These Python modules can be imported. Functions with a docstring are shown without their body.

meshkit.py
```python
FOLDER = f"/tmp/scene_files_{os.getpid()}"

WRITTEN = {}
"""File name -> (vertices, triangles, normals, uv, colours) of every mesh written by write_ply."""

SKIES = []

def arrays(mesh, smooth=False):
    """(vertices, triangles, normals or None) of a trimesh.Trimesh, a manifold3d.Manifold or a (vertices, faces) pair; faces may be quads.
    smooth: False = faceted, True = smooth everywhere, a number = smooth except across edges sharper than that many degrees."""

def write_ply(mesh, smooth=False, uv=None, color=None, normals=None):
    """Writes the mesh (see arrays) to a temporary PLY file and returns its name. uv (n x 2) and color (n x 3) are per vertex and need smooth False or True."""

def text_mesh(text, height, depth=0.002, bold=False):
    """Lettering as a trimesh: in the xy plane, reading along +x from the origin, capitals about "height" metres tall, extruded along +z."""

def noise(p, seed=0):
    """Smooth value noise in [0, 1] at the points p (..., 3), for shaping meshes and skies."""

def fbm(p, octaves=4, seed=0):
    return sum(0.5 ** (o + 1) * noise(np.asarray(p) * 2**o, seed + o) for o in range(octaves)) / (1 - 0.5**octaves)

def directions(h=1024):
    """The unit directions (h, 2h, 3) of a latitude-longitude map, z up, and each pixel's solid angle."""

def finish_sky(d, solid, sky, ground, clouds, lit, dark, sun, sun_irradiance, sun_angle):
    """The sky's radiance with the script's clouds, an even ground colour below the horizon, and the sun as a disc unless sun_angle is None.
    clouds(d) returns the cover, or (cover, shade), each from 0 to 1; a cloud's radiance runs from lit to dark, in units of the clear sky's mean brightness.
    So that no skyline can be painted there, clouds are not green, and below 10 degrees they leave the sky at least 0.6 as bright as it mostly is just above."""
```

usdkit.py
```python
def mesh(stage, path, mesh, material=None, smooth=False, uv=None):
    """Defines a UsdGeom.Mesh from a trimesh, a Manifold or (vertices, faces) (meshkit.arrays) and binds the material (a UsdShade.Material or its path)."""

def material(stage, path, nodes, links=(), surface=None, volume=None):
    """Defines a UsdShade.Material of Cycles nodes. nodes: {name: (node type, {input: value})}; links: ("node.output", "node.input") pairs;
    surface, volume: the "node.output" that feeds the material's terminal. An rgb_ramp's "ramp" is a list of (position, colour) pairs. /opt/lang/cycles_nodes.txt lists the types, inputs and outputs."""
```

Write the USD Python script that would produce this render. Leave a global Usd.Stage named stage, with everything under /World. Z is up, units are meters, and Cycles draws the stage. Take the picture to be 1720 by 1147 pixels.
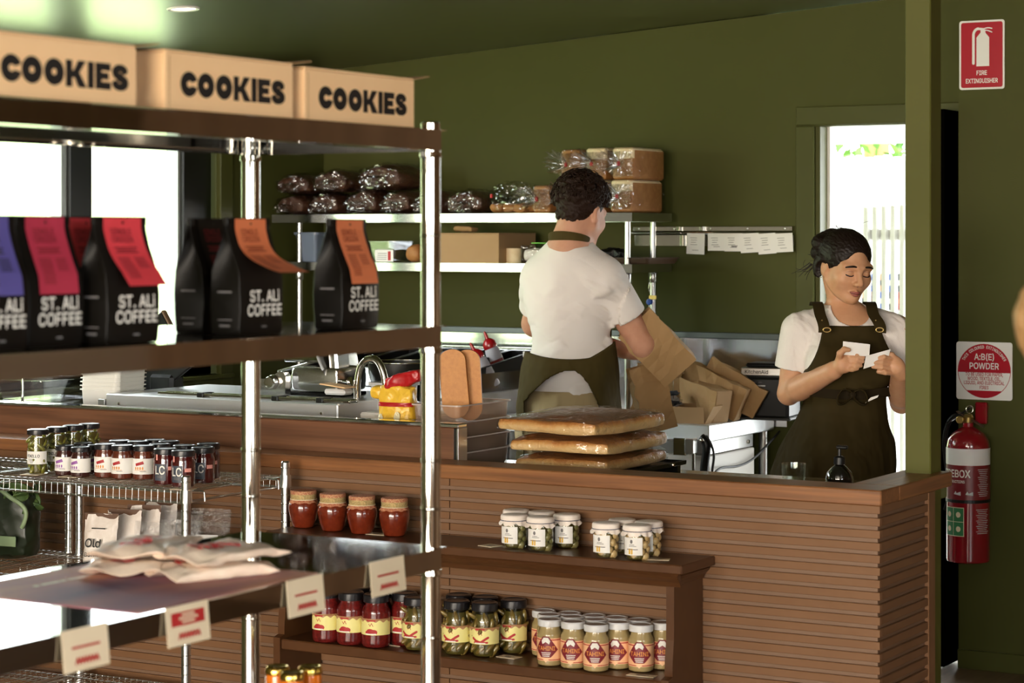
import math, random
import numpy as np, trimesh, shapely
from shapely.geometry import Polygon, LineString, Point, box as sbox
from shapely.ops import unary_union
from shapely import affinity
from pxr import Usd, UsdGeom, UsdLux, UsdShade, Gf, Sdf, Vt
import usdkit, meshkit

stage = Usd.Stage.CreateInMemory()
UsdGeom.SetStageUpAxis(stage, UsdGeom.Tokens.z)
UsdGeom.SetStageMetersPerUnit(stage, 1.0)
UsdGeom.Xform.Define(stage, '/World')
UsdGeom.Scope.Define(stage, '/World/Looks')
rng = np.random.default_rng(7)
random.seed(7)

# ---------------------------------------------------------------- camera, sky, lights, exposure
FPX, CX, HZ, EYE = 3770.0, 860.0, 396.0, 1.60      # focal length in pixels, principal column, horizon row, eye height
YAW = math.radians(30.27)
FW = np.array([-math.sin(YAW), math.cos(YAW), 0.0]); RT = np.array([math.cos(YAW), math.sin(YAW), 0.0])
cam = UsdGeom.Camera.Define(stage, '/World/camera')
cam.AddTranslateOp().Set(Gf.Vec3d(0, 0, EYE))
cam.AddRotateXYZOp().Set(Gf.Vec3f(90, 0, math.degrees(YAW)))
cam.CreateHorizontalApertureAttr(36.0)
cam.CreateVerticalApertureAttr(36.0 * 1147 / 1720)
cam.CreateFocalLengthAttr(36.0 * FPX / 1720)
cam.CreateVerticalApertureOffsetAttr(-(573.5 - HZ) / 1720 * 36.0)
cam.CreateClippingRangeAttr(Gf.Vec2f(0.05, 200))
cam.CreateFStopAttr(5.6)
cam.CreateFocusDistanceAttr(6.7)
cam.CreateExposureAttr(0.0)

sky = UsdLux.DomeLight.Define(stage, '/World/sky')
sky.CreateColorAttr(Gf.Vec3f(0.93, 0.98, 1.0)); sky.CreateIntensityAttr(3.4)

def rect_light(name, loc, rot, w, h, inten, col):
    l = UsdLux.RectLight.Define(stage, '/World/' + name)
    l.AddTranslateOp().Set(Gf.Vec3d(*loc)); l.AddRotateXYZOp().Set(Gf.Vec3f(*rot))
    l.CreateWidthAttr(w); l.CreateHeightAttr(h); l.CreateIntensityAttr(inten); l.CreateColorAttr(Gf.Vec3f(*col))
    return l
# daylight from the bright forecourt outside the shop front (behind the camera) and outside the side glazing
rect_light('shopfront_daylight', (-1.4, -6.6, 1.9), (90, 0, 0), 8.0, 4.0, 17.0, (1.0, 0.80, 0.57))
rect_light('side_glazing_daylight', (2.45, 0.4, 1.5), (90, 0, 90), 2.6, 1.7, 1.2, (1.0, 0.80, 0.55))

# ---------------------------------------------------------------- helpers
def at(u, v=HZ, z=None, y=None, x=None, D=None):
    """the world point that lies at depth D, or on the plane z, y or x, behind the place (u, v) of the 1720 x 1147 frame"""
    d = FW + RT * ((u - CX) / FPX) + np.array([0, 0, -(v - HZ) / FPX])
    if D is None:
        if z is not None: D = (z - EYE) / d[2]
        elif y is not None: D = y / d[1]
        else: D = x / d[0]
    return np.array([0, 0, EYE]) + d * D

_used = {}
def numbered(parent, name):
    k = (parent, name); n = _used.get(k, 0); _used[k] = n + 1
    return name if n == 0 else f'{name}_{n:03d}'

def tag(p, label=None, cat=None, group=None, kind=None):
    p = p.GetPrim() if hasattr(p, 'GetPrim') else p
    for k, v in (('label', label), ('category', cat), ('group', group), ('kind', kind)):
        if v: p.SetCustomDataByKey(k, v)
    return p

def pth(parent):
    return '/World' if parent is None else str(parent.GetPath())

def obj(name, mesh, mat, parent=None, smooth=False, label=None, kind=None):
    pp = pth(parent)
    if isinstance(mesh, list): mesh = trimesh.util.concatenate([m if isinstance(m, trimesh.Trimesh) else trimesh.Trimesh(*m) for m in mesh])
    m = usdkit.mesh(stage, pp + '/' + numbered(pp, name), mesh, M[mat] if isinstance(mat, str) else mat, smooth=smooth)
    tag(m, label, kind=kind)
    return m.GetPrim()

def struct(name, mesh, mat, parent=None, smooth=False, label=None):
    return tag(obj(name, mesh, mat, parent, smooth), label, kind='structure' if parent is None else None)

def thing(name, label, cat, loc=(0, 0, 0), rotz=0.0, group=None, kind=None, rot=None):
    x = UsdGeom.Xform.Define(stage, '/World/' + numbered('/World', name))
    x.AddTranslateOp().Set(Gf.Vec3d(*map(float, loc)))
    if rot is not None: x.AddRotateXYZOp().Set(Gf.Vec3f(*map(float, rot)))
    else: x.AddRotateZOp().Set(float(rotz))
    return tag(x, label, cat, group, kind)

def dup(src, label, loc, rotz=0.0, group=None, scale=None, rot=None):
    was = src.GetCustomData()
    name = src.GetName()
    x = UsdGeom.Xform.Define(stage, '/World/' + numbered('/World', name))
    x.GetPrim().GetReferences().AddInternalReference(src.GetPath())
    x.ClearXformOpOrder()
    x.GetPrim().RemoveProperty('xformOp:translate')
    x.AddTranslateOp().Set(Gf.Vec3d(*map(float, loc)))
    if rot is not None: x.AddRotateXYZOp().Set(Gf.Vec3f(*map(float, rot)))
    else: x.AddRotateZOp().Set(float(rotz))
    if scale is not None: x.AddScaleOp().Set(Gf.Vec3f(*(scale if np.ndim(scale) else (scale,) * 3)))
    x.GetPrim().SetInstanceable(True)
    return tag(x, label, was['category'], group or was.get('group'))

def hull(pts): return trimesh.Trimesh(np.asarray(pts, float)).convex_hull if False else trimesh.convex.convex_hull(np.asarray(pts, float))

def bx(x0, x1, y0, y1, z0, z1, b=0.0):
    """a box, its edges chamfered by b"""
    x0, x1 = sorted((x0, x1)); y0, y1 = sorted((y0, y1)); z0, z1 = sorted((z0, z1))
    if b <= 0:
        m = trimesh.creation.box((x1 - x0, y1 - y0, z1 - z0)); m.apply_translation(((x0 + x1) / 2, (y0 + y1) / 2, (z0 + z1) / 2)); return m
    b = min(b, (x1 - x0) / 2.2, (y1 - y0) / 2.2, (z1 - z0) / 2.2)
    P = []
    for sx in (0, 1):
        for sy in (0, 1):
            for sz in (0, 1):
                c = np.array([(x0, x1)[sx], (y0, y1)[sy], (z0, z1)[sz]]); s = np.array([1 - 2 * sx, 1 - 2 * sy, 1 - 2 * sz]) * b
                for k in range(3):
                    q = c + s; q[k] = c[k]; P.append(q)
    return hull(P)

def rot_m(m, ax, deg, about=(0, 0, 0)):
    m = m.copy(); m.apply_transform(trimesh.transformations.rotation_matrix(math.radians(deg), ax, about)); return m
def mv(m, x=0, y=0, z=0):
    m = m.copy(); m.apply_translation((x, y, z)); return m

def lathe(prof, n=32, center=(0, 0, 0)):
    """(radius, height) pairs, turned about z"""
    p = np.asarray(prof, float); k = len(p)
    a = np.arange(n) * 2 * math.pi / n
    V = np.stack([p[:, None, 0] * np.cos(a), p[:, None, 0] * np.sin(a), np.broadcast_to(p[:, None, 1], (k, n))], -1).reshape(-1, 3)
    i, j = np.meshgrid(np.arange(k - 1), np.arange(n), indexing='ij')
    q = np.stack([i * n + j, i * n + (j + 1) % n, (i + 1) * n + (j + 1) % n, (i + 1) * n + j], -1).reshape(-1, 4)
    F = np.vstack([q[:, [0, 1, 2]], q[:, [0, 2, 3]]])
    m = trimesh.Trimesh(V + np.asarray(center), F, process=False)
    m.merge_vertices(); m.update_faces(m.nondegenerate_faces()); m.remove_unreferenced_vertices()
    return m

def tube(path, r, n=8, caps=True):
    """a round wire along a polyline"""
    p = np.asarray(path, float); rr = np.broadcast_to(r, (len(p),)).astype(float)
    t = np.gradient(p, axis=0); t /= np.linalg.norm(t, axis=1, keepdims=True) + 1e-12
    a = np.cross(t[0], [0, 0, 1.0]) if abs(t[0, 2]) < 0.9 else np.cross(t[0], [1.0, 0, 0])
    A = []
    for k in range(len(p)):
        a = a - t[k] * (a @ t[k]); a /= np.linalg.norm(a) + 1e-12; A.append(a)
    A = np.array(A); B = np.cross(t, A)
    g = np.arange(n) * 2 * math.pi / n
    V = (p[:, None] + rr[:, None, None] * (np.cos(g)[None, :, None] * A[:, None] + np.sin(g)[None, :, None] * B[:, None])).reshape(-1, 3)
    i, j = np.meshgrid(np.arange(len(p) - 1), np.arange(n), indexing='ij')
    q = np.stack([i * n + j, i * n + (j + 1) % n, (i + 1) * n + (j + 1) % n, (i + 1) * n + j], -1).reshape(-1, 4)
    F = [q[:, [0, 1, 2]], q[:, [0, 2, 3]]]
    if caps:
        V = np.vstack([V, p[0], p[-1]]); c0, c1 = len(V) - 2, len(V) - 1; L = (len(p) - 1) * n
        F += [np.array([[c0, (k + 1) % n, k] for k in range(n)]), np.array([[c1, L + k, L + (k + 1) % n] for k in range(n)])]
    return trimesh.Trimesh(V, np.vstack(F), process=False)

def spline(pts, n=40):
    from scipy.interpolate import CubicSpline
    p = np.asarray(pts, float); t = np.r_[0, np.cumsum(np.linalg.norm(np.diff(p, axis=0), axis=1))]
    return CubicSpline(t, p)(np.linspace(0, t[-1], n))

def extr(poly, h, z0=0.0):
    gs = getattr(poly, 'geoms', [poly])
    m = trimesh.util.concatenate([trimesh.creation.extrude_polygon(g, h, engine='earcut') for g in gs if g.area > 1e-10])
    m.apply_translation((0, 0, z0)); return m

def flat(poly):
    """a polygon as (vertices 2-D, faces)"""
    V, F, n = [], [], 0
    for g in getattr(poly, 'geoms', [poly]):
        if g.area < 1e-10: continue
        v, f = trimesh.creation.triangulate_polygon(g, engine='earcut'); V.append(v); F.append(np.asarray(f) + n); n += len(v)
    return np.vstack(V), np.vstack(F)

_txt = {}
def text2(s, h, bold=True, width=1.0):
    """flat lettering as (vertices 2-D, faces), capitals h tall, centred on the origin"""
    if (s, bold) not in _txt:
        m = meshkit.text_mesh(s, 1.0, 0.01, bold)
        keep = m.triangles[:, :, 2].min(axis=1) > 0.009
        f = m.faces[keep]; idx, inv = np.unique(f, return_inverse=True)
        v = m.vertices[idx][:, :2]; v = v - (v.min(0) + v.max(0)) / 2
        _txt[(s, bold)] = (v, inv.reshape(-1, 3))
    v, f = _txt[(s, bold)]
    return v * h * np.array([width, 1.0]), f

def poly_of(vf): return vf

def shift2(vf, dx, dy, ang=0.0):
    v, f = vf; c, s = math.cos(ang), math.sin(ang)
    return v @ np.array([[c, s], [-s, c]]) + np.array([dx, dy]), f

def join2(L):
    V, F, n = [], [], 0
    for v, f in L: V.append(v); F.append(np.asarray(f) + n); n += len(v)
    return np.vstack(V), np.vstack(F)

def fine(vf, size):
    v, f = trimesh.remesh.subdivide_to_size(np.c_[vf[0], np.zeros(len(vf[0]))], vf[1], size)
    return v[:, :2], f

def wrap(vf, R, z0=0.0, a0=-90.0, size=None):
    """flat artwork laid on a cylinder of radius R about z; x = 0 faces the direction a0 (degrees)"""
    if size: vf = fine(vf, size)
    v, f = vf; a = math.radians(a0) + v[:, 0] / R
    return trimesh.Trimesh(np.c_[R * np.cos(a), R * np.sin(a), v[:, 1] + z0], f, process=False)

def place2(vf, o, ex, ey, off=0.0):
    """flat artwork laid on the plane o + x ex + y ey, lifted by off"""
    v, f = vf; ex = np.asarray(ex, float); ey = np.asarray(ey, float); n = np.cross(ex, ey); n /= np.linalg.norm(n)
    return trimesh.Trimesh(np.asarray(o, float) + v[:, :1] * ex + v[:, 1:] * ey + n * off, f, process=False)

def rbox(w, h, r=0.0):
    g = sbox(-w / 2 + r, -h / 2 + r, w / 2 - r, h / 2 - r)
    return g.buffer(r, quad_segs=5) if r else g

def rough(m, amp, freq, seed=0, axis=None):
    v = m.vertices; d = np.stack([meshkit.fbm(v * freq + 17.3 * k, 3, seed + k) - 0.5 for k in range(3)], 1) * 2 * amp
    if axis is not None: d = d * np.asarray(axis)
    m = m.copy(); m.vertices = v + d; return m

def sub_box(x0, x1, y0, y1, z0, z1, r, n=3):
    """a rounded, evenly meshed box for soft things"""
    m = trimesh.creation.icosphere(subdivisions=n); d = m.vertices
    q = np.sign(d) * np.abs(d) ** 0.55
    q /= np.maximum(np.abs(q).max(axis=1, keepdims=True), 1e-9)
    c = np.array([(x0 + x1), (y0 + y1), (z0 + z1)]) / 2; s = np.array([x1 - x0, y1 - y0, z1 - z0]) / 2
    core = q * np.maximum(s - r, 1e-4)
    m.vertices = c + core + d * r
    return m
# ---------------------------------------------------------------- materials
M = {}
def mat(name, color, rough=0.5, metal=0.0, spec=0.5, coat=0.0, noise=None, bump=None, sss=0.0, trans=0.0, emit=None, sheen=0.0, coat_rough=0.03):
    """noise: (scale, second colour) mottles the colour; bump: (scale, height)"""
    nodes = {'p': ('principled_bsdf', {'base_color': color, 'roughness': rough, 'metallic': metal, 'specular_ior_level': spec, 'coat_weight': coat, 'coat_roughness': coat_rough, 'subsurface_weight': sss, 'transmission_weight': trans, 'sheen_weight': sheen})}
    links = []
    if sss: nodes['p'][1].update({'subsurface_radius': (1.0, 0.35, 0.2), 'subsurface_scale': 0.01})
    if emit: nodes['p'][1].update({'emission_color': emit[0], 'emission_strength': emit[1]})
    if noise or bump: nodes['tc'] = ('texture_coordinate', {})
    if noise:
        nodes['n'] = ('noise_texture', {'scale': noise[0], 'detail': 4.0, 'roughness': 0.6})
        nodes['r'] = ('rgb_ramp', {'ramp': [(0.32, color), (0.68, noise[1])]})
        links += [('tc.object', 'n.vector'), ('n.fac', 'r.fac'), ('r.color', 'p.base_color')]
    if bump:
        nodes['bn'] = ('noise_texture', {'scale': bump[0], 'detail': 3.0})
        nodes['b'] = ('bump', {'strength': 1.0, 'distance': bump[1]})
        links += [('tc.object', 'bn.vector'), ('bn.fac', 'b.height'), ('b.normal', 'p.normal')]
    M[name] = usdkit.material(stage, '/World/Looks/' + name, nodes, links, surface='p.BSDF')

def wood(name, c1, c2, c3, along=0, scale=1.0, rough=0.4, spec=0.4):
    """grain that runs along the given axis"""
    st = [16.0, 16.0, 16.0]; st[along] = 1.1
    st2 = [120.0, 120.0, 120.0]; st2[along] = 2.5
    nodes = {'tc': ('texture_coordinate', {}), 'm': ('mapping', {'scale': tuple(s * scale for s in st)}), 'm2': ('mapping', {'scale': tuple(s * scale for s in st2)}),
             'n': ('noise_texture', {'scale': 1.0, 'detail': 5.0, 'roughness': 0.65, 'distortion': 0.6}), 'n2': ('noise_texture', {'scale': 1.0, 'detail': 2.0}),
             'r': ('rgb_ramp', {'ramp': [(0.28, c1), (0.5, c2), (0.72, c3)]}), 'r2': ('rgb_ramp', {'ramp': [(0.3, (0.62, 0.62, 0.62)), (0.6, (1.0, 1.0, 1.0))]}),
             'x': ('mix_color', {'blend_type': 'multiply', 'fac': 0.75}), 'b': ('bump', {'strength': 0.4, 'distance': 0.0006}),
             'p': ('principled_bsdf', {'roughness': rough, 'specular_ior_level': spec})}
    links = [('tc.object', 'm.vector'), ('tc.object', 'm2.vector'), ('m.vector', 'n.vector'), ('m2.vector', 'n2.vector'), ('n.fac', 'r.fac'), ('n2.fac', 'r2.fac'),
             ('r.color', 'x.a'), ('r2.color', 'x.b'), ('x.result', 'p.base_color'), ('n2.fac', 'b.height'), ('b.normal', 'p.normal')]
    M[name] = usdkit.material(stage, '/World/Looks/' + name, nodes, links, surface='p.BSDF')

def clear(name, tint, gloss=0.04, f0=0.04, bump=None, gain=0.0, coat=(1, 1, 1), grow=0.5):
    """thin see-through film or jar wall: transparent, with a mirror coat that grows towards grazing angles"""
    nodes = {'t': ('transparent_bsdf', {'color': tint}), 'g': ('glossy_bsdf', {'color': coat, 'roughness': gloss}), 'l': ('layer_weight', {'blend': 0.5}),
             'w': ('math', {'math_type': 'power', 'value2': 5.0}), 'a': ('math', {'math_type': 'multiply_add', 'value2': grow, 'value3': f0 + gain, 'use_clamp': True}), 'x': ('mix_closure', {})}
    links = [('l.facing', 'w.value1'), ('w.value', 'a.value1'), ('a.value', 'x.fac'), ('t.BSDF', 'x.closure1'), ('g.BSDF', 'x.closure2')]
    if bump:
        nodes.update({'tc': ('texture_coordinate', {}), 'n': ('noise_texture', {'scale': bump[0], 'detail': 3.0, 'distortion': 1.5}), 'b': ('bump', {'strength': 1.0, 'distance': bump[1]})})
        links += [('tc.object', 'n.vector'), ('n.fac', 'b.height'), ('b.normal', 'g.normal'), ('b.normal', 'l.normal')]
    M[name] = usdkit.material(stage, '/World/Looks/' + name, nodes, links, surface='x.closure')

def frost(name, color, fac, gloss=0.06):
    """slightly milky clear plastic"""
    M[name] = usdkit.material(stage, '/World/Looks/' + name, {'t': ('transparent_bsdf', {'color': (0.97, 0.95, 0.93)}), 'p': ('principled_bsdf', {'base_color': color, 'roughness': gloss, 'specular_ior_level': 0.8}), 'x': ('mix_closure', {'fac': fac})},
        [('t.BSDF', 'x.closure1'), ('p.BSDF', 'x.closure2')], surface='x.closure')
def brushed(name, color, rough, along=0, aniso=0.0):
    """brushed stainless steel"""
    mat(name, color, rough, 1.0)

mat('wall_paint', (0.060, 0.063, 0.0145), 0.6, spec=0.15, noise=(1.6, (0.066, 0.068, 0.017)), bump=(180, 0.0004))
mat('ceiling_paint', (0.062, 0.064, 0.015), 0.3, spec=0.5, coat=1.0, coat_rough=0.42, bump=(3.0, 0.002))
mat('trim_paint', (0.064, 0.067, 0.016), 0.4, spec=0.25)
mat('post_paint', (0.080, 0.081, 0.014), 0.45, spec=0.2)
mat('slat_paint', (0.165, 0.080, 0.036), 0.5, spec=0.25, noise=(9.0, (0.178, 0.087, 0.040)))
mat('groove_paint', (0.17, 0.095, 0.054), 0.6)
mat('shelf_paint', (0.075, 0.029, 0.010), 0.34, spec=0.4, noise=(14.0, (0.092, 0.037, 0.013)))
wood('cap_timber', (0.115, 0.042, 0.015), (0.22, 0.088, 0.030), (0.30, 0.130, 0.045), 0, 1.0)
wood('cap_timber_side', (0.115, 0.042, 0.015), (0.22, 0.088, 0.030), (0.30, 0.130, 0.045), 1, 1.0)
wood('plank_timber', (0.085, 0.036, 0.018), (0.150, 0.064, 0.031), (0.20, 0.092, 0.044), 0, 0.8)
wood('floor_timber', (0.10, 0.06, 0.035), (0.16, 0.095, 0.055), (0.2, 0.12, 0.07), 1, 0.8, 0.35)
mat('board_timber', (0.46, 0.17, 0.022), 0.5, noise=(90, (0.54, 0.22, 0.035)))
wood('dark_interior', (0.15, 0.08, 0.04), (0.2, 0.11, 0.055), (0.26, 0.15, 0.08), 2, 0.6)
brushed('steel_sheet', (0.60, 0.585, 0.56), 0.20, 1)
brushed('steel_top', (0.44, 0.43, 0.41), 0.045, 1)
brushed('steel_satin', (0.80, 0.81, 0.82), 0.42, 0)
brushed('steel_x', (0.70, 0.705, 0.71), 0.10, 0)
brushed('steel_z', (0.62, 0.61, 0.59), 0.27, 2)
mat('chrome', (0.66, 0.635, 0.57), 0.06, 1.0)
mat('wire_chrome', (0.66, 0.67, 0.65), 0.26, 1.0)
mat('black_frame', (0.006, 0.007, 0.006), 0.35)
mat('black_plastic', (0.006, 0.006, 0.006), 0.35, spec=0.3)
mat('matt_black', (0.0015, 0.0015, 0.0012), 0.95, spec=0.0)
mat('rubber', (0.012, 0.011, 0.010), 0.5)
mat('white_plastic', (0.72, 0.71, 0.66), 0.35, sss=0.0)
mat('white_enamel', (0.66, 0.64, 0.58), 0.3)
mat('paper_white', (0.78, 0.76, 0.72), 0.75)
mat('paper_cream', (0.72, 0.60, 0.42), 0.75)
mat('sign_white', (0.75, 0.73, 0.70), 0.4)
mat('sign_red', (0.40, 0.006, 0.020), 0.25)
mat('ink_black', (0.010, 0.008, 0.007), 0.6)
mat('ink_red', (0.42, 0.02, 0.02), 0.6)
mat('ink_grey', (0.16, 0.15, 0.15), 0.7)
mat('ink_white', (0.75, 0.72, 0.66), 0.6)
mat('green_print', (0.02, 0.16, 0.05), 0.5)
mat('carton', (0.82, 0.53, 0.28), 0.7, noise=(5.0, (0.84, 0.55, 0.30)))
mat('cardboard', (0.36, 0.215, 0.10), 0.8, noise=(6.0, (0.39, 0.24, 0.115)))
mat('kraft', (0.33, 0.19, 0.075), 0.75, noise=(7.0, (0.37, 0.22, 0.09)), bump=(18, 0.004))
mat('kraft_inside', (0.28, 0.155, 0.06), 0.8)
mat('grass_far', (0.30, 0.42, 0.13), 0.9, noise=(0.6, (0.5, 0.58, 0.3)))
mat('paving', (0.62, 0.6, 0.56), 0.85)
mat('lamp_glow', (0.8, 0.75, 0.65), 0.5, emit=((1.0, 0.85, 0.6), 3.0))
clear('window_glass', (0.98, 0.99, 0.985), 0.02)

# ---------------------------------------------------------------- the room
XL, YB, XR, YF = -5.72, 8.15, 2.1, -3.2               # left wall, back wall, right wall, shop front
def zc(x): return 2.33 + 0.068 * (x - XL)             # the ceiling climbs to the right
T = 0.16; TB = 0.07                                # wall thicknesses
def wall_prism(pts, y0, y1):                          # polygon in x-z, thickness along y
    m = extr(Polygon(pts), y1 - y0); m.apply_transform(np.array([[1, 0, 0, 0], [0, 0, 1, y0], [0, 1, 0, 0], [0, 0, 0, 1.0]])); m.invert(); m.fix_normals(); return m
def wall_prism_h(outer, holes, y0, y1):
    g = Polygon(outer)
    for h in holes: g = g.difference(sbox(*h))
    m = extr(g, y1 - y0); m.apply_transform(np.array([[1, 0, 0, 0], [0, 0, 1, y0], [0, 1, 0, 0], [0, 0, 0, 1.0]])); m.fix_normals(); return m
def wall_x_h(outer, holes, x0, x1):                   # polygon in y-z, thickness along x
    g = Polygon(outer)
    for h in holes: g = g.difference(sbox(*h))
    m = extr(g, x1 - x0); m.apply_transform(np.array([[0, 0, 1, x0], [1, 0, 0, 0], [0, 1, 0, 0], [0, 0, 0, 1.0]])); m.fix_normals(); return m

SY_ = 8.02
DX0 = at(1378, y=YB)[0]; DX1 = DX0 + 0.80; DZ = at(1378, 212, y=YB)[2]       # the back door's opening
struct('floor', bx(XL - T, XR + T, YF - T, YB + T, -0.08, 0), 'floor_timber')
struct('wall_back', wall_prism_h([(XL - T, 0), (XR + T, 0), (XR + T, zc(XR)), (XL - T, zc(XL - T))], [(DX0 - 0.02, -1, DX1 + 0.02, DZ + 0.02)], YB, YB + TB), 'wall_paint')
WY0, WY1, WZ0, WZ1 = 5.05, 7.42, 1.03, 2.26            # the kitchen window
struct('wall_left', wall_x_h([(YF, 0), (YB, 0), (YB, 2.33), (YF, 2.33)], [(WY0, WZ0, WY1, WZ1)], XL - T, XL), 'wall_paint')
struct('wall_front', wall_prism_h([(XL - T, 0), (XR + T, 0), (XR + T, zc(XR)), (XL - T, zc(XL - T))], [(-4.4, 0.25, 1.3, 2.4)], YF - T, YF), 'wall_paint')
struct('wall_right', wall_x_h([(YF, 0), (YB, 0), (YB, zc(XR)), (YF, zc(XR))], [(-1.0, 0.6, 1.8, 2.3)], XR, XR + T), 'dark_interior')
cm = bx(XL - T, XR + T, YF - T, YB + T, 0, 0.1); cm.vertices[:, 2] += zc(cm.vertices[:, 0]); struct('ceiling', cm, 'ceiling_paint')
mat('dado_paint', (0.62, 0.44, 0.34), 0.6)
struct('wall_dado', bx(XR - 0.03, XR - 0.001, 4.6, SY_ - 0.1, 0.0, 1.45), 'dado_paint')
# stub of wall that carries the extinguisher, and the baseboard below it
SX0 = at(1610, y=8.02)[0]; SY = 8.02
struct('wall_stub', bx(SX0, -1.3, SY, YB, 0, 2.9), 'wall_paint')
struct('wall_panelled', bx(-1.3, XR, SY - 0.1, YB, 0, 2.9), 'dark_interior')
struct('baseboard_right', bx(SX0, -1.3, SY - 0.012, SY, 0, 0.07, 0.002), 'trim_paint')
# frames in the shop front and the right wall (behind the camera)
fr = [bx(-4.4, 1.3, YF - 0.08, YF - 0.03, z - 0.03, z + 0.03) for z in (0.28, 2.37)] + [bx(x - 0.03, x + 0.03, YF - 0.08, YF - 0.03, 0.25, 2.4) for x in (-4.37, -2.5, -0.6, 1.27)]
struct('window_3', fr, 'black_frame')
fr = [bx(XR + 0.03, XR + 0.08, -1.0, 1.8, z - 0.03, z + 0.03) for z in (0.63, 2.27)] + [bx(XR + 0.03, XR + 0.08, y - 0.03, y + 0.03, 0.6, 2.3) for y in (-0.97, 0.4, 1.77)]
struct('window_4', fr, 'black_frame')

# kitchen window in the left wall: green architrave, black frames, two panes
ya, yb = at(122, x=XL)[1], at(165, x=XL)[1]
yc, yd, ye = at(315, x=XL)[1], at(365, x=XL)[1], at(386, x=XL)[1]
w = UsdGeom.Xform.Define(stage, '/World/window_1').GetPrim(); tag(w, kind='structure')
obj('frame', [bx(XL - 0.12, XL - 0.03, ya + 0.02, yb, WZ0, WZ1, 0.004), bx(XL - 0.12, XL - 0.03, yc + 0.012, yd, WZ0, WZ1, 0.004), bx(XL - 0.12, XL - 0.03, WY0, yd, WZ0, WZ0 + 0.05, 0.004), bx(XL - 0.12, XL - 0.03, WY0, yd, WZ1 - 0.05, WZ1, 0.004), bx(XL - 0.12, XL - 0.03, WY0, WY0 + 0.05, WZ0, WZ1, 0.004)], 'black_frame', w)
mat('alu_edge', (0.42, 0.45, 0.42), 0.4, 0.6)
obj('edge_strip', [bx(XL - 0.10, XL - 0.045, ya - 0.012, ya + 0.02, WZ0, WZ1, 0.002)], 'alu_edge', w)
obj('edge_strip', [bx(XL - 0.10, XL - 0.045, yc - 0.006, yc + 0.012, WZ0, WZ1, 0.002)], 'alu_edge', w)
obj('pane', bx(XL - 0.078, XL - 0.072, WY0 + 0.05, ya - 0.012, WZ0 + 0.05, WZ1 - 0.05), 'window_glass', w)
obj('pane', bx(XL - 0.078, XL - 0.072, yb, yc - 0.006, WZ0 + 0.05, WZ1 - 0.05), 'window_glass', w)
obj('architrave', [bx(XL - 0.01, XL + 0.018, yd, ye, WZ0 - 0.07, WZ1 + 0.07, 0.004), bx(XL - 0.01, XL + 0.018, WY0, yd, WZ0 - 0.07, WZ0, 0.004), bx(XL - 0.01, XL + 0.018, WY0, yd, WZ1, WZ1 + 0.07, 0.004)], 'trim_paint', w)
obj('sill', bx(XL - 0.03, XL + 0.03, WY0, ye, WZ0 - 0.02, WZ0, 0.004), 'trim_paint', w)

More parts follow.
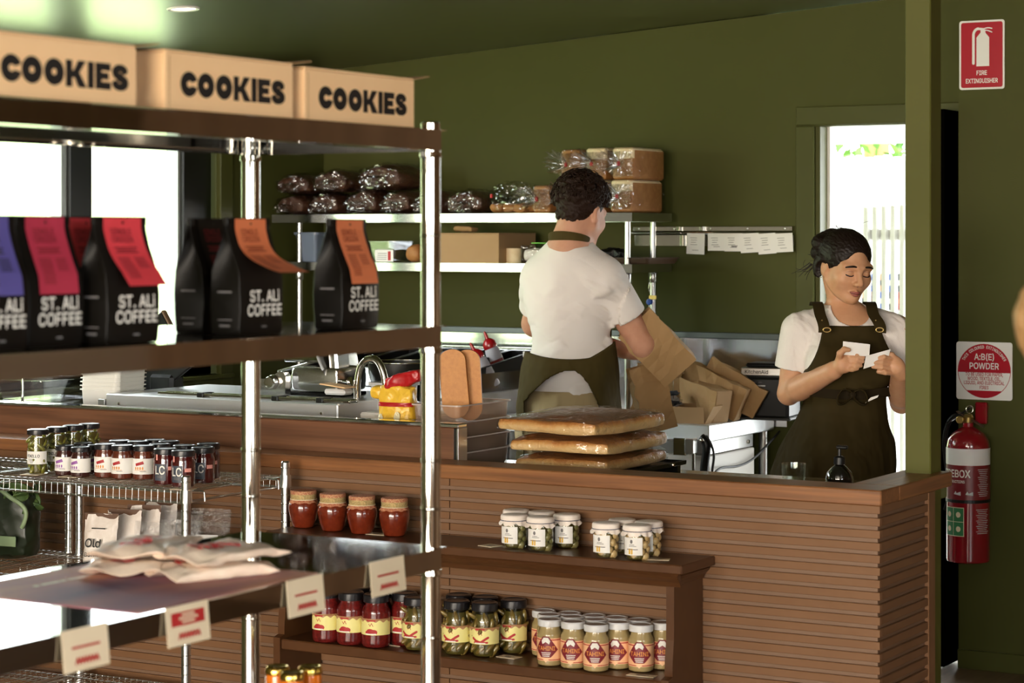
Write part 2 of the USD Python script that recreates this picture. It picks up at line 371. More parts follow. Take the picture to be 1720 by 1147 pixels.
# back door: architrave, jambs, black leaf swung open
d = UsdGeom.Xform.Define(stage, '/World/door_1').GetPrim(); tag(d, kind='structure')
tx = at(1340, y=YB)[0]; tz = at(1420, 178, y=YB)[2]
obj('architrave', [bx(tx, DX0 - 0.02, YB - 0.022, YB, 0, DZ, 0.003), bx(DX1 + 0.01, DX1 + 0.08, YB - 0.022, YB, 0, DZ, 0.003), bx(tx, DX1 + 0.08, YB - 0.022, YB, DZ + 0.004, tz, 0.003)], 'trim_paint', d)
obj('jamb', [bx(DX0 - 0.0195, DX0, YB - 0.004, YB + TB, 0, DZ, 0.002), bx(DX0 - 0.0195, DX1 + 0.0195, YB - 0.004, YB + TB, DZ, DZ + 0.0195, 0.002), bx(DX1, DX1 + 0.0195, YB - 0.004, YB + TB, 0, DZ, 0.002)], 'trim_paint', d)
obj('door_stop', [bx(DX0 - 0.03, DX0 + 0.012, YB + TB, YB + TB + 0.04, 0, DZ + 0.05, 0.002)], 'white_enamel', d)
# black leaf, hinged at the right jamb and standing open into the room
lx = at(1612, y=YB - 0.03)[0]
p0 = at(1586, x=lx)
obj('leaf', bx(lx - 0.04, lx, p0[1], YB - 0.03, 0.01, at(1586, 183, x=lx)[2], 0.002), 'matt_black', d)

# slender green post at the end of the counter
q0 = at(1520, y=5.62); q1 = at(1563, y=5.62)
PX0, PX1, PY0 = q0[0], q1[0], 5.62
struct('trim_1', bx(PX0, PX1, PY0, at(1581, x=PX1)[1], 0.0, zc(PX0) + 0.02, 0.003), 'post_paint')

# recessed ceiling downlight
tcp = np.array([-0.6305 * 7.76, 0, 0]); DLX, DLY = -0.6305 * 7.76, 7.76 * (0.8636 - 0.0738)
dl = thing('ceiling_light', 'small round recessed ceiling downlight near the window', 'light', (DLX, DLY, zc(DLX)))
sl = math.degrees(math.atan(0.068))
obj('rim', rot_m(lathe([(0.044, 0.02), (0.044, -0.004), (0.055, -0.006), (0.058, -0.001), (0.058, 0.02)], 40), (0, 1, 0), -sl), 'white_enamel', dl, 30)
obj('diffuser', rot_m(lathe([(0.0, -0.001), (0.043, -0.001), (0.043, 0.01)], 32), (0, 1, 0), -sl), 'lamp_glow', dl)

# ---------------------------------------------------------------- the world outside
struct('ground', bx(-60, 40, YB + T, 60, -0.12, -0.06), 'paving')
struct('forecourt', bx(-14, 12, -14, YF - T, -0.12, -0.06), 'paving')
hx = np.linspace(XL - 0.9, -40, 30); hy = np.linspace(-12, 30, 30)
G = np.array([[x, y, 0.25 + 0.22 * (XL - 0.9 - x) + 0.25 * math.sin(y * 0.4 + x * 0.3)] for x in hx for y in hy])
i, j = np.meshgrid(np.arange(29), np.arange(29), indexing='ij'); a = (i * 30 + j).ravel()
hill = trimesh.Trimesh(G, np.vstack([np.c_[a, a + 1, a + 31], np.c_[a, a + 31, a + 30]]), process=False)
tag(obj('grass_bank', hill, 'grass_far', smooth=True), 'sunlit pale grassy bank seen through the kitchen window', 'grass', kind='stuff')
# ---------------------------------------------------------------- the counter
CY = 5.20                                             # front face of the counter
CXR = at(1478, y=CY)[0]                               # its right-hand corner
ZT = 0.977                                            # top of the timber cap
PITCH, SLAT = 0.0303, 0.0199
capb = ZT - 0.0387
RY1 = at(1570, x=CXR)[1]                              # far end of the short return
ct = thing('counter', 'long timber-capped shop counter faced with brown horizontal slats', 'counter', (0, 0, 0))
obj('body', [bx(XL + 0.002, CXR - 0.009, CY + 0.009, CY + 0.11, 0, capb), bx(CXR - 0.11, CXR - 0.009, CY + 0.1101, RY1, 0, capb)], 'groove_paint', ct)
xj = at(755, y=CY)[0]
n = 0
zt = capb - 0.0003
while zt > 0.01:
    z0 = max(zt - SLAT, 0.0)
    for (a, b) in ((XL + 0.002, xj - 0.0012), (xj + 0.0012, CXR - 0.0)):
        obj('slat', bx(a, b, CY, CY + 0.012, z0, zt, 0.0012), 'slat_paint', ct)
    obj('side_slat', bx(CXR - 0.012, CXR, CY + 0.0125, RY1 - 0.05, z0, zt, 0.0012), 'slat_paint', ct)
    zt -= PITCH
obj('corner_stile', bx(CXR - 0.018, CXR + 0.002, RY1 - 0.05, RY1, 0, capb, 0.002), 'slat_paint', ct)
# cap: two lengths of timber, the front one in several glued staves
st = [XL, at(300, y=CY)[0], at(760, y=CY)[0], at(985, y=CY)[0], CXR + 0.006]
obj('cap', bx(XL + 0.002, CXR + 0.006, CY - 0.008, CY + 0.118, capb, ZT, 0.003), 'cap_timber', ct)
obj('cap_return', bx(CXR - 0.118, CXR + 0.006, CY + 0.1185, RY1 + 0.12, capb, ZT, 0.003), 'cap_timber_side', ct)

# timber upstand with a steel capping behind the left part of the counter, and the low work bench
RX1 = at(763, y=CY + 0.125)[0]
RZ = 1.076
up = thing('upstand', 'raised timber upstand with a steel capping along the left part of the counter', 'upstand')
obj('board', bx(XL + 0.002, RX1, CY + 0.121, CY + 0.147, ZT + 0.001 - 0.05, RZ - 0.012, 0.002), 'plank_timber', up)
obj('end_strip', bx(RX1 + 0.0005, RX1 + 0.011, CY + 0.121, CY + 0.147, ZT + 0.001 - 0.05, RZ - 0.0125, 0.002), 'black_frame', up)
obj('capping', bx(XL + 0.002, RX1 + 0.018, CY + 0.117, CY + 0.165, RZ - 0.012, RZ, 0.003), 'steel_x', up)
obj('end_capping', bx(RX1 + 0.0115, RX1 + 0.018, CY + 0.117, CY + 0.165, ZT - 0.05, RZ - 0.0125, 0.001), 'steel_z', up)
LZ = 0.90
lb = thing('low_bench', 'low stainless steel work bench along the kitchen side of the counter', 'bench')
obj('benchtop', bx(XL + 0.002, CXR - 0.13, CY + 0.17, CY + 0.86, LZ - 0.035, LZ, 0.004), 'steel_x', lb)
obj('base', bx(XL + 0.03, CXR - 0.15, CY + 0.2, CY + 0.82, 0.0, LZ - 0.036), 'black_frame', lb)

# ---------------------------------------------------------------- timber wall shelf hung on the counter front
sx1 = -2.47; sx0 = -3.68; sd = 0.185; sy0 = CY - sd; sz = 0.785; lz = 0.492
ws = thing('wooden_shelf', 'dark brown two-tier wooden shelf mounted on the counter front', 'shelf')
obj('top_board', bx(sx0 - 0.03, sx1 + 0.035, sy0 - 0.012, CY - 0.001, sz - 0.024, sz, 0.003), 'shelf_paint', ws)
mo = [(0, 0), (0.0, 0.012), (0.004, 0.02), (0.012, 0.026), (0.02, 0.028), (0.02, 0.0)]
mp = Polygon([(0.0, 0), (-0.016, 0.0), (-0.022, -0.006), (-0.016, -0.014), (-0.008, -0.022), (-0.002, -0.034), (0.0, -0.034)])
m = extr(mp, sx1 + 0.022 - (sx0 - 0.02)); m.apply_transform(np.array([[0, 0, 1, sx0 - 0.02], [1, 0, 0, sy0 + 0.012], [0, 1, 0, sz - 0.0245], [0, 0, 0, 1.0]])); m.fix_normals()
mr = extr(mp, sd - 0.013); mr.apply_transform(np.array([[-1, 0, 0, sx1 + 0.0], [0, 0, 1, sy0 + 0.012], [0, 1, 0, sz - 0.0245], [0, 0, 0, 1.0]])); mr.fix_normals()
obj('moulding', m, 'shelf_paint', ws); obj('moulding', mr, 'shelf_paint', ws)
def end_panel(x0, x1):
    ypts = [(CY - 0.001, sz - 0.025), (sy0 + 0.018, sz - 0.025), (sy0 + 0.018, lz + 0.10)]
    for k in range(9):
        a = k / 8 * math.pi / 2; ypts.append((sy0 + 0.018 + 0.022 * (1 - math.cos(a)) - 0.03 * (k / 8) * 1.0, lz + 0.10 - 0.09 * math.sin(a) * 1.0))
    ypts += [(sy0 - 0.012, lz + 0.004), (sy0 - 0.012, lz - 0.30), (CY - 0.001, lz - 0.30)]
    m = extr(Polygon(ypts).buffer(0), x1 - x0); m.apply_transform(np.array([[0, 0, 1, x0], [1, 0, 0, 0], [0, 1, 0, 0], [0, 0, 0, 1.0]])); m.fix_normals(); return m
obj('end_panel', end_panel(sx1 - 0.022, sx1), 'shelf_paint', ws)
obj('end_panel', end_panel(sx0, sx0 + 0.022), 'shelf_paint', ws)
obj('lower_board', bx(sx0 + 0.0225, sx1 - 0.0225, sy0 - 0.008, CY - 0.001, lz - 0.028, lz, 0.003), 'shelf_paint', ws)
obj('rail', bx(sx0 + 0.023, sx1 - 0.023, CY - 0.02, CY - 0.001, 0.21, 0.235, 0.003), 'shelf_paint', ws)

# ---------------------------------------------------------------- stainless shelving rack in the foreground
AX, AY = -2.248, 3.55
fs = thing('steel_shelf_rack', 'tall stainless steel shelving rack with chrome posts in the foreground', 'shelf')
FX0, FX1, FY0, FY1 = AX - 0.44, AX + 0.022, 1.75, AY + 0.022
for z in (1.798, 1.432, 1.017, 0.655):
    lip = 0.039
    sh = [bx(FX0, FX1, FY0, FY1, z - 0.0015, z), bx(FX0, FX0 + 0.002, FY0, FY1, z - lip, z - 0.0016), bx(FX1 - 0.002, FX1, FY0, FY1 - 0.02, z - lip, z - 0.0016),
          bx(FX0 + 0.0021, FX1 - 0.022, FY1 - 0.002, FY1, z - lip, z - 0.0016), bx(FX0 + 0.0021, FX1 - 0.0021, FY0, FY0 + 0.002, z - lip, z - 0.0016),
          bx(FX1 - 0.016, FX1 - 0.0021, FY0 + 0.0021, FY1 - 0.045, z - lip, z - lip + 0.002), bx(FX0 + 0.0021, FX0 + 0.016, FY0 + 0.0021, FY1 - 0.0021, z - lip, z - lip + 0.002)]
    obj('shelf_board', sh, 'steel_top', fs)
    ch = [bx(FX0 + 0.14, FX0 + 0.20, FY0 + 0.01, FY1 - 0.01, z - 0.020, z - 0.0018)]
    obj('stiffener', ch, 'steel_sheet', fs)
def post(x, y, ztop, r, step=None):
    pr = [(0, ztop), (r * 0.8, ztop), (r, ztop - 0.003)]
    return lathe(pr + [(r, 0.0)], 36, (x, y, 0))
PR = 0.0185
for (x, y) in ((AX, AY), (AX - 0.418, AY), (AX, 1.79), (AX - 0.418, 1.79)):
    ptop = obj('post', post(x, y, 1.813, PR), 'chrome', fs, 30)
    zs = (1.758, 1.392, 0.977)
    for z in zs:
        obj('collar', lathe([(PR - 0.001, z - 0.001), (PR + 0.0022, z - 0.001), (PR + 0.0028, z - 0.010), (PR + 0.0012, z - 0.012), (PR - 0.001, z - 0.012)], 36, (x, y, 0)), 'chrome', fs, 30)
    for z in (1.60, 1.18, 1.09, 0.85):
        obj('groove_ring', lathe([(PR, z - 0.003), (PR + 0.0008, z - 0.001), (PR + 0.0008, z + 0.001), (PR, z + 0.003)], 36, (x, y, 0)), 'chrome', fs, 30)
# ---------------------------------------------------------------- materials of the goods
mat('coffee_black', (0.006, 0.005, 0.004), 0.42, spec=0.22)
mat('label_crimson', (0.40, 0.028, 0.060), 0.55); mat('label_red', (0.62, 0.045, 0.060), 0.55); mat('label_orange', (0.60, 0.165, 0.065), 0.55); mat('label_purple', (0.085, 0.07, 0.26), 0.55)
mat('label_ink', (0.20, 0.012, 0.02), 0.6); mat('label_ink_orange', (0.25, 0.045, 0.015), 0.6)
mat('tahini', (0.36, 0.27, 0.12), 0.18, coat=0.4); mat('tahini_label', (0.85, 0.48, 0.26), 0.5); mat('maroon', (0.19, 0.012, 0.022), 0.45)
mat('lid_white', (0.66, 0.66, 0.66), 0.3, spec=0.6); mat('lid_black', (0.012, 0.011, 0.013), 0.28, spec=0.6); mat('lid_inset', (0.36, 0.33, 0.33), 0.35)
mat('lid_gold', (0.75, 0.52, 0.12), 0.22, 1.0); mat('label_yellow', (0.78, 0.70, 0.27), 0.5); mat('label_tan', (0.42, 0.22, 0.10), 0.5)
mat('paste_red', (0.115, 0.014, 0.005), 0.15, coat=0.6, noise=(60, (0.155, 0.022, 0.007))); mat('pepper_red', (0.17, 0.012, 0.010), 0.16, coat=0.6, noise=(70, (0.07, 0.006, 0.006)))
mat('cloth_pattern', (0.55, 0.38, 0.16), 0.8, noise=(240, (0.20, 0.16, 0.06))); mat('cloth_band', (0.30, 0.05, 0.03), 0.8, noise=(260, (0.55, 0.33, 0.16)))
mat('cloth_top', (0.55, 0.27, 0.13), 0.8, noise=(200, (0.28, 0.06, 0.04))); mat('twine', (0.68, 0.58, 0.40), 0.8); mat('twine_blue', (0.05, 0.055, 0.10), 0.7)
mat('paper_lid', (0.78, 0.68, 0.60), 0.7, noise=(50, (0.82, 0.74, 0.66))); mat('tag_yellow', (0.70, 0.42, 0.03), 0.55)
mat('artichoke', (0.16, 0.17, 0.055), 0.3, coat=0.5, noise=(55, (0.25, 0.20, 0.08))); mat('garlic', (0.52, 0.34, 0.15), 0.3, coat=0.5, noise=(60, (0.62, 0.43, 0.20)))
mat('gherkin', (0.12, 0.13, 0.022), 0.25, coat=0.5, noise=(50, (0.23, 0.20, 0.03))); mat('gherkin_pale', (0.30, 0.30, 0.07), 0.25, coat=0.5, noise=(60, (0.17, 0.18, 0.03)))
mat('pickled_pepper', (0.25, 0.17, 0.035), 0.25, coat=0.5, noise=(60, (0.14, 0.085, 0.02))); mat('brine', (0.085, 0.065, 0.012), 0.3, coat=0.5)
mat('jam_dark', (0.045, 0.012, 0.010), 0.15, coat=0.7); mat('chutney', (0.075, 0.013, 0.007), 0.18, coat=0.6, noise=(70, (0.13, 0.03, 0.012))); mat('tomato_red', (0.055, 0.004, 0.004), 0.15, coat=0.7)
mat('purple_print', (0.28, 0.10, 0.34), 0.6); mat('red_print', (0.35, 0.015, 0.02), 0.6); mat('orange_print', (0.65, 0.25, 0.05), 0.6); mat('slate_label', (0.045, 0.055, 0.075), 0.5); mat('pink_label', (0.70, 0.30, 0.26), 0.6)
mat('honey', (0.62, 0.15, 0.012), 0.12, coat=0.7)
clear('jar_glass', (0.93, 0.95, 0.92), 0.03)
mat('tortilla_bag', (0.78, 0.66, 0.53), 0.5, noise=(18, (0.74, 0.56, 0.44)), bump=(30, 0.004)); mat('flour_bag', (0.70, 0.64, 0.58), 0.5, noise=(15, (0.62, 0.54, 0.48)), bump=(25, 0.004))
M['sunset_print'] = usdkit.material(stage, '/World/Looks/sunset_print', {'tc': ('texture_coordinate', {}), 'm': ('mapping', {'scale': (6.0, 2.0, 1.0)}), 'n': ('noise_texture', {'scale': 1.0, 'detail': 2.0}),
    'r': ('rgb_ramp', {'ramp': [(0.25, (0.17, 0.10, 0.19)), (0.45, (0.40, 0.17, 0.20)), (0.6, (0.58, 0.29, 0.20)), (0.75, (0.44, 0.23, 0.29))]}), 'p': ('principled_bsdf', {'roughness': 0.6, 'specular_ior_level': 0.2})},
    [('tc.object', 'm.vector'), ('m.vector', 'n.vector'), ('n.fac', 'r.fac'), ('r.color', 'p.base_color')], surface='p.BSDF')

# ---------------------------------------------------------------- three COOKIES cartons on the top shelf
def stroke(pts, w, cap='flat'): return LineString(pts).buffer(w / 2, cap_style=cap, join_style='mitre' if cap == 'flat' else 'round')
def arc(cx, cy, rx, ry, a0, a1, n=28): return [(cx + rx * math.cos(math.radians(a0 + (a1 - a0) * k / n)), cy + ry * math.sin(math.radians(a0 + (a1 - a0) * k / n))) for k in range(n + 1)]
def ell(cx, cy, rx, ry): return Polygon(arc(cx, cy, rx, ry, 0, 360, 40)[:-1])
def letters():                                         # heavy soft display capitals, 1 unit tall
    L = {}
    L['O'] = (ell(0.42, 0.5, 0.42, 0.5).difference(ell(0.42, 0.5, 0.10, 0.12)), 0.84)
    L['C'] = (ell(0.42, 0.5, 0.42, 0.5).difference(ell(0.44, 0.5, 0.12, 0.13)).difference(Polygon([(0.44, 0.52), (0.95, 0.72), (0.95, 0.34), (0.44, 0.46)])), 0.76)
    L['K'] = (unary_union([sbox(0, 0, 0.27, 1), Polygon([(0.2, 0.35), (0.52, 1), (0.86, 1), (0.45, 0.35)]), Polygon([(0.25, 0.6), (0.5, 0.68), (0.9, 0), (0.54, 0)])]), 0.86)
    L['I'] = (sbox(0, 0, 0.27, 1), 0.27)
    L['E'] = (unary_union([sbox(0, 0, 0.27, 1), sbox(0, 0.72, 0.66, 1), sbox(0, 0.38, 0.58, 0.64), sbox(0, 0, 0.68, 0.28)]), 0.66)
    sp = arc(0.36, 0.70, 0.21, 0.165, 25, 270, 18) + arc(0.36, 0.30, 0.23, 0.165, 90, -160, 18)
    L['S'] = (stroke(sp, 0.29, 'round').intersection(sbox(-0.1, 0, 1, 1)), 0.70)
    return {k: (g.buffer(-0.015).buffer(0.03).buffer(-0.015), w) for k, (g, w) in L.items()}
LET = letters()
def cookies_word(h):
    x, parts = 0.0, []
    for c in 'COOKIES':
        g, w = LET[c]; parts.append(affinity.translate(g, x, 0)); x += w + 0.07
    g = unary_union(parts); g = affinity.translate(g, -(x - 0.07) / 2, -0.5); return affinity.scale(g, h * 1.30, h, origin=(0, 0))
def carton(name, label, y0, y1, xf, h, ang, open_flap):
    L = y1 - y0; dp = 0.30
    t = thing(name, label, 'box', (xf, (y0 + y1) / 2, 1.7985), 90 + ang, group=None)
    w = 0.003
    obj('body', [bx(-L / 2, L / 2, 0, w, 0, h, 0.0012), bx(-L / 2, L / 2, dp - w, dp, 0, h, 0.0012), bx(-L / 2, -L / 2 + w, w, dp - w, 0, h - 0.001), bx(L / 2 - w, L / 2, w, dp - w, 0, h - 0.001), bx(-L / 2 + w, L / 2 - w, w, dp - w, 0, 0.003)], 'carton', t)
    ld = bx(-L / 2 + 0.002, L / 2 - 0.002, 0.0, dp, -0.0015, 0.0015)
    obj('lid', mv(rot_m(ld, (1, 0, 0), -open_flap, (0, dp, 0)) if open_flap else ld, 0, 0, h + 0.002), 'carton', t)
    obj('side_flap', mv(rot_m(bx(0, 0.07, 0.01, dp - 0.01, -0.001, 0.001), (0, 1, 0), -9), L / 2 - 0.001, 0, h + 0.001), 'cardboard', t)
    obj('lettering', place2(flat(cookies_word(0.040)), (0.007, 0, h * 0.47), (1, 0, 0), (0, 0, 1), 0.0006), 'ink_black', t)
    obj('seam', place2(flat(rbox(0.0012, h * 0.9)), (-L / 2 + 0.012, 0, h * 0.48), (1, 0, 0), (0, 0, 1), 0.0005), 'cardboard', t)
    return t
ux = lambda u, x=-2.25: at(u, x=x)[1]
carton('cookie_carton', 'pale cookie carton at the left end of the top shelf, cut by the picture edge', ux(225) - 0.335, ux(225), -2.245, 0.091, 0, 0)
carton('cookie_carton', 'pale cookie carton in the middle of the three on the top shelf', ux(272), ux(488), -2.245, 0.091, 0, 0)
carton('cookie_carton', 'pale cookie carton nearest the chrome corner post on the top shelf', ux(507), ux(692), -2.245, 0.088, 0, 0)

# ---------------------------------------------------------------- coffee bags on the middle shelf
BW, BDp, BH = 0.121, 0.058, 0.197
def bag_front(z):                                      # depth of the front face from the bag's middle at height z
    k = np.clip(z / BH, 0, 1)
    return np.where(k < 0.55, 0.029 + 0.003 * np.sin(k / 0.55 * math.pi), 0.0035 + (0.029 - 0.0035) * np.clip(1 - (k - 0.55) / 0.36, 0, 1) ** 1.15)
def coffee_bag(name, label, loc, rotz, lab, ink, flare, H=1.0):
    t = thing(name, label, 'coffee bag', loc, rotz)
    zs = np.r_[0.0, 0.004, np.linspace(0.012, BH, 26)]
    rows = []
    for z in zs:
        d = float(bag_front(z)); hw = BW / 2 * (1.0 + 0.015 * math.sin(z / BH * 3)) - (0.003 if z == 0 else 0); k = z / BH
        pin = 0.55 * min(max((k - 0.30) / 0.5, 0), 1) * 0.05         # gusset folds inwards near the top
        f = np.array([(-hw + 0.002, -d), (-hw / 2, -d - 0.0015), (0, -d - 0.002), (hw / 2, -d - 0.0015), (hw - 0.002, -d), (hw, -d + 0.002), (hw - pin, 0), (hw, d - 0.002), (hw - 0.002, d), (0, d + 0.002), (-hw + 0.002, d), (-hw, d - 0.002), (-hw + pin, 0), (-hw, -d + 0.002)])
        rows.append(np.c_[f, np.full(len(f), z)])
    n = len(rows[0]); V = np.vstack(rows + [np.array([[0, 0, 0.0], [0, 0, BH]])]); F = []
    for i in range(len(zs) - 1):
        for j in range(n):
            a, b = i * n + j, i * n + (j + 1) % n; F += [(a, b, b + n), (a, b + n, a + n)]
    c = len(zs) * n
    for j in range(n): F += [(c, (j + 1) % n, j), (c + 1, c - n + j, c - n + (j + 1) % n)]
    m = trimesh.Trimesh(V, np.array(F), process=False); m.vertices[:, 1] += (meshkit.fbm(m.vertices * 40, 2, int(abs(loc[1]) * 100)) - 0.5) * 0.003
    obj('pouch', m, 'coffee_black', t, 40)
    obj('top_fold', bx(-BW / 2, BW / 2, -0.0045, 0.0045, BH - 0.012, BH + 0.001, 0.001), 'coffee_black', t)
    # paper label, stapled at the top and hanging over the front
    lw, zl, N = 0.043, 0.080, 18
    s = np.linspace(0, 1, N); z = BH - 0.001 - s * (BH - zl)
    out = -bag_front(z) - 0.004 - flare * np.clip(s - 0.35, 0, 1) ** 1.6
    z = z + (flare * 0.55) * np.clip(s - 0.5, 0, 1) ** 1.4
    P = np.stack([np.c_[np.full(N, x), out + abs(x) * 0.0, z] for x in (-lw, 0, lw)], 1)
    V = np.vstack([P.reshape(-1, 3), P.reshape(-1, 3) + [0, 0.0006, 0]]); F = []
    for i in range(N - 1):
        for j in range(2):
            a = i * 3 + j; F += [(a, a + 3, a + 4), (a, a + 4, a + 1), (a + N * 3, a + 1 + N * 3, a + 4 + N * 3), (a + N * 3, a + 4 + N * 3, a + 3 + N * 3)]
    lb_ = obj('label', trimesh.Trimesh(V, np.array(F), process=False), lab, t, 40, label='coloured paper label')
    def on_label(vf):
        v, f = fine(vf, 0.01); k = np.clip((BH - v[:, 1]) / (BH - zl), 0, 1)
        return trimesh.Trimesh(np.c_[v[:, 0], np.interp(k, s, out) - 0.0006, np.interp(k, s, z)], f, process=False)
    obj('label_print', on_label(join2([shift2(text2('SINGLE', 0.0095), -0.006, BH - 0.022), shift2(text2('ORIGIN', 0.0095), -0.006, BH - 0.034)] +
        [shift2(flat(rbox(0.052 - 0.008 * (k % 2), 0.0022)), -0.004, BH - 0.047 - 0.0036 * k) for k in range(3)] +
        [shift2(flat(rbox(0.026, 0.0016)), -0.019, BH - 0.063 - 0.0034 * k) for k in range(12)] + [shift2(flat(rbox(0.024, 0.0016)), 0.016, BH - 0.063 - 0.0034 * k) for k in range(6)])), ink, lb_)
    obj('punch_hole', on_label(shift2(flat(ell(0, 0, 0.0025, 0.0025)), 0, BH - 0.008)), 'ink_black', lb_)
    def on_front(vf):
        v, f = vf; return trimesh.Trimesh(np.c_[v[:, 0], -bag_front(v[:, 1]) - 0.0044, v[:, 1]], f, process=False)
    obj('lettering', on_front(join2([shift2(text2('ST. ALi', 0.0185), 0.002, 0.066), shift2(text2('COFFEE', 0.0185), 0.002, 0.042)])), 'ink_white', t)
    obj('small_print', on_front(shift2(flat(rbox(0.014, 0.003)), 0.002, 0.014)), 'ink_grey', t)
    sy = lambda vf: trimesh.Trimesh(np.c_[np.full(len(vf[0]), -BW / 2 - 0.0018), -vf[0][:, 0], vf[0][:, 1]], vf[1][:, ::-1], process=False)
    for hh_, ww_, zz_ in ((0.003, 0.030, 0.073), (0.0016, 0.030, 0.026), (0.003, 0.022, 0.016)): obj('side_print', sy(shift2(flat(rbox(ww_, hh_)), 0, zz_)), 'ink_grey', t)
    return t
def bagpos(u, xf): return (xf - 0.034, at(u, x=xf)[1], 1.4325)
coffee_bag('coffee_bag', 'black coffee bag with a purple label, cut by the left picture edge', bagpos(2, -2.285), 90, 'label_purple', 'ink_black', 0.006)
coffee_bag('coffee_bag', 'black coffee bag with a flat crimson label, second from the left', bagpos(98, -2.298), 90, 'label_crimson', 'label_ink', 0.004)
coffee_bag('coffee_bag', 'black coffee bag with a bright red label kicking outwards', bagpos(228, -2.268), 88, 'label_red', 'label_ink', 0.055)
coffee_bag('coffee_bag', 'black coffee bag half hidden between the crimson and red labelled bags', bagpos(166, -2.38), 90, 'label_red', 'label_ink', 0.004)
coffee_bag('coffee_bag', 'plain black coffee bag pushed back behind the curled orange label', bagpos(378, -2.40), 92, 'coffee_black', 'label_ink', 0.003)
coffee_bag('coffee_bag', 'black coffee bag with an orange label curling away from it', bagpos(442, -2.285), 90, 'label_orange', 'label_ink_orange', 0.13)
coffee_bag('coffee_bag', 'black coffee bag with a straight orange label beside the chrome corner post', bagpos(608, -2.275), 91, 'label_orange', 'label_ink_orange', 0.012)

# ---------------------------------------------------------------- bottom shelf of the steel rack: poster, flatbread packets, price cards
pz = 1.0172
p1, p2 = at(135, 1020, z=pz), at(445, 960, z=pz)
sheet = bx(-2.655, -2.243, p1[1], p2[1] + 0.03, 0, 0.0012); sh = thing('poster_sheet', 'pink and mauve printed poster sheet lying on the lowest visible steel shelf', 'poster', (0, 0, pz))
obj('sheet', sheet, 'sunset_print', sh)
obj('caption_print', place2(join2([shift2(flat(rbox(0.012 + 0.006 * (k % 3), 0.010)), -0.10 + 0.022 * k, 0) for k in range(10)]), (-2.56, p1[1] + 0.22, 0.0018), (0, 1, 0), (-1, 0, 0)), 'tortilla_bag', sh)
def packet(name, label, c, L, W, H, rz, tilt, seed, red):
    t = thing(name, label, 'bread packet', c, rot=(tilt, 0, rz))
    m = sub_box(-L / 2, L / 2, -W / 2, W / 2, 0, H, H * 0.45, 4)
    v = m.vertices; e = np.clip((np.abs(v[:, 0]) / (L / 2) - 0.66) / 0.34, 0, 1)
    v[:, 2] = H * 0.45 + (v[:, 2] - H * 0.45) * (1 - 0.85 * e); v[:, 1] *= 1 + 0.12 * e
    v[:, 2] = np.maximum(v[:, 2] + (meshkit.fbm(v * 28, 3, seed) - 0.5) * 0.018 * (1 - 0.5 * e) + 0.006 * np.sin(v[:, 1] * 60 + seed) * e, 0.001)
    m.vertices = v; obj('packet', m, 'tortilla_bag', t, True)
    g = []
    for k in range(red):
        q = np.array([(-L * 0.3 + 0.05 * k, -W * 0.1), (-L * 0.3 + 0.05 * k + 0.015, W * 0.16), (-L * 0.3 + 0.05 * k + 0.03, -W * 0.12), (-L * 0.3 + 0.05 * k + 0.045, W * 0.1)])
        g.append(LineString(spline(q, 20)).buffer(0.004))
    vf = fine(flat(unary_union(g)), 0.008)
    from scipy.spatial import cKDTree
    top = v[v[:, 2] > H * 0.4]; tr = cKDTree(top[:, :2]); _, i = tr.query(vf[0], k=3); z = top[i, 2].max(axis=1) + 0.0025
    obj('print', trimesh.Trimesh(np.c_[vf[0], z], vf[1], process=False), 'ink_red', t)
c = lambda u, v, dz=0.0: (*at(u, v, z=pz + 0.015)[:2], pz + 0.0015 + dz)
packet('bread_packet', 'bottom flatbread packet of the pile, poking out towards the poster', c(352, 951), 0.205, 0.135, 0.022, 66, 0, 3, 2)
packet('bread_packet', 'flatbread packet at the left side of the pile on the poster', c(222, 943), 0.20, 0.135, 0.020, 118, 0, 5, 2)
packet('bread_packet', 'second flatbread packet from the bottom, right of the pile', c(372, 946, 0.0225), 0.205, 0.135, 0.021, 80, 1, 8, 2)
packet('bread_packet', 'uppermost left flatbread packet with pink print on the pile', c(245, 938, 0.0225), 0.205, 0.135, 0.023, 108, -2, 11, 2)

def price_card(label, u0, u1, band):
    x = -2.2235; y0, y1 = at(u0, x=x)[1], at(u1, x=x)[1]; w = y1 - y0; h = 0.062
    t = thing('price_card', label, 'price tag', (x, (y0 + y1) / 2, 1.021 - h), 90)
    m = bx(-w / 2, w / 2, -0.001, 0, 0, h); m.vertices[:, 1] -= (1 - m.vertices[:, 2] / h) * 0.006; obj('card', m, 'paper_cream', t)
    sk = lambda vf: trimesh.Trimesh(np.c_[vf[0][:, 0], -0.0016 - (1 - vf[0][:, 1] / h) * 0.006, vf[0][:, 1]], vf[1], process=False)
    sc = LineString([(-w * 0.24 + k * w * 0.5 / 14, h * 0.24 + (0.004 if k % 2 else -0.004)) for k in range(15)]).buffer(0.0018)
    g = [flat(sc)]
    if band:
        obj('red_band', sk(flat(affinity.translate(rbox(w * 0.78, h * 0.34), 0, h * 0.66))), 'ink_red', t)
        obj('band_print', sk(flat(unary_union([affinity.translate(rbox(w * (0.30 + 0.14 * (k % 2)), h * 0.05), 0, h * (0.76 - 0.09 * k)) for k in range(3)]))).apply_translation((0, -0.0006, 0)), 'paper_cream', t)
    else: g.append(flat(affinity.translate(rbox(w * 0.62, h * 0.06), 0, h * 0.56)))
    obj('red_writing', sk(join2(g)), 'ink_red', t)
price_card('cream price card nearest the left end of the steel shelf edge', 102, 179, False)
price_card('cream price card with a red band on the steel shelf edge', 277, 348, True)
price_card('cream price card second from the chrome corner post', 480, 541, False)
price_card('cream price card nearest the chrome corner post', 620, 677, False)

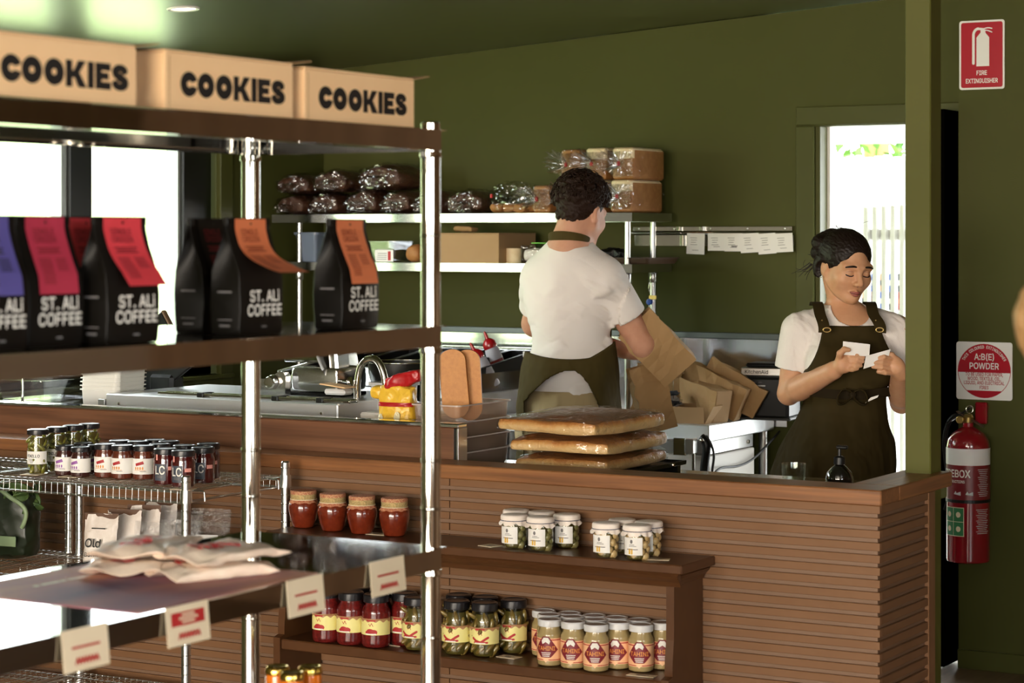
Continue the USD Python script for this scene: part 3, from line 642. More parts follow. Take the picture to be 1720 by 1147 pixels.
# ---------------------------------------------------------------- jars
def put(u, v, z, r, ymax=None, ymin=None):
    p = at(u, v, z=z)
    if ymax is not None: p[1] = min(p[1], ymax - r - 0.002)
    if ymin is not None: p[1] = max(p[1], ymin + r + 0.002)
    return p
def place_all(first, places, labels, zbase, group, rz=0.0):
    """the first place takes the thing itself, the others copies of it"""
    for k, (p, l) in enumerate(zip(places, labels)):
        rr = rz + ((k * 37) % 11 - 5) * 1.5
        if k == 0:
            x = UsdGeom.Xformable(first); ops = x.GetOrderedXformOps(); ops[0].Set(Gf.Vec3d(float(p[0]), float(p[1]), zbase)); ops[1].Set(float(rr)); tag(first, l, group=group)
        else: dup(first, l, (p[0], p[1], zbase), rr, group)
def lumps(r, z0, z1, n, size, seed, stretch=(1, 1, 1), tilt=True):
    """pieces of food packed against the glass"""
    g = np.random.default_rng(seed); L = []
    base = trimesh.creation.icosphere(subdivisions=1)
    for k in range(n):
        m = base.copy(); s = size * g.uniform(0.8, 1.2); m.vertices = m.vertices * s * np.asarray(stretch)
        if tilt: m.apply_transform(trimesh.transformations.euler_matrix(*g.uniform(-0.9, 0.9, 2), g.uniform(0, 6.28)))
        a = k * 2.39996; rr = r - s * 0.95
        m.apply_translation((rr * math.cos(a), rr * math.sin(a), z0 + (z1 - z0) * ((k + 0.5) / n))); L.append(m)
    return L
def thread(prof): return prof
A0 = -90 + 0.0
# tahini
def tahini():
    t = thing('tahini_jar', 'tahini', 'jar'); r, h = 0.0325, 0.119
    obj('jar', lathe([(0, 0), (r - 0.006, 0), (r - 0.001, 0.004), (r, 0.010), (r, 0.078), (r - 0.001, 0.084), (r - 0.006, 0.094), (r - 0.0065, 0.104), (0, 0.104)], 28), 'tahini', t, 40)
    ld = obj('lid', lathe([(r - 0.004, 0.101), (r - 0.0015, 0.102), (r - 0.001, 0.106), (r - 0.001, 0.116), (r - 0.003, h), (r - 0.007, h - 0.0002), (r - 0.009, h - 0.002), (0, h - 0.002)], 28), 'lid_white', t, 30)
    obj('lid_inset', lathe([(0, h - 0.0012), (r - 0.010, h - 0.0012)], 24), 'lid_inset', ld)
    lw, lh, lc = 0.155, 0.058, 0.044
    a0 = -72
    lab = obj('label', wrap(flat(rbox(lw, lh)), r + 0.0004, lc, a0, 0.012), 'tahini_label', t, True)
    obj('label_edge', wrap(join2([shift2(flat(rbox(lw, 0.0025)), 0, lh / 2 - 0.004), shift2(flat(rbox(lw, 0.002)), 0, -lh / 2 + 0.003)]), r + 0.0006, lc, a0, 0.012), 'ink_red', lab)
    dia = Polygon([(0.012, 0.033), (0.030, 0.008), (0.0, -0.034), (-0.030, 0.008), (-0.012, 0.033)]); dia = affinity.translate(Polygon([(-0.008, 0.034), (0.008, 0.034), (0.033, 0.0), (0.0, -0.033), (-0.033, 0.0)]), 0, 0.0)
    obj('label_diamond', wrap(flat(dia), r + 0.0008, lc, a0, 0.008), 'maroon', lab)
    obj('label_tip', wrap(flat(Polygon([(-0.013, -0.020), (0.013, -0.020), (0, -0.033)])), r + 0.001, lc, a0, 0.008), 'tahini_label', lab)
    obj('label_emblem', wrap(flat(Polygon([(-0.006, 0.031), (0.006, 0.031), (0.012, 0.022), (0.009, 0.014), (0.0, 0.020), (-0.009, 0.014), (-0.012, 0.022)])), r + 0.001, lc, a0, 0.008), 'ink_white', lab)
    obj('label_lettering', wrap(shift2(text2('TAHINI', 0.0105, True, 0.95), 0, 0.0035), r + 0.0011, lc, a0), 'orange_print', lab)
    obj('label_small_print', wrap(join2([shift2(flat(rbox(0.026 - 0.003 * k, 0.0018)), 0, -0.008 - 0.0042 * k) for k in range(3)]), r + 0.0011, lc, a0, 0.008), 'ink_white', lab)
    return t
tj = tahini()
tp = [(923.6, 1039), (962.8, 1043), (1001.2, 1047.7), (1038.7, 1043.7), (1077, 1048), (1106.7, 1045), (922.7, 1031), (961, 1034.6), (1000, 1039.3), (1077, 1038.4), (923.6, 1022.7), (962, 1026), (1000, 1030.6), (1037.8, 1034)]
tl = ['front tahini jar at the left end of the row', 'front tahini jar second from the left', 'front tahini jar in the middle, nearest the shelf edge', 'tahini jar set back just right of the middle front one', 'front tahini jar with a price card before it', 'tahini jar half hidden by the right shelf panel',
      'tahini jar directly behind the leftmost front one', 'middle-row tahini jar, second column from the left', 'middle-row tahini jar behind the nearest one', 'tahini jar behind the one with the price card', 'tahini jar at the back left corner against the slats', 'back-row tahini jar, second column from the left', 'back-row tahini jar in the third column', 'back-row tahini jar in the fourth column']
P = []
for (u, v) in tp:
    p = put(u, v, lz + 0.119, 0.0325, CY)
    for q in P:                                        # keep neighbours from touching
        d = p[:2] - q[:2]; L_ = np.linalg.norm(d)
        if L_ < 0.066: p[:2] = q[:2] + d / L_ * 0.066
    p[1] = min(p[1], CY - 0.0345); P.append(p)
place_all(tj, P, tl, lz + 0.0005, 'white-lidded tahini jars on the lower wooden shelf')

# red pepper and pickled pepper jars
def pepper_jar(name, kind):
    t = thing(name, 'pepper', 'jar'); r, h = 0.0395, 0.142
    prof = [(0, 0), (r - 0.008, 0), (r - 0.002, 0.005), (r, 0.014), (r, 0.092), (r - 0.002, 0.102), (r - 0.010, 0.114), (r - 0.0105, 0.124)]
    if kind == 'red': obj('jar', lathe(prof + [(0, 0.124)], 28), 'pepper_red', t, 40)
    else:
        obj('brine', lathe([(0, 0.003), (r - 0.012, 0.003), (r - 0.008, 0.012), (r - 0.008, 0.092), (r - 0.016, 0.112), (0, 0.112)], 20), 'brine', t, 40)
        obj('peppers', lumps(r - 0.001, 0.012, 0.106, 34, 0.010, 5, (0.7, 0.7, 2.0)), 'pickled_pepper', t, True, kind='stuff')
        obj('glass', lathe(prof, 28), 'jar_glass', t, 40)
    obj('lid', lathe([(r - 0.008, 0.120), (r - 0.005, 0.121), (r - 0.0045, 0.126), (r - 0.0045, 0.139), (r - 0.007, h), (r - 0.012, h), (r - 0.014, h - 0.0015), (0, h - 0.0015)], 28), 'lid_black', t, 30)
    a0 = -82; lc = 0.058; lh = 0.044; lw = 0.124
    lab = obj('label', wrap(flat(rbox(lw, lh)), r + 0.0004, lc, a0, 0.012), 'label_yellow', t, True)
    wav = Polygon([(-lw / 2, lh / 2), (lw / 2, lh / 2), (lw / 2, lh / 2 - 0.010)] + [(lw / 2 - lw * k / 40, lh / 2 - 0.007 - 0.003 * math.sin(k * 0.9)) for k in range(41)])
    obj('label_top', wrap(flat(wav), r + 0.0006, lc, a0, 0.01), 'label_tan', lab)
    obj('label_writing', wrap(join2([shift2(flat(rbox(0.026, 0.004, 0.001)), 0.0, lh / 2 - 0.005), shift2(flat(stroke([(-0.02, 0.006), (-0.016, 0.0), (-0.012, 0.008), (-0.008, 0.0)], 0.0015, 'round')), 0.014, 0.002)]), r + 0.0008, lc, a0, 0.01), 'ink_red', lab)
    art = unary_union([ell(-0.016, -0.012, 0.011, 0.007), ell(-0.006, -0.014, 0.010, 0.007), ell(-0.024, -0.015, 0.007, 0.005)]) if kind == 'red' else unary_union([stroke(spline([(-0.034, -0.006), (-0.026, -0.012), (-0.014, -0.016)], 10), 0.006, 'round'), stroke(spline([(0.008, -0.004), (-0.002, -0.010), (-0.012, -0.017)], 10), 0.006, 'round'), stroke([(-0.03, -0.017), (0.006, -0.017)], 0.005, 'round')])
    obj('label_picture', wrap(shift2(flat(art), 0.014, 0), r + 0.0008, lc, a0, 0.01), 'ink_red', lab)
    obj('label_strip', wrap(shift2(flat(rbox(0.030, 0.003)), 0.0, -0.019), r + 0.001, lc, a0, 0.01), 'ink_white', lab)
    return t
rj = pepper_jar('pepper_jar', 'red')
pp = [put(u, v, lz + 0.142, 0.0395, CY, sy0 - 0.0) for u, v in ((527, 994), (574, 996), (621, 1000), (671, 995), (551, 985), (600, 987), (640, 989))]
def spread(P, d):
    for it in range(12):
        for i in range(len(P)):
            for j in range(i):
                q = P[i][:2] - P[j][:2]; L_ = np.linalg.norm(q)
                if L_ < d: P[i][:2] += q / L_ * (d - L_) / 2; P[j][:2] -= q / L_ * (d - L_) / 2
        for p in P: p[1] = np.clip(p[1], sy0 + d / 2 - 0.012, CY - d / 2 - 0.002)
spread(pp, 0.080)
place_all(rj, pp, ['red pepper jar behind the hanging price card', 'red pepper jar second from the left on the lower wooden shelf', 'red pepper jar standing nearest the lower shelf edge', 'red pepper jar left of the green pickle jars', 'red pepper jar in the back row at the far left', 'red pepper jar in the back row, second along', 'red pepper jar in the back row beside the chrome post'], lz + 0.0005, 'jars of red peppers on the lower wooden shelf')
gj = pepper_jar('pickle_jar', 'green')
pp = [put(u, v, lz + 0.142, 0.0395, CY, sy0) for u, v in ((700, 1002), (767, 1008), (814, 1011), (863, 1006), (771, 998), (816, 1001))]
spread(pp, 0.080)
place_all(gj, pp, ['pickled pepper jar partly hidden by the chrome post', 'pickled pepper jar just right of the chrome post', 'pickled pepper jar nearest the shelf edge, beside a price card', 'pickled pepper jar at the right of its row', 'pickled pepper jar in the back row near the chrome post', 'pickled pepper jar in the back row, further right'], lz + 0.0005, 'jars of pickled peppers on the lower wooden shelf')

# terracotta paste jars with cloth covers
def paste_jar():
    t = thing('paste_jar', 'paste', 'jar'); r = 0.0425
    obj('jar', lathe([(0, 0), (0.027, 0), (0.030, 0.004), (0.036, 0.022), (0.0415, 0.046), (r, 0.058), (0.040, 0.068), (0.034, 0.075), (0.034, 0.09), (0, 0.09)], 32), 'paste_red', t, 60)
    a = np.arange(48) * 2 * math.pi / 48; fl = 0.0405 + 0.0018 * np.sin(a * 9) + 0.001 * np.sin(a * 5 + 1)
    rows = [(0.0355, 0.078), (None, 0.069)]
    V = np.vstack([np.c_[0.0355 * np.cos(a), 0.0355 * np.sin(a), np.full(48, 0.0785)], np.c_[fl * np.cos(a), fl * np.sin(a), 0.070 + 0.0015 * np.sin(a * 9 + 2)]])
    F = [(k, 48 + k, 48 + (k + 1) % 48) for k in range(48)] + [(k, 48 + (k + 1) % 48, (k + 1) % 48) for k in range(48)]
    cv = obj('cloth_cover', lathe([(0.0352, 0.078), (0.0358, 0.082), (0.0362, 0.092), (0.0365, 0.0935)], 36), 'cloth_pattern', t, 40)
    obj('cover_band', lathe([(0.0365, 0.0935), (0.0368, 0.1), (0.0355, 0.103)], 36), 'cloth_band', cv, 40)
    obj('cover_top', lathe([(0.0355, 0.103), (0.030, 0.1042), (0, 0.1045)], 36), 'cloth_top', cv, 40)
    obj('cover_frill', trimesh.Trimesh(V, np.array(F), process=False), 'cloth_top', cv, True)
    obj('twine', tube([(0.0365 * math.cos(q), 0.0365 * math.sin(q), 0.079) for q in np.linspace(0, 2 * math.pi, 37)], 0.0013, 6, False), 'twine', cv, True)
    return t
pj = paste_jar()
pp = [put(u, v, sz + 0.104, 0.0425, CY) for u, v in ((510, 823), (559, 828), (608, 832), (662.6, 835.5))]
place_all(pj, pp, ['cloth-covered red paste jar at the left end of the upper wooden shelf', 'cloth-covered red paste jar second from the left', 'cloth-covered red paste jar third from the left', 'cloth-covered red paste jar nearest the chrome post, at a price card'], sz + 0.0005, 'cloth-covered paste jars on the upper wooden shelf')

# paper-capped preserve jars
def preserve(name, kind):
    t = thing(name, 'preserve', 'jar'); r = 0.0335
    mt = 'artichoke' if kind == 'green' else 'garlic'
    obj('liquid', lathe([(0, 0.002), (r - 0.012, 0.002), (r - 0.007, 0.008), (r - 0.007, 0.066), (0, 0.066)], 20), 'brine', t, 40)
    obj('pieces', lumps(r - 0.001, 0.008, 0.062, 26 if kind == 'green' else 24, 0.0105, 9, (1, 1, 1.1) if kind == 'green' else (1, 1, 1)), mt, t, True, kind='stuff')
    obj('glass', lathe([(0, 0), (r - 0.006, 0), (r - 0.001, 0.004), (r, 0.010), (r, 0.062), (r - 0.003, 0.068), (r - 0.003, 0.074)], 28), 'jar_glass', t, 40)
    a = np.arange(60) * 2 * math.pi / 60; rf = 0.0385 + 0.0022 * np.sin(a * 11) + 0.0016 * np.sin(a * 7 + 1); zf = 0.062 + 0.003 * np.sin(a * 6) + 0.002 * np.sin(a * 13)
    cap = obj('paper_cap', lathe([(0.0352, 0.0715), (0.0362, 0.076), (0.0362, 0.083), (0.034, 0.0868), (0.028, 0.088), (0, 0.0885)], 36), 'paper_lid', t, 60)
    V = np.vstack([np.c_[0.0354 * np.cos(a), 0.0354 * np.sin(a), np.full(60, 0.0722)], np.c_[rf * np.cos(a), rf * np.sin(a), zf]])
    F = [(k, 60 + k, 60 + (k + 1) % 60) for k in range(60)] + [(k, 60 + (k + 1) % 60, (k + 1) % 60) for k in range(60)]
    obj('paper_skirt', trimesh.Trimesh(V, np.array(F), process=False), 'paper_lid', cap, True)
    obj('string', tube([(0.0362 * math.cos(q), 0.0362 * math.sin(q), 0.0728) for q in np.linspace(0, 2 * math.pi, 37)], 0.001, 6, False), 'twine_blue', cap, True)
    a0 = -84; lc = 0.036
    lab = obj('label', wrap(flat(rbox(0.054, 0.044)), r + 0.0005, lc, a0, 0.008), 'paper_white', t, True)
    obj('label_tag', wrap(shift2(flat(rbox(0.011, 0.014)), -0.004, -0.0125), r + 0.0009, lc, a0), 'tag_yellow', lab)
    obj('label_print', wrap(join2([shift2(flat(ell(0, 0, 0.0035, 0.005)), -0.002, 0.012), shift2(flat(rbox(0.014, 0.0014)), -0.001, 0.004), shift2(flat(rbox(0.020, 0.0014)), 0.001, 0.0005), shift2(flat(rbox(0.030, 0.002)), 0, -0.0075)]), r + 0.0007, lc, a0, 0.01), 'ink_grey', lab)
    return t
aj = preserve('artichoke_jar', 'green')
pp = [put(u, v, sz + 0.0885, 0.037, CY) for u, v in ((864, 863), (908, 867), (952, 862.5), (868, 855), (911, 857.5))]
spread(pp, 0.0775)
place_all(aj, pp, ['paper-capped artichoke jar front left, beside a price card', 'paper-capped artichoke jar at the front in the middle of its group', 'paper-capped artichoke jar at the right of its group', 'paper-capped artichoke jar behind the front left one', 'paper-capped artichoke jar behind the middle one'], sz + 0.0005, 'paper-capped artichoke jars on the upper wooden shelf')
bj = preserve('onion_jar', 'pale')
pp = [put(u, v, sz + 0.0885, 0.037, CY) for u, v in ((1015.5, 877.3), (1064, 882), (1045, 871), (1089.6, 874.4))]
spread(pp, 0.0775)
place_all(bj, pp, ['paper-capped pale onion jar at the left of its group', 'paper-capped pale onion jar at the front of its group', 'paper-capped pale onion jar at the back of its group', 'paper-capped pale onion jar at the right of its group'], sz + 0.0005, 'paper-capped jars of pale onions on the upper wooden shelf')

# gold-lidded honey-coloured jars on the lowest shelf of the steel rack
def gold_jar():
    t = thing('gold_lid_jar', 'gold', 'jar'); r, h = 0.022, 0.137
    obj('jar', lathe([(0, 0), (r - 0.004, 0), (r, 0.005), (r, 0.118), (r - 0.003, 0.122), (0, 0.122)], 24), 'honey', t, 40)
    a = np.arange(24) * 2 * math.pi / 24
    obj('lid', lathe([(r - 0.004, 0.121), (r + 0.0005, 0.122), (r + 0.0012, 0.127), (r + 0.0005, 0.133), (r - 0.003, h), (r - 0.006, h - 0.002), (0, h - 0.002)], 24), 'lid_gold', t, 40)
    return t
hj = gold_jar()
pp = [put(u, v, 0.656 + 0.137, 0.022) for u, v in ((466, 1117), (491, 1127), (521, 1117))]
place_all(hj, pp, ['gold-lidded orange jar at the left of the three', 'gold-lidded orange jar at the front of the three', 'gold-lidded orange jar at the right of the three'], 0.6555, 'gold-lidded orange jars on the lowest steel shelf')

# jars on the wire shelf
WZ = 0.9255
def small_jar(name, r, h, content, lid, build):
    t = thing(name, 'jar', 'jar')
    obj('jar', lathe([(0, 0), (r - 0.005, 0), (r - 0.001, 0.003), (r, 0.008), (r, h * 0.68), (r - 0.004, h * 0.78), (r - 0.004, h * 0.86), (0, h * 0.86)], 24), content, t, 40)
    obj('lid', lathe([(r - 0.004, h * 0.83), (r - 0.001, h * 0.84), (r - 0.0005, h * 0.87), (r - 0.0005, h - 0.002), (r - 0.003, h), (r - 0.006, h), (r - 0.008, h - 0.0012), (0, h - 0.0012)], 24), lid, t, 30)
    build(t, r, h); return t
def gherkin_jar():
    t = thing('gherkin_jar', 'g', 'jar'); r, h = 0.0297, 0.127
    obj('brine', lathe([(0, 0.002), (r - 0.011, 0.002), (r - 0.0065, 0.008), (r - 0.0065, 0.104), (0, 0.104)], 20), 'brine', t, 40)
    obj('gherkins', lumps(r - 0.001, 0.010, 0.100, 34, 0.0078, 21, (0.8, 0.8, 1.9)), 'gherkin', t, True, kind='stuff')
    obj('glass', lathe([(0, 0), (r - 0.005, 0), (r - 0.001, 0.003), (r, 0.008), (r, 0.102), (r - 0.003, 0.110), (r - 0.003, 0.116)], 28), 'jar_glass', t, 40)
    obj('lid', lathe([(r - 0.003, 0.112), (r + 0.0005, 0.113), (r + 0.001, 0.118), (r + 0.001, 0.125), (r - 0.002, h), (0, h)], 28), 'lid_black', t, 30)
    lab = obj('label', wrap(flat(rbox(0.085, 0.036)), r + 0.0005, 0.048, -68, 0.01), 'paper_white', t, True)
    obj('label_lettering', wrap(shift2(text2('PINILLO', 0.0078, True, 0.95), -0.002, 0.005), r + 0.0009, 0.048, -66), 'ink_black', lab)
    obj('label_print', wrap(join2([shift2(flat(rbox(0.022 - 0.004 * k, 0.0014)), -0.004, -0.004 - 0.0034 * k) for k in range(4)]), r + 0.0009, 0.048, -70, 0.01), 'ink_grey', lab)
    return t
kj = gherkin_jar()
ymn = 4.70
pp = [put(u, v, WZ + 0.127, 0.0297, CY - 0.06, ymn) for u, v in ((63.7, 720.5), (95.6, 716.7), (123, 713.7), (150, 711))]
place_all(kj, pp, ['tall gherkin jar at the front left of the wire shelf', 'tall gherkin jar second in its line', 'tall gherkin jar third in its line', 'tall gherkin jar at the back end of its line'], WZ, 'tall gherkin jars on the wire shelf')
def label_pic(col):
    def f(t, r, h):
        lab = obj('label', wrap(flat(rbox(r * 3.6, h * 0.46)), r + 0.0005, h * 0.40, -58, 0.008), 'paper_white', t, True)
        roof = Polygon([(-0.013, 0.004), (0.010, 0.011), (0.013, 0.003), (-0.011, -0.003)])
        obj('label_picture', wrap(flat(affinity.translate(roof, -0.006, 0.002)), r + 0.0008, h * 0.42, -66, 0.006), col, lab)
        obj('label_figures', wrap(flat(unary_union([ell(-0.018 + 0.007 * k, -0.007, 0.0022, 0.0042) for k in range(4)] + [affinity.translate(rbox(0.034, 0.001), -0.006, -0.0125)])), r + 0.0008, h * 0.42, -66, 0.006), 'orange_print' if col == 'red_print' else col, lab)
        obj('label_print', wrap(shift2(flat(rbox(0.018, 0.0014)), 0.004, -0.0155), r + 0.0008, h * 0.42, -66, 0.01), 'ink_grey', lab)
    return f
uj = small_jar('jam_jar', 0.0275, 0.085, 'jam_dark', 'lid_black', label_pic('purple_print'))
pp = [put(u, v, WZ + 0.085, 0.0275, CY - 0.06, ymn) for u, v in ((135.6, 750), (109, 747.5), (163, 746), (140, 743))]
spread_w = lambda P, d: [[(lambda q, L_: (P[i].__setitem__(slice(0, 2), P[i][:2] + q / L_ * (d - L_) / 2), P[j].__setitem__(slice(0, 2), P[j][:2] - q / L_ * (d - L_) / 2)) if L_ < d else None)(P[i][:2] - P[j][:2], np.linalg.norm(P[i][:2] - P[j][:2])) for i in range(len(P)) for j in range(i)] for _ in range(10)]
spread_w(pp, 0.056)
place_all(uj, pp, ['dark jam jar with a purple label, front right of its group', 'dark jam jar with a purple label beside the gherkin jars', 'dark jam jar behind, next to the red-labelled jars', 'dark jam jar at the back of the purple-labelled group'], WZ, 'dark jam jars with purple labels on the wire shelf', -6)
vj = small_jar('chutney_jar', 0.0305, 0.094, 'chutney', 'lid_black', label_pic('red_print'))
pp = [put(u, v, WZ + 0.094, 0.0305, CY - 0.06, ymn) for u, v in ((207.5, 747), (177, 744.8), (241.5, 747.4), (266, 745), (203, 739), (232, 740), (258, 738), (284, 740))]
spread_w(pp, 0.062)
place_all(vj, pp, ['chutney jar with a red roof label, second from the left in front', 'chutney jar with a red roof label, leftmost in front', 'chutney jar third from the left in front', 'chutney jar just left of the slate-labelled jars', 'chutney jar in the back row, first from the left', 'chutney jar in the back row, second from the left', 'chutney jar in the back row, third from the left', 'chutney jar in the back row, rightmost'], WZ, 'chutney jars on the wire shelf')
def slate(t, r, h):
    lab = obj('label', wrap(flat(rbox(0.034, h * 0.46)), r + 0.0005, h * 0.36, -78, 0.008), 'slate_label', t, True)
    obj('label_lettering', wrap(shift2(text2('LC', 0.022, True, 0.80), 0.0, 0.006), r + 0.0009, h * 0.36, -78), 'ink_white', lab)
    obj('label_print', wrap(join2([shift2(flat(rbox(0.020 - 0.002 * k, 0.0012)), 0, -0.009 - 0.0028 * k) for k in range(3)]), r + 0.0009, h * 0.36, -78, 0.01), 'ink_grey', lab)
    obj('seal', wrap(shift2(flat(rbox(0.006, 0.018)), 0, h * 0.76), r - 0.0005, 0, -96), 'pink_label', t)
    obj('price_sticker', wrap(shift2(flat(rbox(0.019, 0.010)), 0, h * 0.47), r + 0.0009, 0, -22, 0.01), 'pink_label', t)
lj = small_jar('tomato_jar', 0.0325, 0.098, 'tomato_red', 'lid_black', slate)
pp = [put(u, v, WZ + 0.098, 0.0325, CY - 0.06, ymn) for u, v in ((308, 755.6), (278, 752.6), (341, 750.4), (310, 747), (350, 744))]
spread_w(pp, 0.066)
place_all(lj, pp, ['red tomato jar with a slate label, nearest the shelf post', 'red tomato jar with a slate label beside the chutney jars', 'red tomato jar at the right of its group', 'red tomato jar in the middle of its back row', 'red tomato jar at the far right of its back row'], WZ, 'red tomato jars with slate labels on the wire shelf')

# small cards lying before the jars
def lying_card(label, u, v, z, w=0.06, d=0.035, rz=0.0, mt='paper_cream', cat='price tag'):
    p = at(u, v, z=z); t = thing('shelf_card', label, cat, (p[0], p[1], z + 0.0006), rz)
    obj('card', bx(-w / 2, w / 2, -d / 2, d / 2, 0, 0.0012), mt, t)
    obj('print', place2(join2([shift2(flat(rbox(w * 0.5, d * 0.12)), 0, d * 0.12), shift2(flat(rbox(w * 0.34, d * 0.14)), 0, -d * 0.16)]), (0, 0, 0.0016), (1, 0, 0), (0, 1, 0)), 'ink_grey', t)
lying_card('price card before the tall gherkin jars', 56, 797, WZ + 0.002, 0.06, 0.045, 12)
lying_card('price card before the purple-labelled jam jars', 120, 801, WZ + 0.002, 0.06, 0.045, 8)
lying_card('price card before the slate-labelled tomato jars', 308, 822, WZ + 0.002, 0.06, 0.04, 8)
lying_card('price card before the cloth-covered paste jars', 634, 897.5, sz, 0.06, 0.035, 4)
lying_card('price card at the left of the paper-capped artichoke jars', 824, 917, sz, 0.05, 0.045, -15)
lying_card('price card at the right of the paper-capped onion jars', 1105, 940, sz, 0.06, 0.03, 20)
lying_card('price card beside the pickled pepper jars', 855, 1104, lz, 0.06, 0.035, -6)
lying_card('price card before the red pepper jars', 661, 1083, lz, 0.06, 0.035, 2)
lying_card('price card before the tahini jars on the lower wooden shelf', 1078, 1135, lz, 0.075, 0.028, 3)

# ---------------------------------------------------------------- chrome wire shelving
def wire_unit(name, label, x0, x1, levels, posts, hk=0.04):
    t = thing(name, label, 'wire shelf')
    y0, y1 = 4.69, 5.13
    for (px, py) in posts:
        obj('post', lathe([(0, 0.967), (0.010, 0.967), (0.0127, 0.963), (0.0127, 0)], 24, (px, py, 0)), 'wire_chrome', t, 30)
        obj('post_grooves', [lathe([(0.0127, z - 0.0016), (0.0134, z - 0.0006), (0.0134, z + 0.0006), (0.0127, z + 0.0016)], 24, (px, py, 0)) for z in np.arange(0.06, 0.96, 0.0254)], 'wire_chrome', t, 30, kind='stuff')
        for z in levels:
            obj('collar', lathe([(0.0128, z - 0.030), (0.0165, z - 0.030), (0.0155, z + 0.004), (0.0128, z + 0.004)], 24, (px, py, 0)), 'wire_chrome', t, 30)
    for z in levels:
        w = []
        for (yy, dz) in ((y0, 0), (y1, 0)):
            obj('edge_wire', tube([(x0, yy, z - 0.003), (x1, yy, z - 0.003)], 0.0032, 8), 'wire_chrome', t, True)
            obj('edge_wire', tube([(x0, yy, z - 0.031), (x1, yy, z - 0.031)], 0.0032, 8), 'wire_chrome', t, True)
            n = int((x1 - x0) / 0.0215); zz = []
            obj('edge_ties', [tube([(x0 + (k + 0.5) * (x1 - x0) / n, yy - 0.003, z), (x0 + (k + 0.5) * (x1 - x0) / n, yy - 0.0035, z - 0.032)], 0.0009, 5) for k in range(n)], 'wire_chrome', t, True, kind='stuff')
        for xx in (x0, x1):
            obj('end_wire', tube([(xx, y0, z - 0.003), (xx, y1, z - 0.003)], 0.0032, 8), 'wire_chrome', t, True)
            obj('end_wire', tube([(xx, y0, z - 0.031), (xx, y1, z - 0.031)], 0.0032, 8), 'wire_chrome', t, True)
        for k, yy in enumerate((y0 + 0.05, y0 + 0.22, y1 - 0.06)):
            obj('truss_wire', tube([(x0 + 0.004, yy, z - 0.028), (x0 + 0.004, yy, z - 0.006), (x0 + 0.010, yy, z - 0.0025), (x1 + hk - 0.010, yy, z - 0.0025), (x1 + hk - 0.002, yy, z - 0.006), (x1 + hk, yy, z - 0.03)], 0.0028, 8), 'wire_chrome', t, True)
        n = int((x1 - x0) / 0.0215)
        obj('cross_wires', [tube([(x0 + (k + 0.5) * (x1 - x0) / n, y0, z), (x0 + (k + 0.5) * (x1 - x0) / n, y1, z)], 0.0014, 5) for k in range(n)], 'wire_chrome', t, True, kind='stuff')
wx1, wxa, wxb = -3.735, -4.484, -4.526
wire_unit('wire_shelf_unit', 'chrome wire shelving unit with jars on top, right-hand of the two', wxa - 0.012, wx1 - 0.016, (0.924, 0.650, 0.30), [(wx1, 4.69), (wx1 + 0.005, 5.128), (wxa, 4.69), (wxa, 5.128)])
wire_unit('wire_shelf_unit', 'chrome wire shelving unit at the left picture edge, holding bagged greens', -5.25, wxb + 0.012, (0.924, 0.654, 0.286), [(wxb, 4.69), (wxb, 5.128), (-5.24, 4.69), (-5.24, 5.128)], -0.004)

# bags standing on the second level of the right-hand wire unit
clear('plastic_film', (0.93, 0.93, 0.93), 0.08, bump=(60, 0.01), gain=0.05)
def pouch(name, label, x, y, z, W, H, D_, rz, mt, lean, seed, cat='bag', text=None, film=False):
    t = thing(name, label, cat, (x, y, z), rot=(lean, 0, rz))
    n, mrow = 16, 18
    V = []; zs = np.linspace(0, H, mrow); sx = np.linspace(-1, 1, n)
    for side in (-1, 1):
        for zz in zs:
            k = zz / H; dd = D_ / 2 * (1 - k ** 1.6) * np.sqrt(np.clip(1 - (sx * 0.98) ** 4, 0, 1)) + 0.0008
            V.append(np.c_[sx * W / 2 * (1 - 0.06 * math.sin(k * 3)), side * dd, np.full(n, zz)])
    V = np.vstack(V); nz = (meshkit.fbm(V * 35, 3, seed) - 0.5) * 0.012; V[:, 1] += nz * np.sign(V[:, 1] + 1e-9) * (V[:, 2] / H > 0.05); V[:, 2] += (meshkit.fbm(V[:, [0, 0, 0]] * 20, 2, seed) - 0.5) * 0.008 * (V[:, 2] / H)
    i, j = np.meshgrid(np.arange(mrow - 1), np.arange(n - 1), indexing='ij'); a = (i * n + j).ravel(); o = mrow * n
    F = np.vstack([np.c_[a, a + 1, a + n + 1], np.c_[a, a + n + 1, a + n], np.c_[a + o, a + o + n + 1, a + o + 1], np.c_[a + o, a + o + n, a + o + n + 1]])
    bot = np.arange(n - 1); F = np.vstack([F, np.c_[bot, bot + o, bot + o + 1], np.c_[bot, bot + o + 1, bot + 1]])
    obj('film' if film else 'pouch', trimesh.Trimesh(V, F, process=False), mt, t, True)
    if not film:
        obj('top_seal', bx(-W / 2 * 0.98, W / 2 * 0.98, -0.0015, 0.0015, H - 0.016, H + 0.003), 'shelf_paint' if seed % 2 else mt, t)
    if text:
        g = join2([shift2(text2(s, hh, b), dx, H * kk) for (s, hh, dx, kk, b) in text] + [shift2(flat(rbox(W * 0.4, 0.003)), 0, H * 0.78)])
        dd = D_ / 2 * (1 - (g[0][:, 1] / H) ** 1.6)
        obj('lettering', trimesh.Trimesh(np.c_[g[0][:, 0], -dd - 0.010, g[0][:, 1]], g[1], process=False), 'ink_black', t)
    if film:
        obj('contents', mv(sub_box(-W * 0.42, W * 0.42, -D_ * 0.32, D_ * 0.32, 0.004, H * 0.55, 0.02), 0, 0, 0), 'flour_bag', t, True)
        obj('paper_label', bx(-W * 0.28, W * 0.28, -D_ / 2 - 0.002, -D_ / 2, H * 0.25, H * 0.6), 'paper_white', t)
    return t
q = lambda u, y: at(u, y=y)[0]
z2 = 0.652
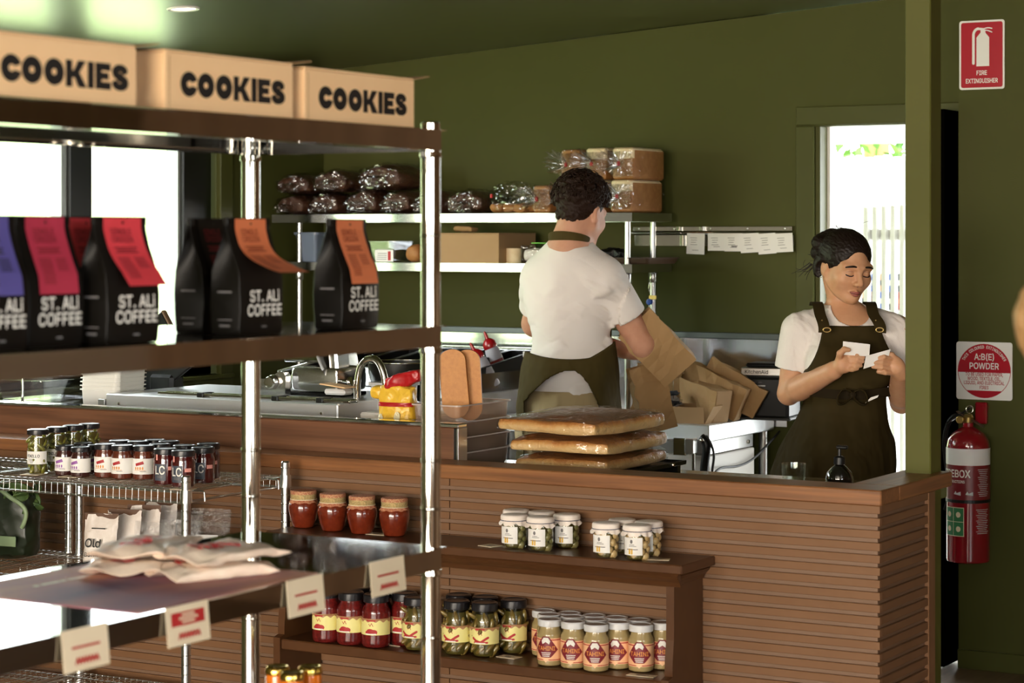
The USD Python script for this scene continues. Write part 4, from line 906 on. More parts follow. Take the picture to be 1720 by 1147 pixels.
pouch('flour_pouch', 'white paper pouch of old-style mix with black script, front left', q(168, 4.80), 4.80, z2, 0.105, 0.175, 0.055, 14, 'flour_bag', -4, 31, text=[('Old', 0.022, -0.012, 0.55, True), ('Fashioned', 0.014, 0.0, 0.38, True)])
pouch('flour_pouch', 'white paper pouch standing second in the line', q(207, 4.87), 4.87, z2, 0.105, 0.180, 0.05, 14, 'flour_bag', -4, 33)
pouch('flour_pouch', 'white paper pouch standing third in the line', q(240, 4.94), 4.94, z2, 0.105, 0.186, 0.05, 14, 'flour_bag', -3, 35)
pouch('flour_pouch', 'white paper pouch standing at the back of the line', q(268, 5.02), 5.02, z2, 0.105, 0.190, 0.05, 12, 'flour_bag', -3, 37)
for k, (u, y, l) in enumerate(((255, 4.80, 'clear-windowed snack bag at the front middle of the wire shelf'), (300, 4.84, 'clear-windowed snack bag behind the wire shelf post'), (305, 4.97, 'clear-windowed snack bag in the back row at the middle'), (352, 5.02, 'clear-windowed snack bag at the far right of the wire shelf'))):
    pouch('snack_bag', l, q(u, y), y, z2, 0.12, 0.165 + 0.005 * k, 0.06, 10 + 2 * k, 'plastic_film', -5, 40 + k, film=True)
mat('greens', (0.035, 0.075, 0.018), 0.5, noise=(40, (0.08, 0.13, 0.03))); mat('greens_dark', (0.012, 0.02, 0.008), 0.4)
mat('green_band', (0.22, 0.30, 0.16), 0.5)
t = thing('greens_bag', 'dark bag of leafy greens with a pale green band at the left edge', 'bag', (q(14, 4.93), 4.93, 0.656), 8)
m = sub_box(-0.095, 0.095, -0.05, 0.05, 0.0, 0.20, 0.04, 4); obj('bag', rough(m, 0.012, 16, 3), 'greens_dark', t, True)
L = []
g = np.random.default_rng(4)
for k in range(60):
    lf = trimesh.creation.icosphere(subdivisions=1); lf.vertices *= np.array([0.028, 0.006, 0.018]) * g.uniform(0.6, 1.2); lf.apply_transform(trimesh.transformations.euler_matrix(*g.uniform(-1.2, 1.2, 3)))
    lf.apply_translation((g.uniform(-0.10, 0.09), g.uniform(-0.05, 0.04), g.uniform(0.15, 0.215))); L.append(lf)
obj('leaves', L, 'greens', t, True, kind='stuff')
obj('band', [bx(-0.09, 0.07, -0.066, -0.062, 0.045, 0.075, 0.002)], 'green_band', t)
obj('handle_loop', tube(spline([(-0.085, -0.068, 0.10), (-0.03, -0.070, 0.15), (0.0, -0.068, 0.215), (0.05, -0.066, 0.19), (0.09, -0.060, 0.165), (0.085, -0.055, 0.10)], 40), 0.007, 6), 'green_band', t, True)
# ---------------------------------------------------------------- back kitchen: benches
BT = 0.90
mat('pan_black', (0.012, 0.012, 0.013), 0.22, spec=0.6)
KX1, KY0 = -3.552, 7.53                                # right end and front of the back bench
kx0 = -4.46
mat('fridge_panel', (0.46, 0.43, 0.38), 0.4); mat('dark_void', (0.006, 0.006, 0.005), 0.7)
kb = thing('steel_bench', 'stainless steel bench end with kraft bags on it, at the right of the kitchen', 'bench')
obj('benchtop', bx(kx0, KX1, KY0, YB - 0.02, BT - 0.062, BT, 0.004), 'steel_satin', kb)
for (x, y) in ((KX1 - 0.03, YB - 0.06), (kx0 + 0.04, KY0 + 0.05), (kx0 + 0.04, YB - 0.06)):
    obj('leg', tube([(x, y, 0), (x, y, BT - 0.063)], 0.018, 16), 'steel_z', kb, True)
bf = thing('undercounter_fridge', 'pale grey cabinet side below the right end of the steel bench', 'fridge')
fy1 = at(1268, x=KX1 - 0.004)[1]
obj('cabinet', bx(kx0 + 0.09, KX1 - 0.006, KY0 + 0.012, fy1, 0.05, BT - 0.115, 0.004), 'fridge_panel', bf)
obj('top_rail', bx(kx0 + 0.09, KX1 - 0.012, KY0 + 0.012, fy1, BT - 0.112, BT - 0.064, 0.002), 'steel_z', bf)
obj('vent', [bx(KX1 - 0.006, KX1 - 0.0045, 7.70 + 0.014 * k, 7.706 + 0.014 * k, 0.60, 0.625) for k in range(4)], 'black_plastic', bf, kind='stuff')
obj('latch', mv(rot_m(lathe([(0, 0), (0.008, 0), (0.008, 0.006), (0, 0.007)], 16), (0, 1, 0), 90), KX1 - 0.012, fy1 - 0.05, BT - 0.09), 'chrome', bf, 30)
obj('foot', [bx(kx0 + 0.1, kx0 + 0.14, KY0 + 0.03, KY0 + 0.07, 0, 0.05), ], 'black_plastic', bf)
# splashback
mat('splash_edge', (0.12, 0.13, 0.13), 0.4, 0.8)
sp = thing('splashback', 'stainless steel splashback along the green back wall', 'splashback')
sxr = at(1322, y=YB - 0.01)[0]
obj('sheet', bx(XL + 0.004, sxr, YB - 0.012, YB - 0.002, BT - 0.05, 1.19, 0.001), 'steel_x', sp)
obj('top_edge', bx(XL + 0.004, sxr, YB - 0.018, YB - 0.001, 1.1905, 1.215, 0.002), 'splash_edge', sp)

# food preparation fridge with a row of steel pans
fxl, fxr = -5.30, -4.52
mat('food_green', (0.10, 0.14, 0.03), 0.6, noise=(60, (0.2, 0.2, 0.05))); mat('food_yellow', (0.45, 0.33, 0.08), 0.6, noise=(60, (0.3, 0.2, 0.05))); mat('food_red', (0.25, 0.04, 0.02), 0.5, noise=(60, (0.35, 0.12, 0.05))); mat('food_pale', (0.4, 0.36, 0.25), 0.6, noise=(70, (0.12, 0.09, 0.05)))
pf = thing('prep_fridge', 'stainless food preparation fridge with a raised pan rail behind the man', 'fridge')
obj('cabinet', bx(fxl, fxr, 7.47, YB - 0.03, 0.06, 0.985, 0.004), 'steel_satin', pf)
obj('front_rail', bx(fxl, fxr, 7.44, 7.469, 1.0, 1.075, 0.004), 'steel_satin', pf)
obj('board_ledge', bx(fxl, fxr, 7.40, 7.4395, 0.965, 0.998, 0.003), 'steel_satin', pf)
sl_ = math.atan2(0.06, 0.5)
obj('pan_deck', [bx(fxl, fxl + 0.012, 7.47, 8.0, 0.986, 1.06), bx(fxr - 0.012, fxr, 7.47, 8.0, 0.986, 1.06), bx(fxl, fxr, 7.98, 8.0, 0.986, 1.14)], 'steel_x', pf)
foods = ['food_pale', 'food_red', 'food_green', 'food_yellow', 'food_green', 'food_pale']
for k in range(6):
    pw = (fxr - fxl - 0.03) / 6; x0 = fxl + 0.015 + k * pw
    t = thing('food_pan', ['black food pan at the left end of the prep fridge', 'black food pan second from the left in the prep fridge', 'black food pan behind the wooden boards', 'black food pan under the squeeze bottles', 'black food pan with green filling beside the squeeze bottles', 'black food pan nearest the man'][k], 'pan', (x0 + pw / 2, 7.48, 1.07), rot=(math.degrees(sl_), 0, 0))
    a, b = pw / 2 - 0.002, 0.49
    ring = rbox(2 * a, b, 0.018).difference(rbox(2 * a - 0.022, b - 0.026, 0.012))
    obj('rim', mv(extr(ring, 0.004), 0, b / 2, 0.0), 'pan_black', t)
    wl = rbox(2 * a - 0.022, b - 0.026, 0.012).difference(rbox(2 * a - 0.026, b - 0.03, 0.011))
    obj('wall', mv(extr(wl, 0.075), 0, b / 2, -0.075), 'pan_black', t)
    fd = bx(-a + 0.014, a - 0.014, 0.02, b - 0.02, -0.074, -0.052); fd = fd.subdivide().subdivide().subdivide().subdivide()
    obj('food', rough(fd, 0.010, 30, k), foods[k], t, True)

# squeeze bottles
clear_bottle = mat('milky_plastic', (0.52, 0.50, 0.56), 0.35)
mat('cap_red', (0.42, 0.008, 0.012), 0.22, coat=0.4); mat('sauce', (0.22, 0.012, 0.008), 0.3)
def squeeze(label, u, v, y, tilt, yaw, sauce):
    p = at(u, v, y=y)
    t = thing('squeeze_bottle', label, 'bottle', p, rot=(0, tilt, yaw)); r = 0.031
    obj('bottle', lathe([(0, -0.13), (r - 0.004, -0.13), (r, -0.125), (r, -0.03), (r - 0.003, -0.012), (0.024, 0), (0, 0)], 28), 'milky_plastic', t, 40)
    if sauce: obj('sauce_level', lathe([(r + 0.0005, -0.122), (r + 0.0005, -0.055)], 28), 'sauce', t)
    obj('cap', lathe([(0.026, -0.004), (0.029, 0.004), (0.026, 0.022), (0.015, 0.034), (0.008, 0.037), (0.006, 0.058), (0.003, 0.068), (0, 0.069)], 24), 'cap_red', t, 50)
squeeze('squeeze bottle with a red cap leaning in front, lower of the pair', 803, 601, 7.60, -28, 30, False)
squeeze('squeeze bottle with a red cap and dark sauce, higher of the pair', 824, 583, 7.80, -22, 30, True)
t = thing('pan_clip', 'small white tag clipped on the pan edge next to the man', 'tag', at(884, 595, y=7.8), 0)
obj('tag', bx(-0.014, 0.014, -0.004, 0, -0.011, 0.011, 0.001), 'paper_white', t); obj('holder', bx(-0.014, 0.035, 0.0005, 0.02, -0.016, 0.014, 0.002), 'black_plastic', t)

# ---------------------------------------------------------------- two-tier over-bench shelf on the back wall
HX0, HX1, HY0, HY1 = XL + 0.01, -3.985, 7.75, 8.10
hs = thing('over_bench_shelf', 'long two-tier stainless over-bench shelf against the back wall', 'shelf')
HZ1, HZ2 = at(1000, 357.5, y=HY0)[2], at(1000, 443.5, y=HY0)[2]
for z in (HZ1, HZ2):
    obj('shelf_board', [bx(HX0, HX1, HY0, HY1, z - 0.002, z), bx(HX0, HX1, HY0, HY0 + 0.003, z - 0.034, z - 0.0021), bx(HX1 - 0.003, HX1, HY0 + 0.0031, HY1, z - 0.034, z - 0.0021), bx(HX0, HX1 - 0.0031, HY1 - 0.003, HY1, z - 0.034, z - 0.0021)], 'steel_x', hs)
for (x, y) in ((HX1 + 0.0 - 0.035, HY0 + 0.03), (HX1 - 0.035, HY1 - 0.10), (at(503, y=HY0 + 0.03)[0], HY0 + 0.03), (at(503, y=HY0 + 0.03)[0], HY1 - 0.10)):
    obj('leg', tube([(x, y, BT), (x, y, HZ1 - 0.0345)], 0.0125, 16), 'steel_z', hs, True)
    obj('sleeve', tube([(x, y, HZ2 - 0.075), (x, y, HZ2 - 0.0345)], 0.0165, 16), 'steel_z', hs, True)

# ---------------------------------------------------------------- bread in plastic
mat('loaf_crust', (0.30, 0.115, 0.026), 0.6, noise=(30, (0.38, 0.17, 0.045))); mat('loaf_top', (0.80, 0.62, 0.36), 0.7, noise=(40, (0.85, 0.70, 0.45)))
mat('dark_crust', (0.050, 0.016, 0.008), 0.55, noise=(35, (0.085, 0.030, 0.012)), bump=(60, 0.004)); mat('clip_red', (0.45, 0.01, 0.015), 0.4)
clear('bread_film', (0.97, 0.97, 0.97), 0.05, 0.04, grow=0.25)
clear('bread_film_loose', (0.95, 0.95, 0.95), 0.05, 0.05, gain=0.03, grow=0.5)
clear('bread_pleat', (0.93, 0.93, 0.93), 0.12, 0.06, gain=0.16, grow=0.5);
def film_shell(x0, x1, y0, y1, z0, z1, seed, amp=0.008):
    m = sub_box(x0, x1, y0, y1, z0, z1, 0.02, 4); v = m.vertices
    n = meshkit.fbm(v * 55, 3, seed) - 0.5
    m.vertices = v + m.vertex_normals * (n * amp * 2)[:, None]; m.vertices[:, 2] = np.maximum(m.vertices[:, 2], z0); return m
def ruffle(cx, cy, cz, R, seed, back):
    """the gathered end of a tied plastic bag: pleats running into the clip, and a loose tail in front"""
    g = np.random.default_rng(seed); n = 72; k = np.arange(n); a = k * 2 * math.pi / n
    rr = np.r_[0.006, np.linspace(0.012, R, 7)]
    V, F = [], []
    for i, r in enumerate(rr):
        f = i / (len(rr) - 1); w = 0.004 * (1 + f) * np.sin(k * 18 * 2 * math.pi / n + g.uniform(0, 1)) * (0.4 + f)
        sq = 1 / np.maximum(np.abs(np.cos(a)), np.abs(np.sin(a))); s = 1 + (sq - 1) * f * 0.85
        V.append(np.c_[cx + r * s * np.cos(a), np.full(n, cy) + (f ** 0.6) * back + w, cz + r * s * np.sin(a)])
    for i in range(len(rr) - 1):
        for j in range(n): p, q = i * n + j, i * n + (j + 1) % n; F += [(p, q, q + n), (p, q + n, p + n)]
    m1 = trimesh.Trimesh(np.vstack(V), np.array(F), process=False)
    V, F = [], []
    for i in range(6):
        f = i / 5; r = 0.006 + 0.034 * f ** 0.8
        V.append(np.c_[cx - 0.035 * f + r * np.cos(a) * (1 + 0.25 * np.sin(k * 1.1 + seed)), cy - 0.045 * f + 0.008 * np.sin(k * 1.7 + seed) * f, cz + 0.012 * f + r * np.sin(a) * (1 + 0.25 * np.sin(k * 0.8))])
    for i in range(5):
        for j in range(n): p, q = i * n + j, i * n + (j + 1) % n; F += [(p, q, q + n), (p, q + n, p + n)]
    return m1, trimesh.Trimesh(np.vstack(V), np.array(F), process=False)
def sandwich_loaf(label, xc, zc_, w, h, L=0.27, y0=HY0 + 0.03, top=True, seed=0):
    t = thing('sandwich_loaf', label, 'bread', (xc, y0, zc_))
    c = bx(-w / 2 + 0.002, w / 2 - 0.002, 0, L, 0.001, h, 0.009)
    obj('loaf', c, 'loaf_crust', t, 50)
    tp = bx(-w / 2 + 0.0025, w / 2 - 0.0025, -0.002, L * 0.985, h * 0.60, h + 0.003, 0.010)
    if top: obj('pale_top', tp, 'loaf_top', t, 50)
    m1, m2 = ruffle(0, -0.034, h * 0.5, w * 0.49, seed, 0.020)
    fm = obj('film', film_shell(-w / 2 - 0.002, w / 2 + 0.002, -0.010, L + 0.02, 0, h + 0.006, seed, 0.006), 'bread_film', t, False)
    obj('pleats', m1, 'bread_pleat', fm, False); obj('tail', m2, 'bread_pleat', fm, False)
    obj('clip', [bx(-0.006, 0.006, -0.042, -0.032, h * 0.5 - 0.008, h * 0.5 + 0.008, 0.002)], 'clip_red', t)
def hx(u): return at(u, y=HY0 + 0.03)[0]
lw_ = 0.100
sandwich_loaf('square white loaf in plastic, top row at the right end', hx(1046), HZ1 + 0.129, 0.100, 0.124, seed=1)
sandwich_loaf('square white loaf in plastic, bottom row at the right end', hx(1043), HZ1 + 0.0005, 0.100, 0.126, seed=2)
sandwich_loaf('square white loaf in plastic, top row directly above the curly-haired man', hx(1001), HZ1 + 0.129, 0.098, 0.124, seed=3)
sandwich_loaf('square white loaf in plastic, bottom row behind the man\'s head', hx(998), HZ1 + 0.0005, 0.098, 0.126, seed=4)
sandwich_loaf('square brown loaf in plastic with its tied tail up, top row at the left', hx(958), HZ1 + 0.129, 0.094, 0.122, top=False, seed=5)
sandwich_loaf('square brown loaf in plastic, bottom row left of the man\'s head', hx(954), HZ1 + 0.0005, 0.096, 0.126, top=False, seed=6)
sandwich_loaf('brown loaf in a half-empty upright plastic bag at the left of the white loaves', hx(909), HZ1 + 0.0005, 0.082, 0.110, L=0.2, top=False, seed=7)
# loose bag with a few rolls
t = thing('roll_bag', 'puffed clear plastic bag with a few brown rolls left in it', 'bread bag', (hx(848), HY0 + 0.05, HZ1 + 0.0005))
for k, (x, y) in enumerate(((-0.05, 0.02), (0.0, 0.03), (0.055, 0.02), (0.09, 0.05))):
    obj('roll', mv(rough(sub_box(-0.032, 0.032, -0.03, 0.05, 0.001, 0.042, 0.018, 3), 0.006, 25, k), x, y, 0), 'loaf_crust', t, True)
mm = sub_box(-0.10, 0.13, -0.03, 0.12, 0, 0.13, 0.05, 4); v = mm.vertices; v[:, 0] *= 1 - 0.25 * (v[:, 2] / 0.13) ** 2; mm.vertices = v + mm.vertex_normals * ((meshkit.fbm(v * 28, 3, 9) - 0.5) * 0.05)[:, None]; mm.vertices[:, 2] = np.maximum(mm.vertices[:, 2], 0)
obj('film', mm, 'bread_film_loose', t, False)
obj('clip', bx(-0.055, -0.045, -0.046, -0.036, 0.062, 0.078, 0.002), 'clip_red', t)
# dark loaves
def dark_loaf(label, u, z, w, h, seed, L=0.26, yaw=0.0, y=HY0 + 0.03):
    t = thing('dark_loaf', label, 'bread', (at(u, y=y)[0], y, z), yaw)
    m = sub_box(-w / 2, w / 2, 0, L, 0.001, h, h * 0.46, 4); v = m.vertices; v[:, 2] = v[:, 2] * (1 - 0.35 * (2 * v[:, 0] / w) ** 2 * (v[:, 2] / h)); m.vertices = v
    obj('loaf', rough(m, 0.006, 22, seed), 'dark_crust', t, True)
    f = sub_box(-w / 2 - 0.004, w / 2 + 0.004, -0.012, L + 0.02, 0, h + 0.006, h * 0.46, 4); v = f.vertices; v[:, 2] = v[:, 2] * (1 - 0.33 * (2 * v[:, 0] / w) ** 2 * np.clip(v[:, 2] / h, 0, 1))
    k = np.clip(-v[:, 1] / 0.012, 0, 1) + np.clip(1 - np.abs(v[:, 1] - 0.03) / 0.06, 0, 1)
    f.vertices = v + f.vertex_normals * ((meshkit.fbm(v * 50, 3, seed + 5) - 0.5) * 0.032)[:, None]; f.vertices[:, 2] = np.maximum(f.vertices[:, 2], 0)
    fl = obj('film', f, 'bread_film_loose', t, False)
    tail = sub_box(-w * 0.22, w * 0.22, -0.06, 0.0, 0.006, h * 0.5, 0.01, 3); tail.vertices += tail.vertex_normals * ((meshkit.fbm(tail.vertices * 90, 3, seed) - 0.5) * 0.03)[:, None]
    tail.vertices[:, 2] = np.maximum(tail.vertices[:, 2], 0.002); obj('tail', tail, 'bread_film_loose', fl, False)
for k, (u, l, h, row, w) in enumerate(((484, 'dark rye loaf in crinkled plastic, bottom row at the far left', 0.075, 0, 0.15), (542, 'dark rye loaf in crinkled plastic, bottom row second from the left', 0.082, 0, 0.145), (604, 'dark rye loaf in crinkled plastic, bottom row in the middle', 0.092, 0, 0.155), (662, 'dark rye loaf in crinkled plastic, bottom row beside the chrome post', 0.085, 0, 0.145),
        (490, 'dark rye loaf in crinkled plastic, top row at the far left', 0.075, 0.078, 0.16), (552, 'dark rye loaf in crinkled plastic, top row in the middle', 0.082, 0.084, 0.165), (633, 'large dark rye loaf in crinkled plastic, top row at the right', 0.098, 0.090, 0.21), (716, 'dark loaf just behind the chrome corner post', 0.085, 0, 0.13), (778, 'dark loaf in shade between the chrome post and the roll bag', 0.085, 0, 0.17))):
    dark_loaf(l, u, HZ1 + 0.0005 + row * 1.12, w * 1.08, h * 1.12, 11 + k, yaw=((k * 5) % 7 - 3) * 2)

# ---------------------------------------------------------------- things on the second tier
z2 = HZ2 + 0.0005
mat('tub_blue', (0.14, 0.17, 0.23), 0.35); mat('tub_clear', (0.50, 0.50, 0.50), 0.35)
clear('clear_plastic', (0.90, 0.90, 0.91), 0.06, 0.05, gain=0.02, grow=0.35); frost('clear_plastic_warm', (0.50, 0.36, 0.27), 0.24); mat('plastic_rim', (0.50, 0.40, 0.34), 0.25)
def tapered(w0, w1, d0, d1, h, th=0.002, rim=0.006):
    """an open tapered tub with a rim"""
    def ring(w, d, z, r): 
        g = rbox(w, d, r); c = np.array(g.exterior.coords)[:-1]; return np.c_[c, np.full(len(c), z)]
    R = [ring(w0 * 0.94, d0 * 0.94, 0, 0.012), ring(w0, d0, 0.006, 0.014), ring(w1, d1, h - 0.004, 0.016), ring(w1 + 2 * rim, d1 + 2 * rim, h - 0.003, 0.02), ring(w1 + 2 * rim, d1 + 2 * rim, h, 0.02), ring(w1 - 2 * th, d1 - 2 * th, h, 0.015), ring(w0 - 2 * th, d0 - 2 * th, 0.008, 0.013)]
    n = len(R[0]); V = np.vstack(R + [[[0, 0, 0.0]], [[0, 0, 0.008]]]); F = []
    for i in range(len(R) - 1):
        for j in range(n): p, q = i * n + j, i * n + (j + 1) % n; F += [(p, q, q + n), (p, q + n, p + n)]
    c = len(R) * n
    for j in range(n): F += [(c, (j + 1) % n, j), (c + 1, c - n + j, c - n + (j + 1) % n)]
    return trimesh.Trimesh(V, np.array(F), process=False)
def lid_of(w, d, h0): return mv(extr(rbox(w, d, 0.02), 0.006), 0, 0, h0)
ys = HY0 + 0.10
t = thing('storage_tub', 'blue-grey plastic storage tub on the second tier at the left', 'tub', (at(530, y=ys)[0], ys, z2))
obj('tub', tapered(0.09, 0.115, 0.12, 0.15, 0.118), 'tub_blue', t, 30); obj('lid', lid_of(0.128, 0.165, 0.1185), 'tub_blue', t)
t = thing('storage_box', 'clear storage box with a white label on the second tier', 'box', (at(657, y=ys)[0], ys, z2))
obj('box', tapered(0.135, 0.145, 0.14, 0.15, 0.088), 'clear_plastic', t, 30); obj('contents', sub_box(-0.06, 0.0, -0.05, 0.05, 0.01, 0.06, 0.02, 3), 'flour_bag', t, True)
obj('label', bx(-0.028, 0.062, -0.079, -0.0775, 0.003, 0.052), 'paper_white', t); obj('label_print', [bx(-0.02 + 0.002 * k, 0.03, -0.0797, -0.0791, 0.012 + 0.008 * k, 0.0145 + 0.008 * k) for k in range(4)], 'ink_grey', t, kind='stuff'); obj('label_badge', bx(0.036, 0.050, -0.0797, -0.0791, 0.008, 0.046), 'ink_red', t)
t = thing('bread_roll', 'round brown bread roll next to the chrome post on the second tier', 'bread', (at(700, y=ys)[0], ys, z2))
obj('roll', rough(sub_box(-0.04, 0.04, -0.05, 0.05, 0, 0.075, 0.036, 3), 0.004, 20, 2), 'loaf_crust', t, True)
cx0, cx1 = at(736, y=HY0 + 0.02)[0], at(838, y=HY0 + 0.02)[0]
t = thing('cardboard_box', 'plain brown cardboard box on the second tier', 'box', ((cx0 + cx1) / 2, HY0 + 0.02, z2))
w = (cx1 - cx0) / 2; obj('body', bx(-w, w, 0, 0.30, 0, 0.118, 0.002), 'cardboard', t)
obj('top_flap', [bx(-w, w, 0.0, 0.148, 0.1185, 0.1215)], 'cardboard', t); obj('top_flap', [bx(-w, w, 0.152, 0.30, 0.1185, 0.1215)], 'cardboard', t)
obj('tape', bx(-w - 0.0005, w + 0.0005, 0.13, 0.17, 0.1218, 0.1222), 'kraft', t)
t = thing('paper_scrap', 'crumpled paper scrap lying on the cardboard box', 'paper', (at(782, y=HY0 + 0.12)[0], HY0 + 0.12, z2 + 0.123))
obj('paper', rough(sub_box(-0.045, 0.045, -0.03, 0.03, 0, 0.025, 0.012, 3), 0.012, 25, 6), 'kraft', t, True)
t = thing('paper_roll', 'cream paper roll standing beside the cardboard box', 'paper roll', (at(863, y=ys)[0], ys, z2))
obj('roll', lathe([(0.008, 0), (0.030, 0), (0.0305, 0.002), (0.0305, 0.058), (0.030, 0.06), (0.008, 0.06)], 32), 'loaf_top', t, 40); obj('core', lathe([(0.0079, 0.06), (0.0065, 0.06), (0.0065, 0.0), (0.0079, 0.0)], 24), 'cardboard', t)
t = thing('wrapped_parcel', 'crinkled plastic parcel with a bright green edge beside the man\'s shoulder', 'parcel', (at(900, y=ys)[0], ys, z2))
m = sub_box(-0.055, 0.06, -0.05, 0.06, 0, 0.078, 0.03, 4); m.vertices += m.vertex_normals * ((meshkit.fbm(m.vertices * 60, 3, 3) - 0.5) * 0.03)[:, None]; m.vertices[:, 2] = np.maximum(m.vertices[:, 2], 0)
mat('parcel_green', (0.15, 0.5, 0.05), 0.4)
obj('film', m, 'bread_film_loose', t, False); obj('core', sub_box(-0.045, 0.05, -0.035, 0.045, 0.004, 0.06, 0.02, 3), 'flour_bag', t, True); obj('edge', bx(-0.01, 0.075, -0.02, 0.03, 0.079, 0.083, 0.001), 'parcel_green', t)
t = thing('baking_tray', 'dark flat baking tray on the second tier at the right end', 'tray', (at(1085, y=HY0 + 0.14)[0] - 0.02, HY0 + 0.16, z2))
mat('tray_brown', (0.07, 0.035, 0.018), 0.5)
obj('tray', tapered(0.17, 0.18, 0.26, 0.27, 0.025), 'tray_brown', t, 30)
t = thing('foil_packet', 'dark crinkled packet behind the man\'s neck on the second tier', 'packet', (at(1022, y=ys)[0], ys + 0.05, z2))
obj('packet', rough(sub_box(-0.06, 0.06, -0.04, 0.04, 0, 0.06, 0.025, 4), 0.016, 40, 5), 'coffee_black', t, True)
# hooks with keys on the shelf leg
hp = at(1104, 470, y=HY0 + 0.0)
t = thing('hanging_opener', 'chain with a small blue-headed opener hanging from the shelf leg', 'opener', (HX1 - 0.035, HY1 - 0.10 - 0.02, 0))
zz = lambda v: at(1104, v, y=HY1 - 0.12)[2]
obj('chain', tube(spline([(0, 0, zz(452)), (0.004, -0.004, zz(468)), (-0.004, -0.006, zz(482)), (0, -0.004, zz(492))], 24), 0.0025, 6), 'chrome', t, True)
mat('opener_blue', (0.01, 0.06, 0.38), 0.3); mat('brass', (0.6, 0.42, 0.15), 0.3, 1.0)
obj('head', mv(rot_m(lathe([(0, -0.006), (0.012, -0.005), (0.013, 0), (0.012, 0.005), (0, 0.006)], 20), (1, 0, 0), 90), -0.002, -0.006, zz(507)), 'opener_blue', t, 40)
obj('key', bx(-0.004, 0.030, -0.008, -0.005, zz(503), zz(496), 0.001), 'brass', t)
obj('strap', bx(-0.006, 0.004, -0.008, -0.004, zz(530), zz(513), 0.001), 'white_plastic', t)

# ---------------------------------------------------------------- ticket rail
ry = YB - 0.02
rx0, rx1 = at(1064, y=ry)[0], at(1332, y=ry)[0]
rz = lambda v: at(1200, v, y=ry)[2]
t = thing('ticket_rail', 'chrome order-ticket rail fixed on the green wall', 'ticket rail', (0, 0, 0))
obj('top_bar', [bx(rx0, rx1, ry - 0.008, ry + 0.018, rz(388), rz(380.5), 0.001)], 'chrome', t)
obj('grip_tube', tube([(rx0 - 0.006, ry - 0.010, rz(391.5)), (rx1, ry - 0.010, rz(391.5))], 0.0065, 14), 'chrome', t, True)
obj('back_plate', bx(rx0, rx1, ry + 0.008, ry + 0.012, rz(413), rz(395), 0.0), 'chrome', t)
for k in range(5):
    obj('screw', mv(rot_m(lathe([(0, 0), (0.004, 0), (0.003, 0.002), (0, 0.0025)], 12), (1, 0, 0), 90), rx0 + 0.03 + k * (rx1 - rx0 - 0.06) / 4, ry - 0.0078, rz(384)), 'steel_z', t)
for k, (u0, u1, v1, l) in enumerate(((1154, 1184, 427, 'separate order ticket hanging left of the row'), (1189, 1219, 421, 'order ticket at the left end of the joined row'), (1217, 1247, 422, 'order ticket with a bold black note'), (1243, 1274, 424, 'order ticket in the middle of the row'), (1272, 1302, 426, 'order ticket slightly turned, second from the right'), (1299, 1331, 423, 'order ticket at the right end of the rail'))):
    yk = ry - 0.0172 - 0.0006 * k
    xa, xb = at(u0, y=yk)[0], at(u1, y=yk)[0]; h = rz(392) - rz(v1)
    tk = thing('order_ticket', l, 'ticket', ((xa + xb) / 2, yk, rz(392)), rot=(0, [2, 0, 0, -3, -4, -3][k], 0))
    obj('paper', bx(-(xb - xa) / 2, (xb - xa) / 2, -0.0002, 0.0002, -h, 0), 'paper_white', tk)
    g = [shift2(flat(rbox(0.03 - 0.004 * (j % 3), 0.0018)), -0.010 + 0.002 * (j % 2), -0.018 - 0.009 * j) for j in range(4)]
    if k == 2: g.append(shift2(flat(LineString([(-0.012 + 0.003 * j, 0.003 * (-1) ** j) for j in range(9)]).buffer(0.0014)), 0.004, -h + 0.02))
    g.append(shift2(flat(LineString([(-0.014 + 0.003 * j, 0.0012 * (-1) ** j) for j in range(10)]).buffer(0.0007)), 0.0, -h + 0.016))
    obj('print', place2(join2(g), (0, -0.0006, 0), (1, 0, 0), (0, 0, 1)), 'ink_grey', tk)

# ---------------------------------------------------------------- kraft bags, box tray, receipts, processor on the right-hand bench
def kraft_bag(label, c, W, G, H, rot, open_=True, squash=1.0, seed=0, mt='kraft'):
    """a block-bottom paper bag: base W x G, height H, mouth up; corner creases keep their edges"""
    t = thing('kraft_bag', label, 'paper bag', c, rot=rot); n = 9
    zs = np.linspace(0, H, n); R = []
    g = np.random.default_rng(seed)
    for z in zs:
        k = z / H; w = W / 2 * (1 + 0.03 * k); d = G / 2 * (1 - (1 - squash) * k); pin = 0.35 * G * k ** 1.5 * (1 - squash)
        ring = np.array([(-w, -d), (-w / 3, -d - 0.003 * k), (w / 3, -d), (w, -d), (w - pin, 0), (w, d), (w / 3, d), (-w / 3, d + 0.003 * k), (-w, d), (-w + pin, 0)])
        R.append(np.c_[ring + g.normal(0, 0.0025, ring.shape) * (k > 0), np.full(len(ring), z) + g.normal(0, 0.002, len(ring)) * (k > 0)])
    m_ = len(R[0]); O = np.vstack(R); I = O * [0.985, 0.97, 1] + [0, 0, 0.001]; V = np.vstack([O, I, [[0, 0, 0.0]], [[0, 0, 0.001]]]); F = []; o = len(O)
    for i in range(n - 1):
        for j in range(m_):
            p, q = i * m_ + j, i * m_ + (j + 1) % m_
            F += [(p, q, q + m_), (p, q + m_, p + m_), (p + o, q + m_ + o, q + o), (p + o, p + m_ + o, q + m_ + o)]
    for j in range(m_):
        p, q = (n - 1) * m_ + j, (n - 1) * m_ + (j + 1) % m_; F += [(p, q, q + o), (p, q + o, p + o), (2 * o, (j + 1) % m_, j), (2 * o + 1, o + j, o + (j + 1) % m_)]
    obj('bag', trimesh.Trimesh(V, np.array(F), process=False), mt, t, False)
    obj('base_fold', bx(-W / 2 * 0.96, W / 2 * 0.96, -G / 2 * 0.9, G / 2 * 0.9, -0.0012, -0.0002), mt, t)
    return t
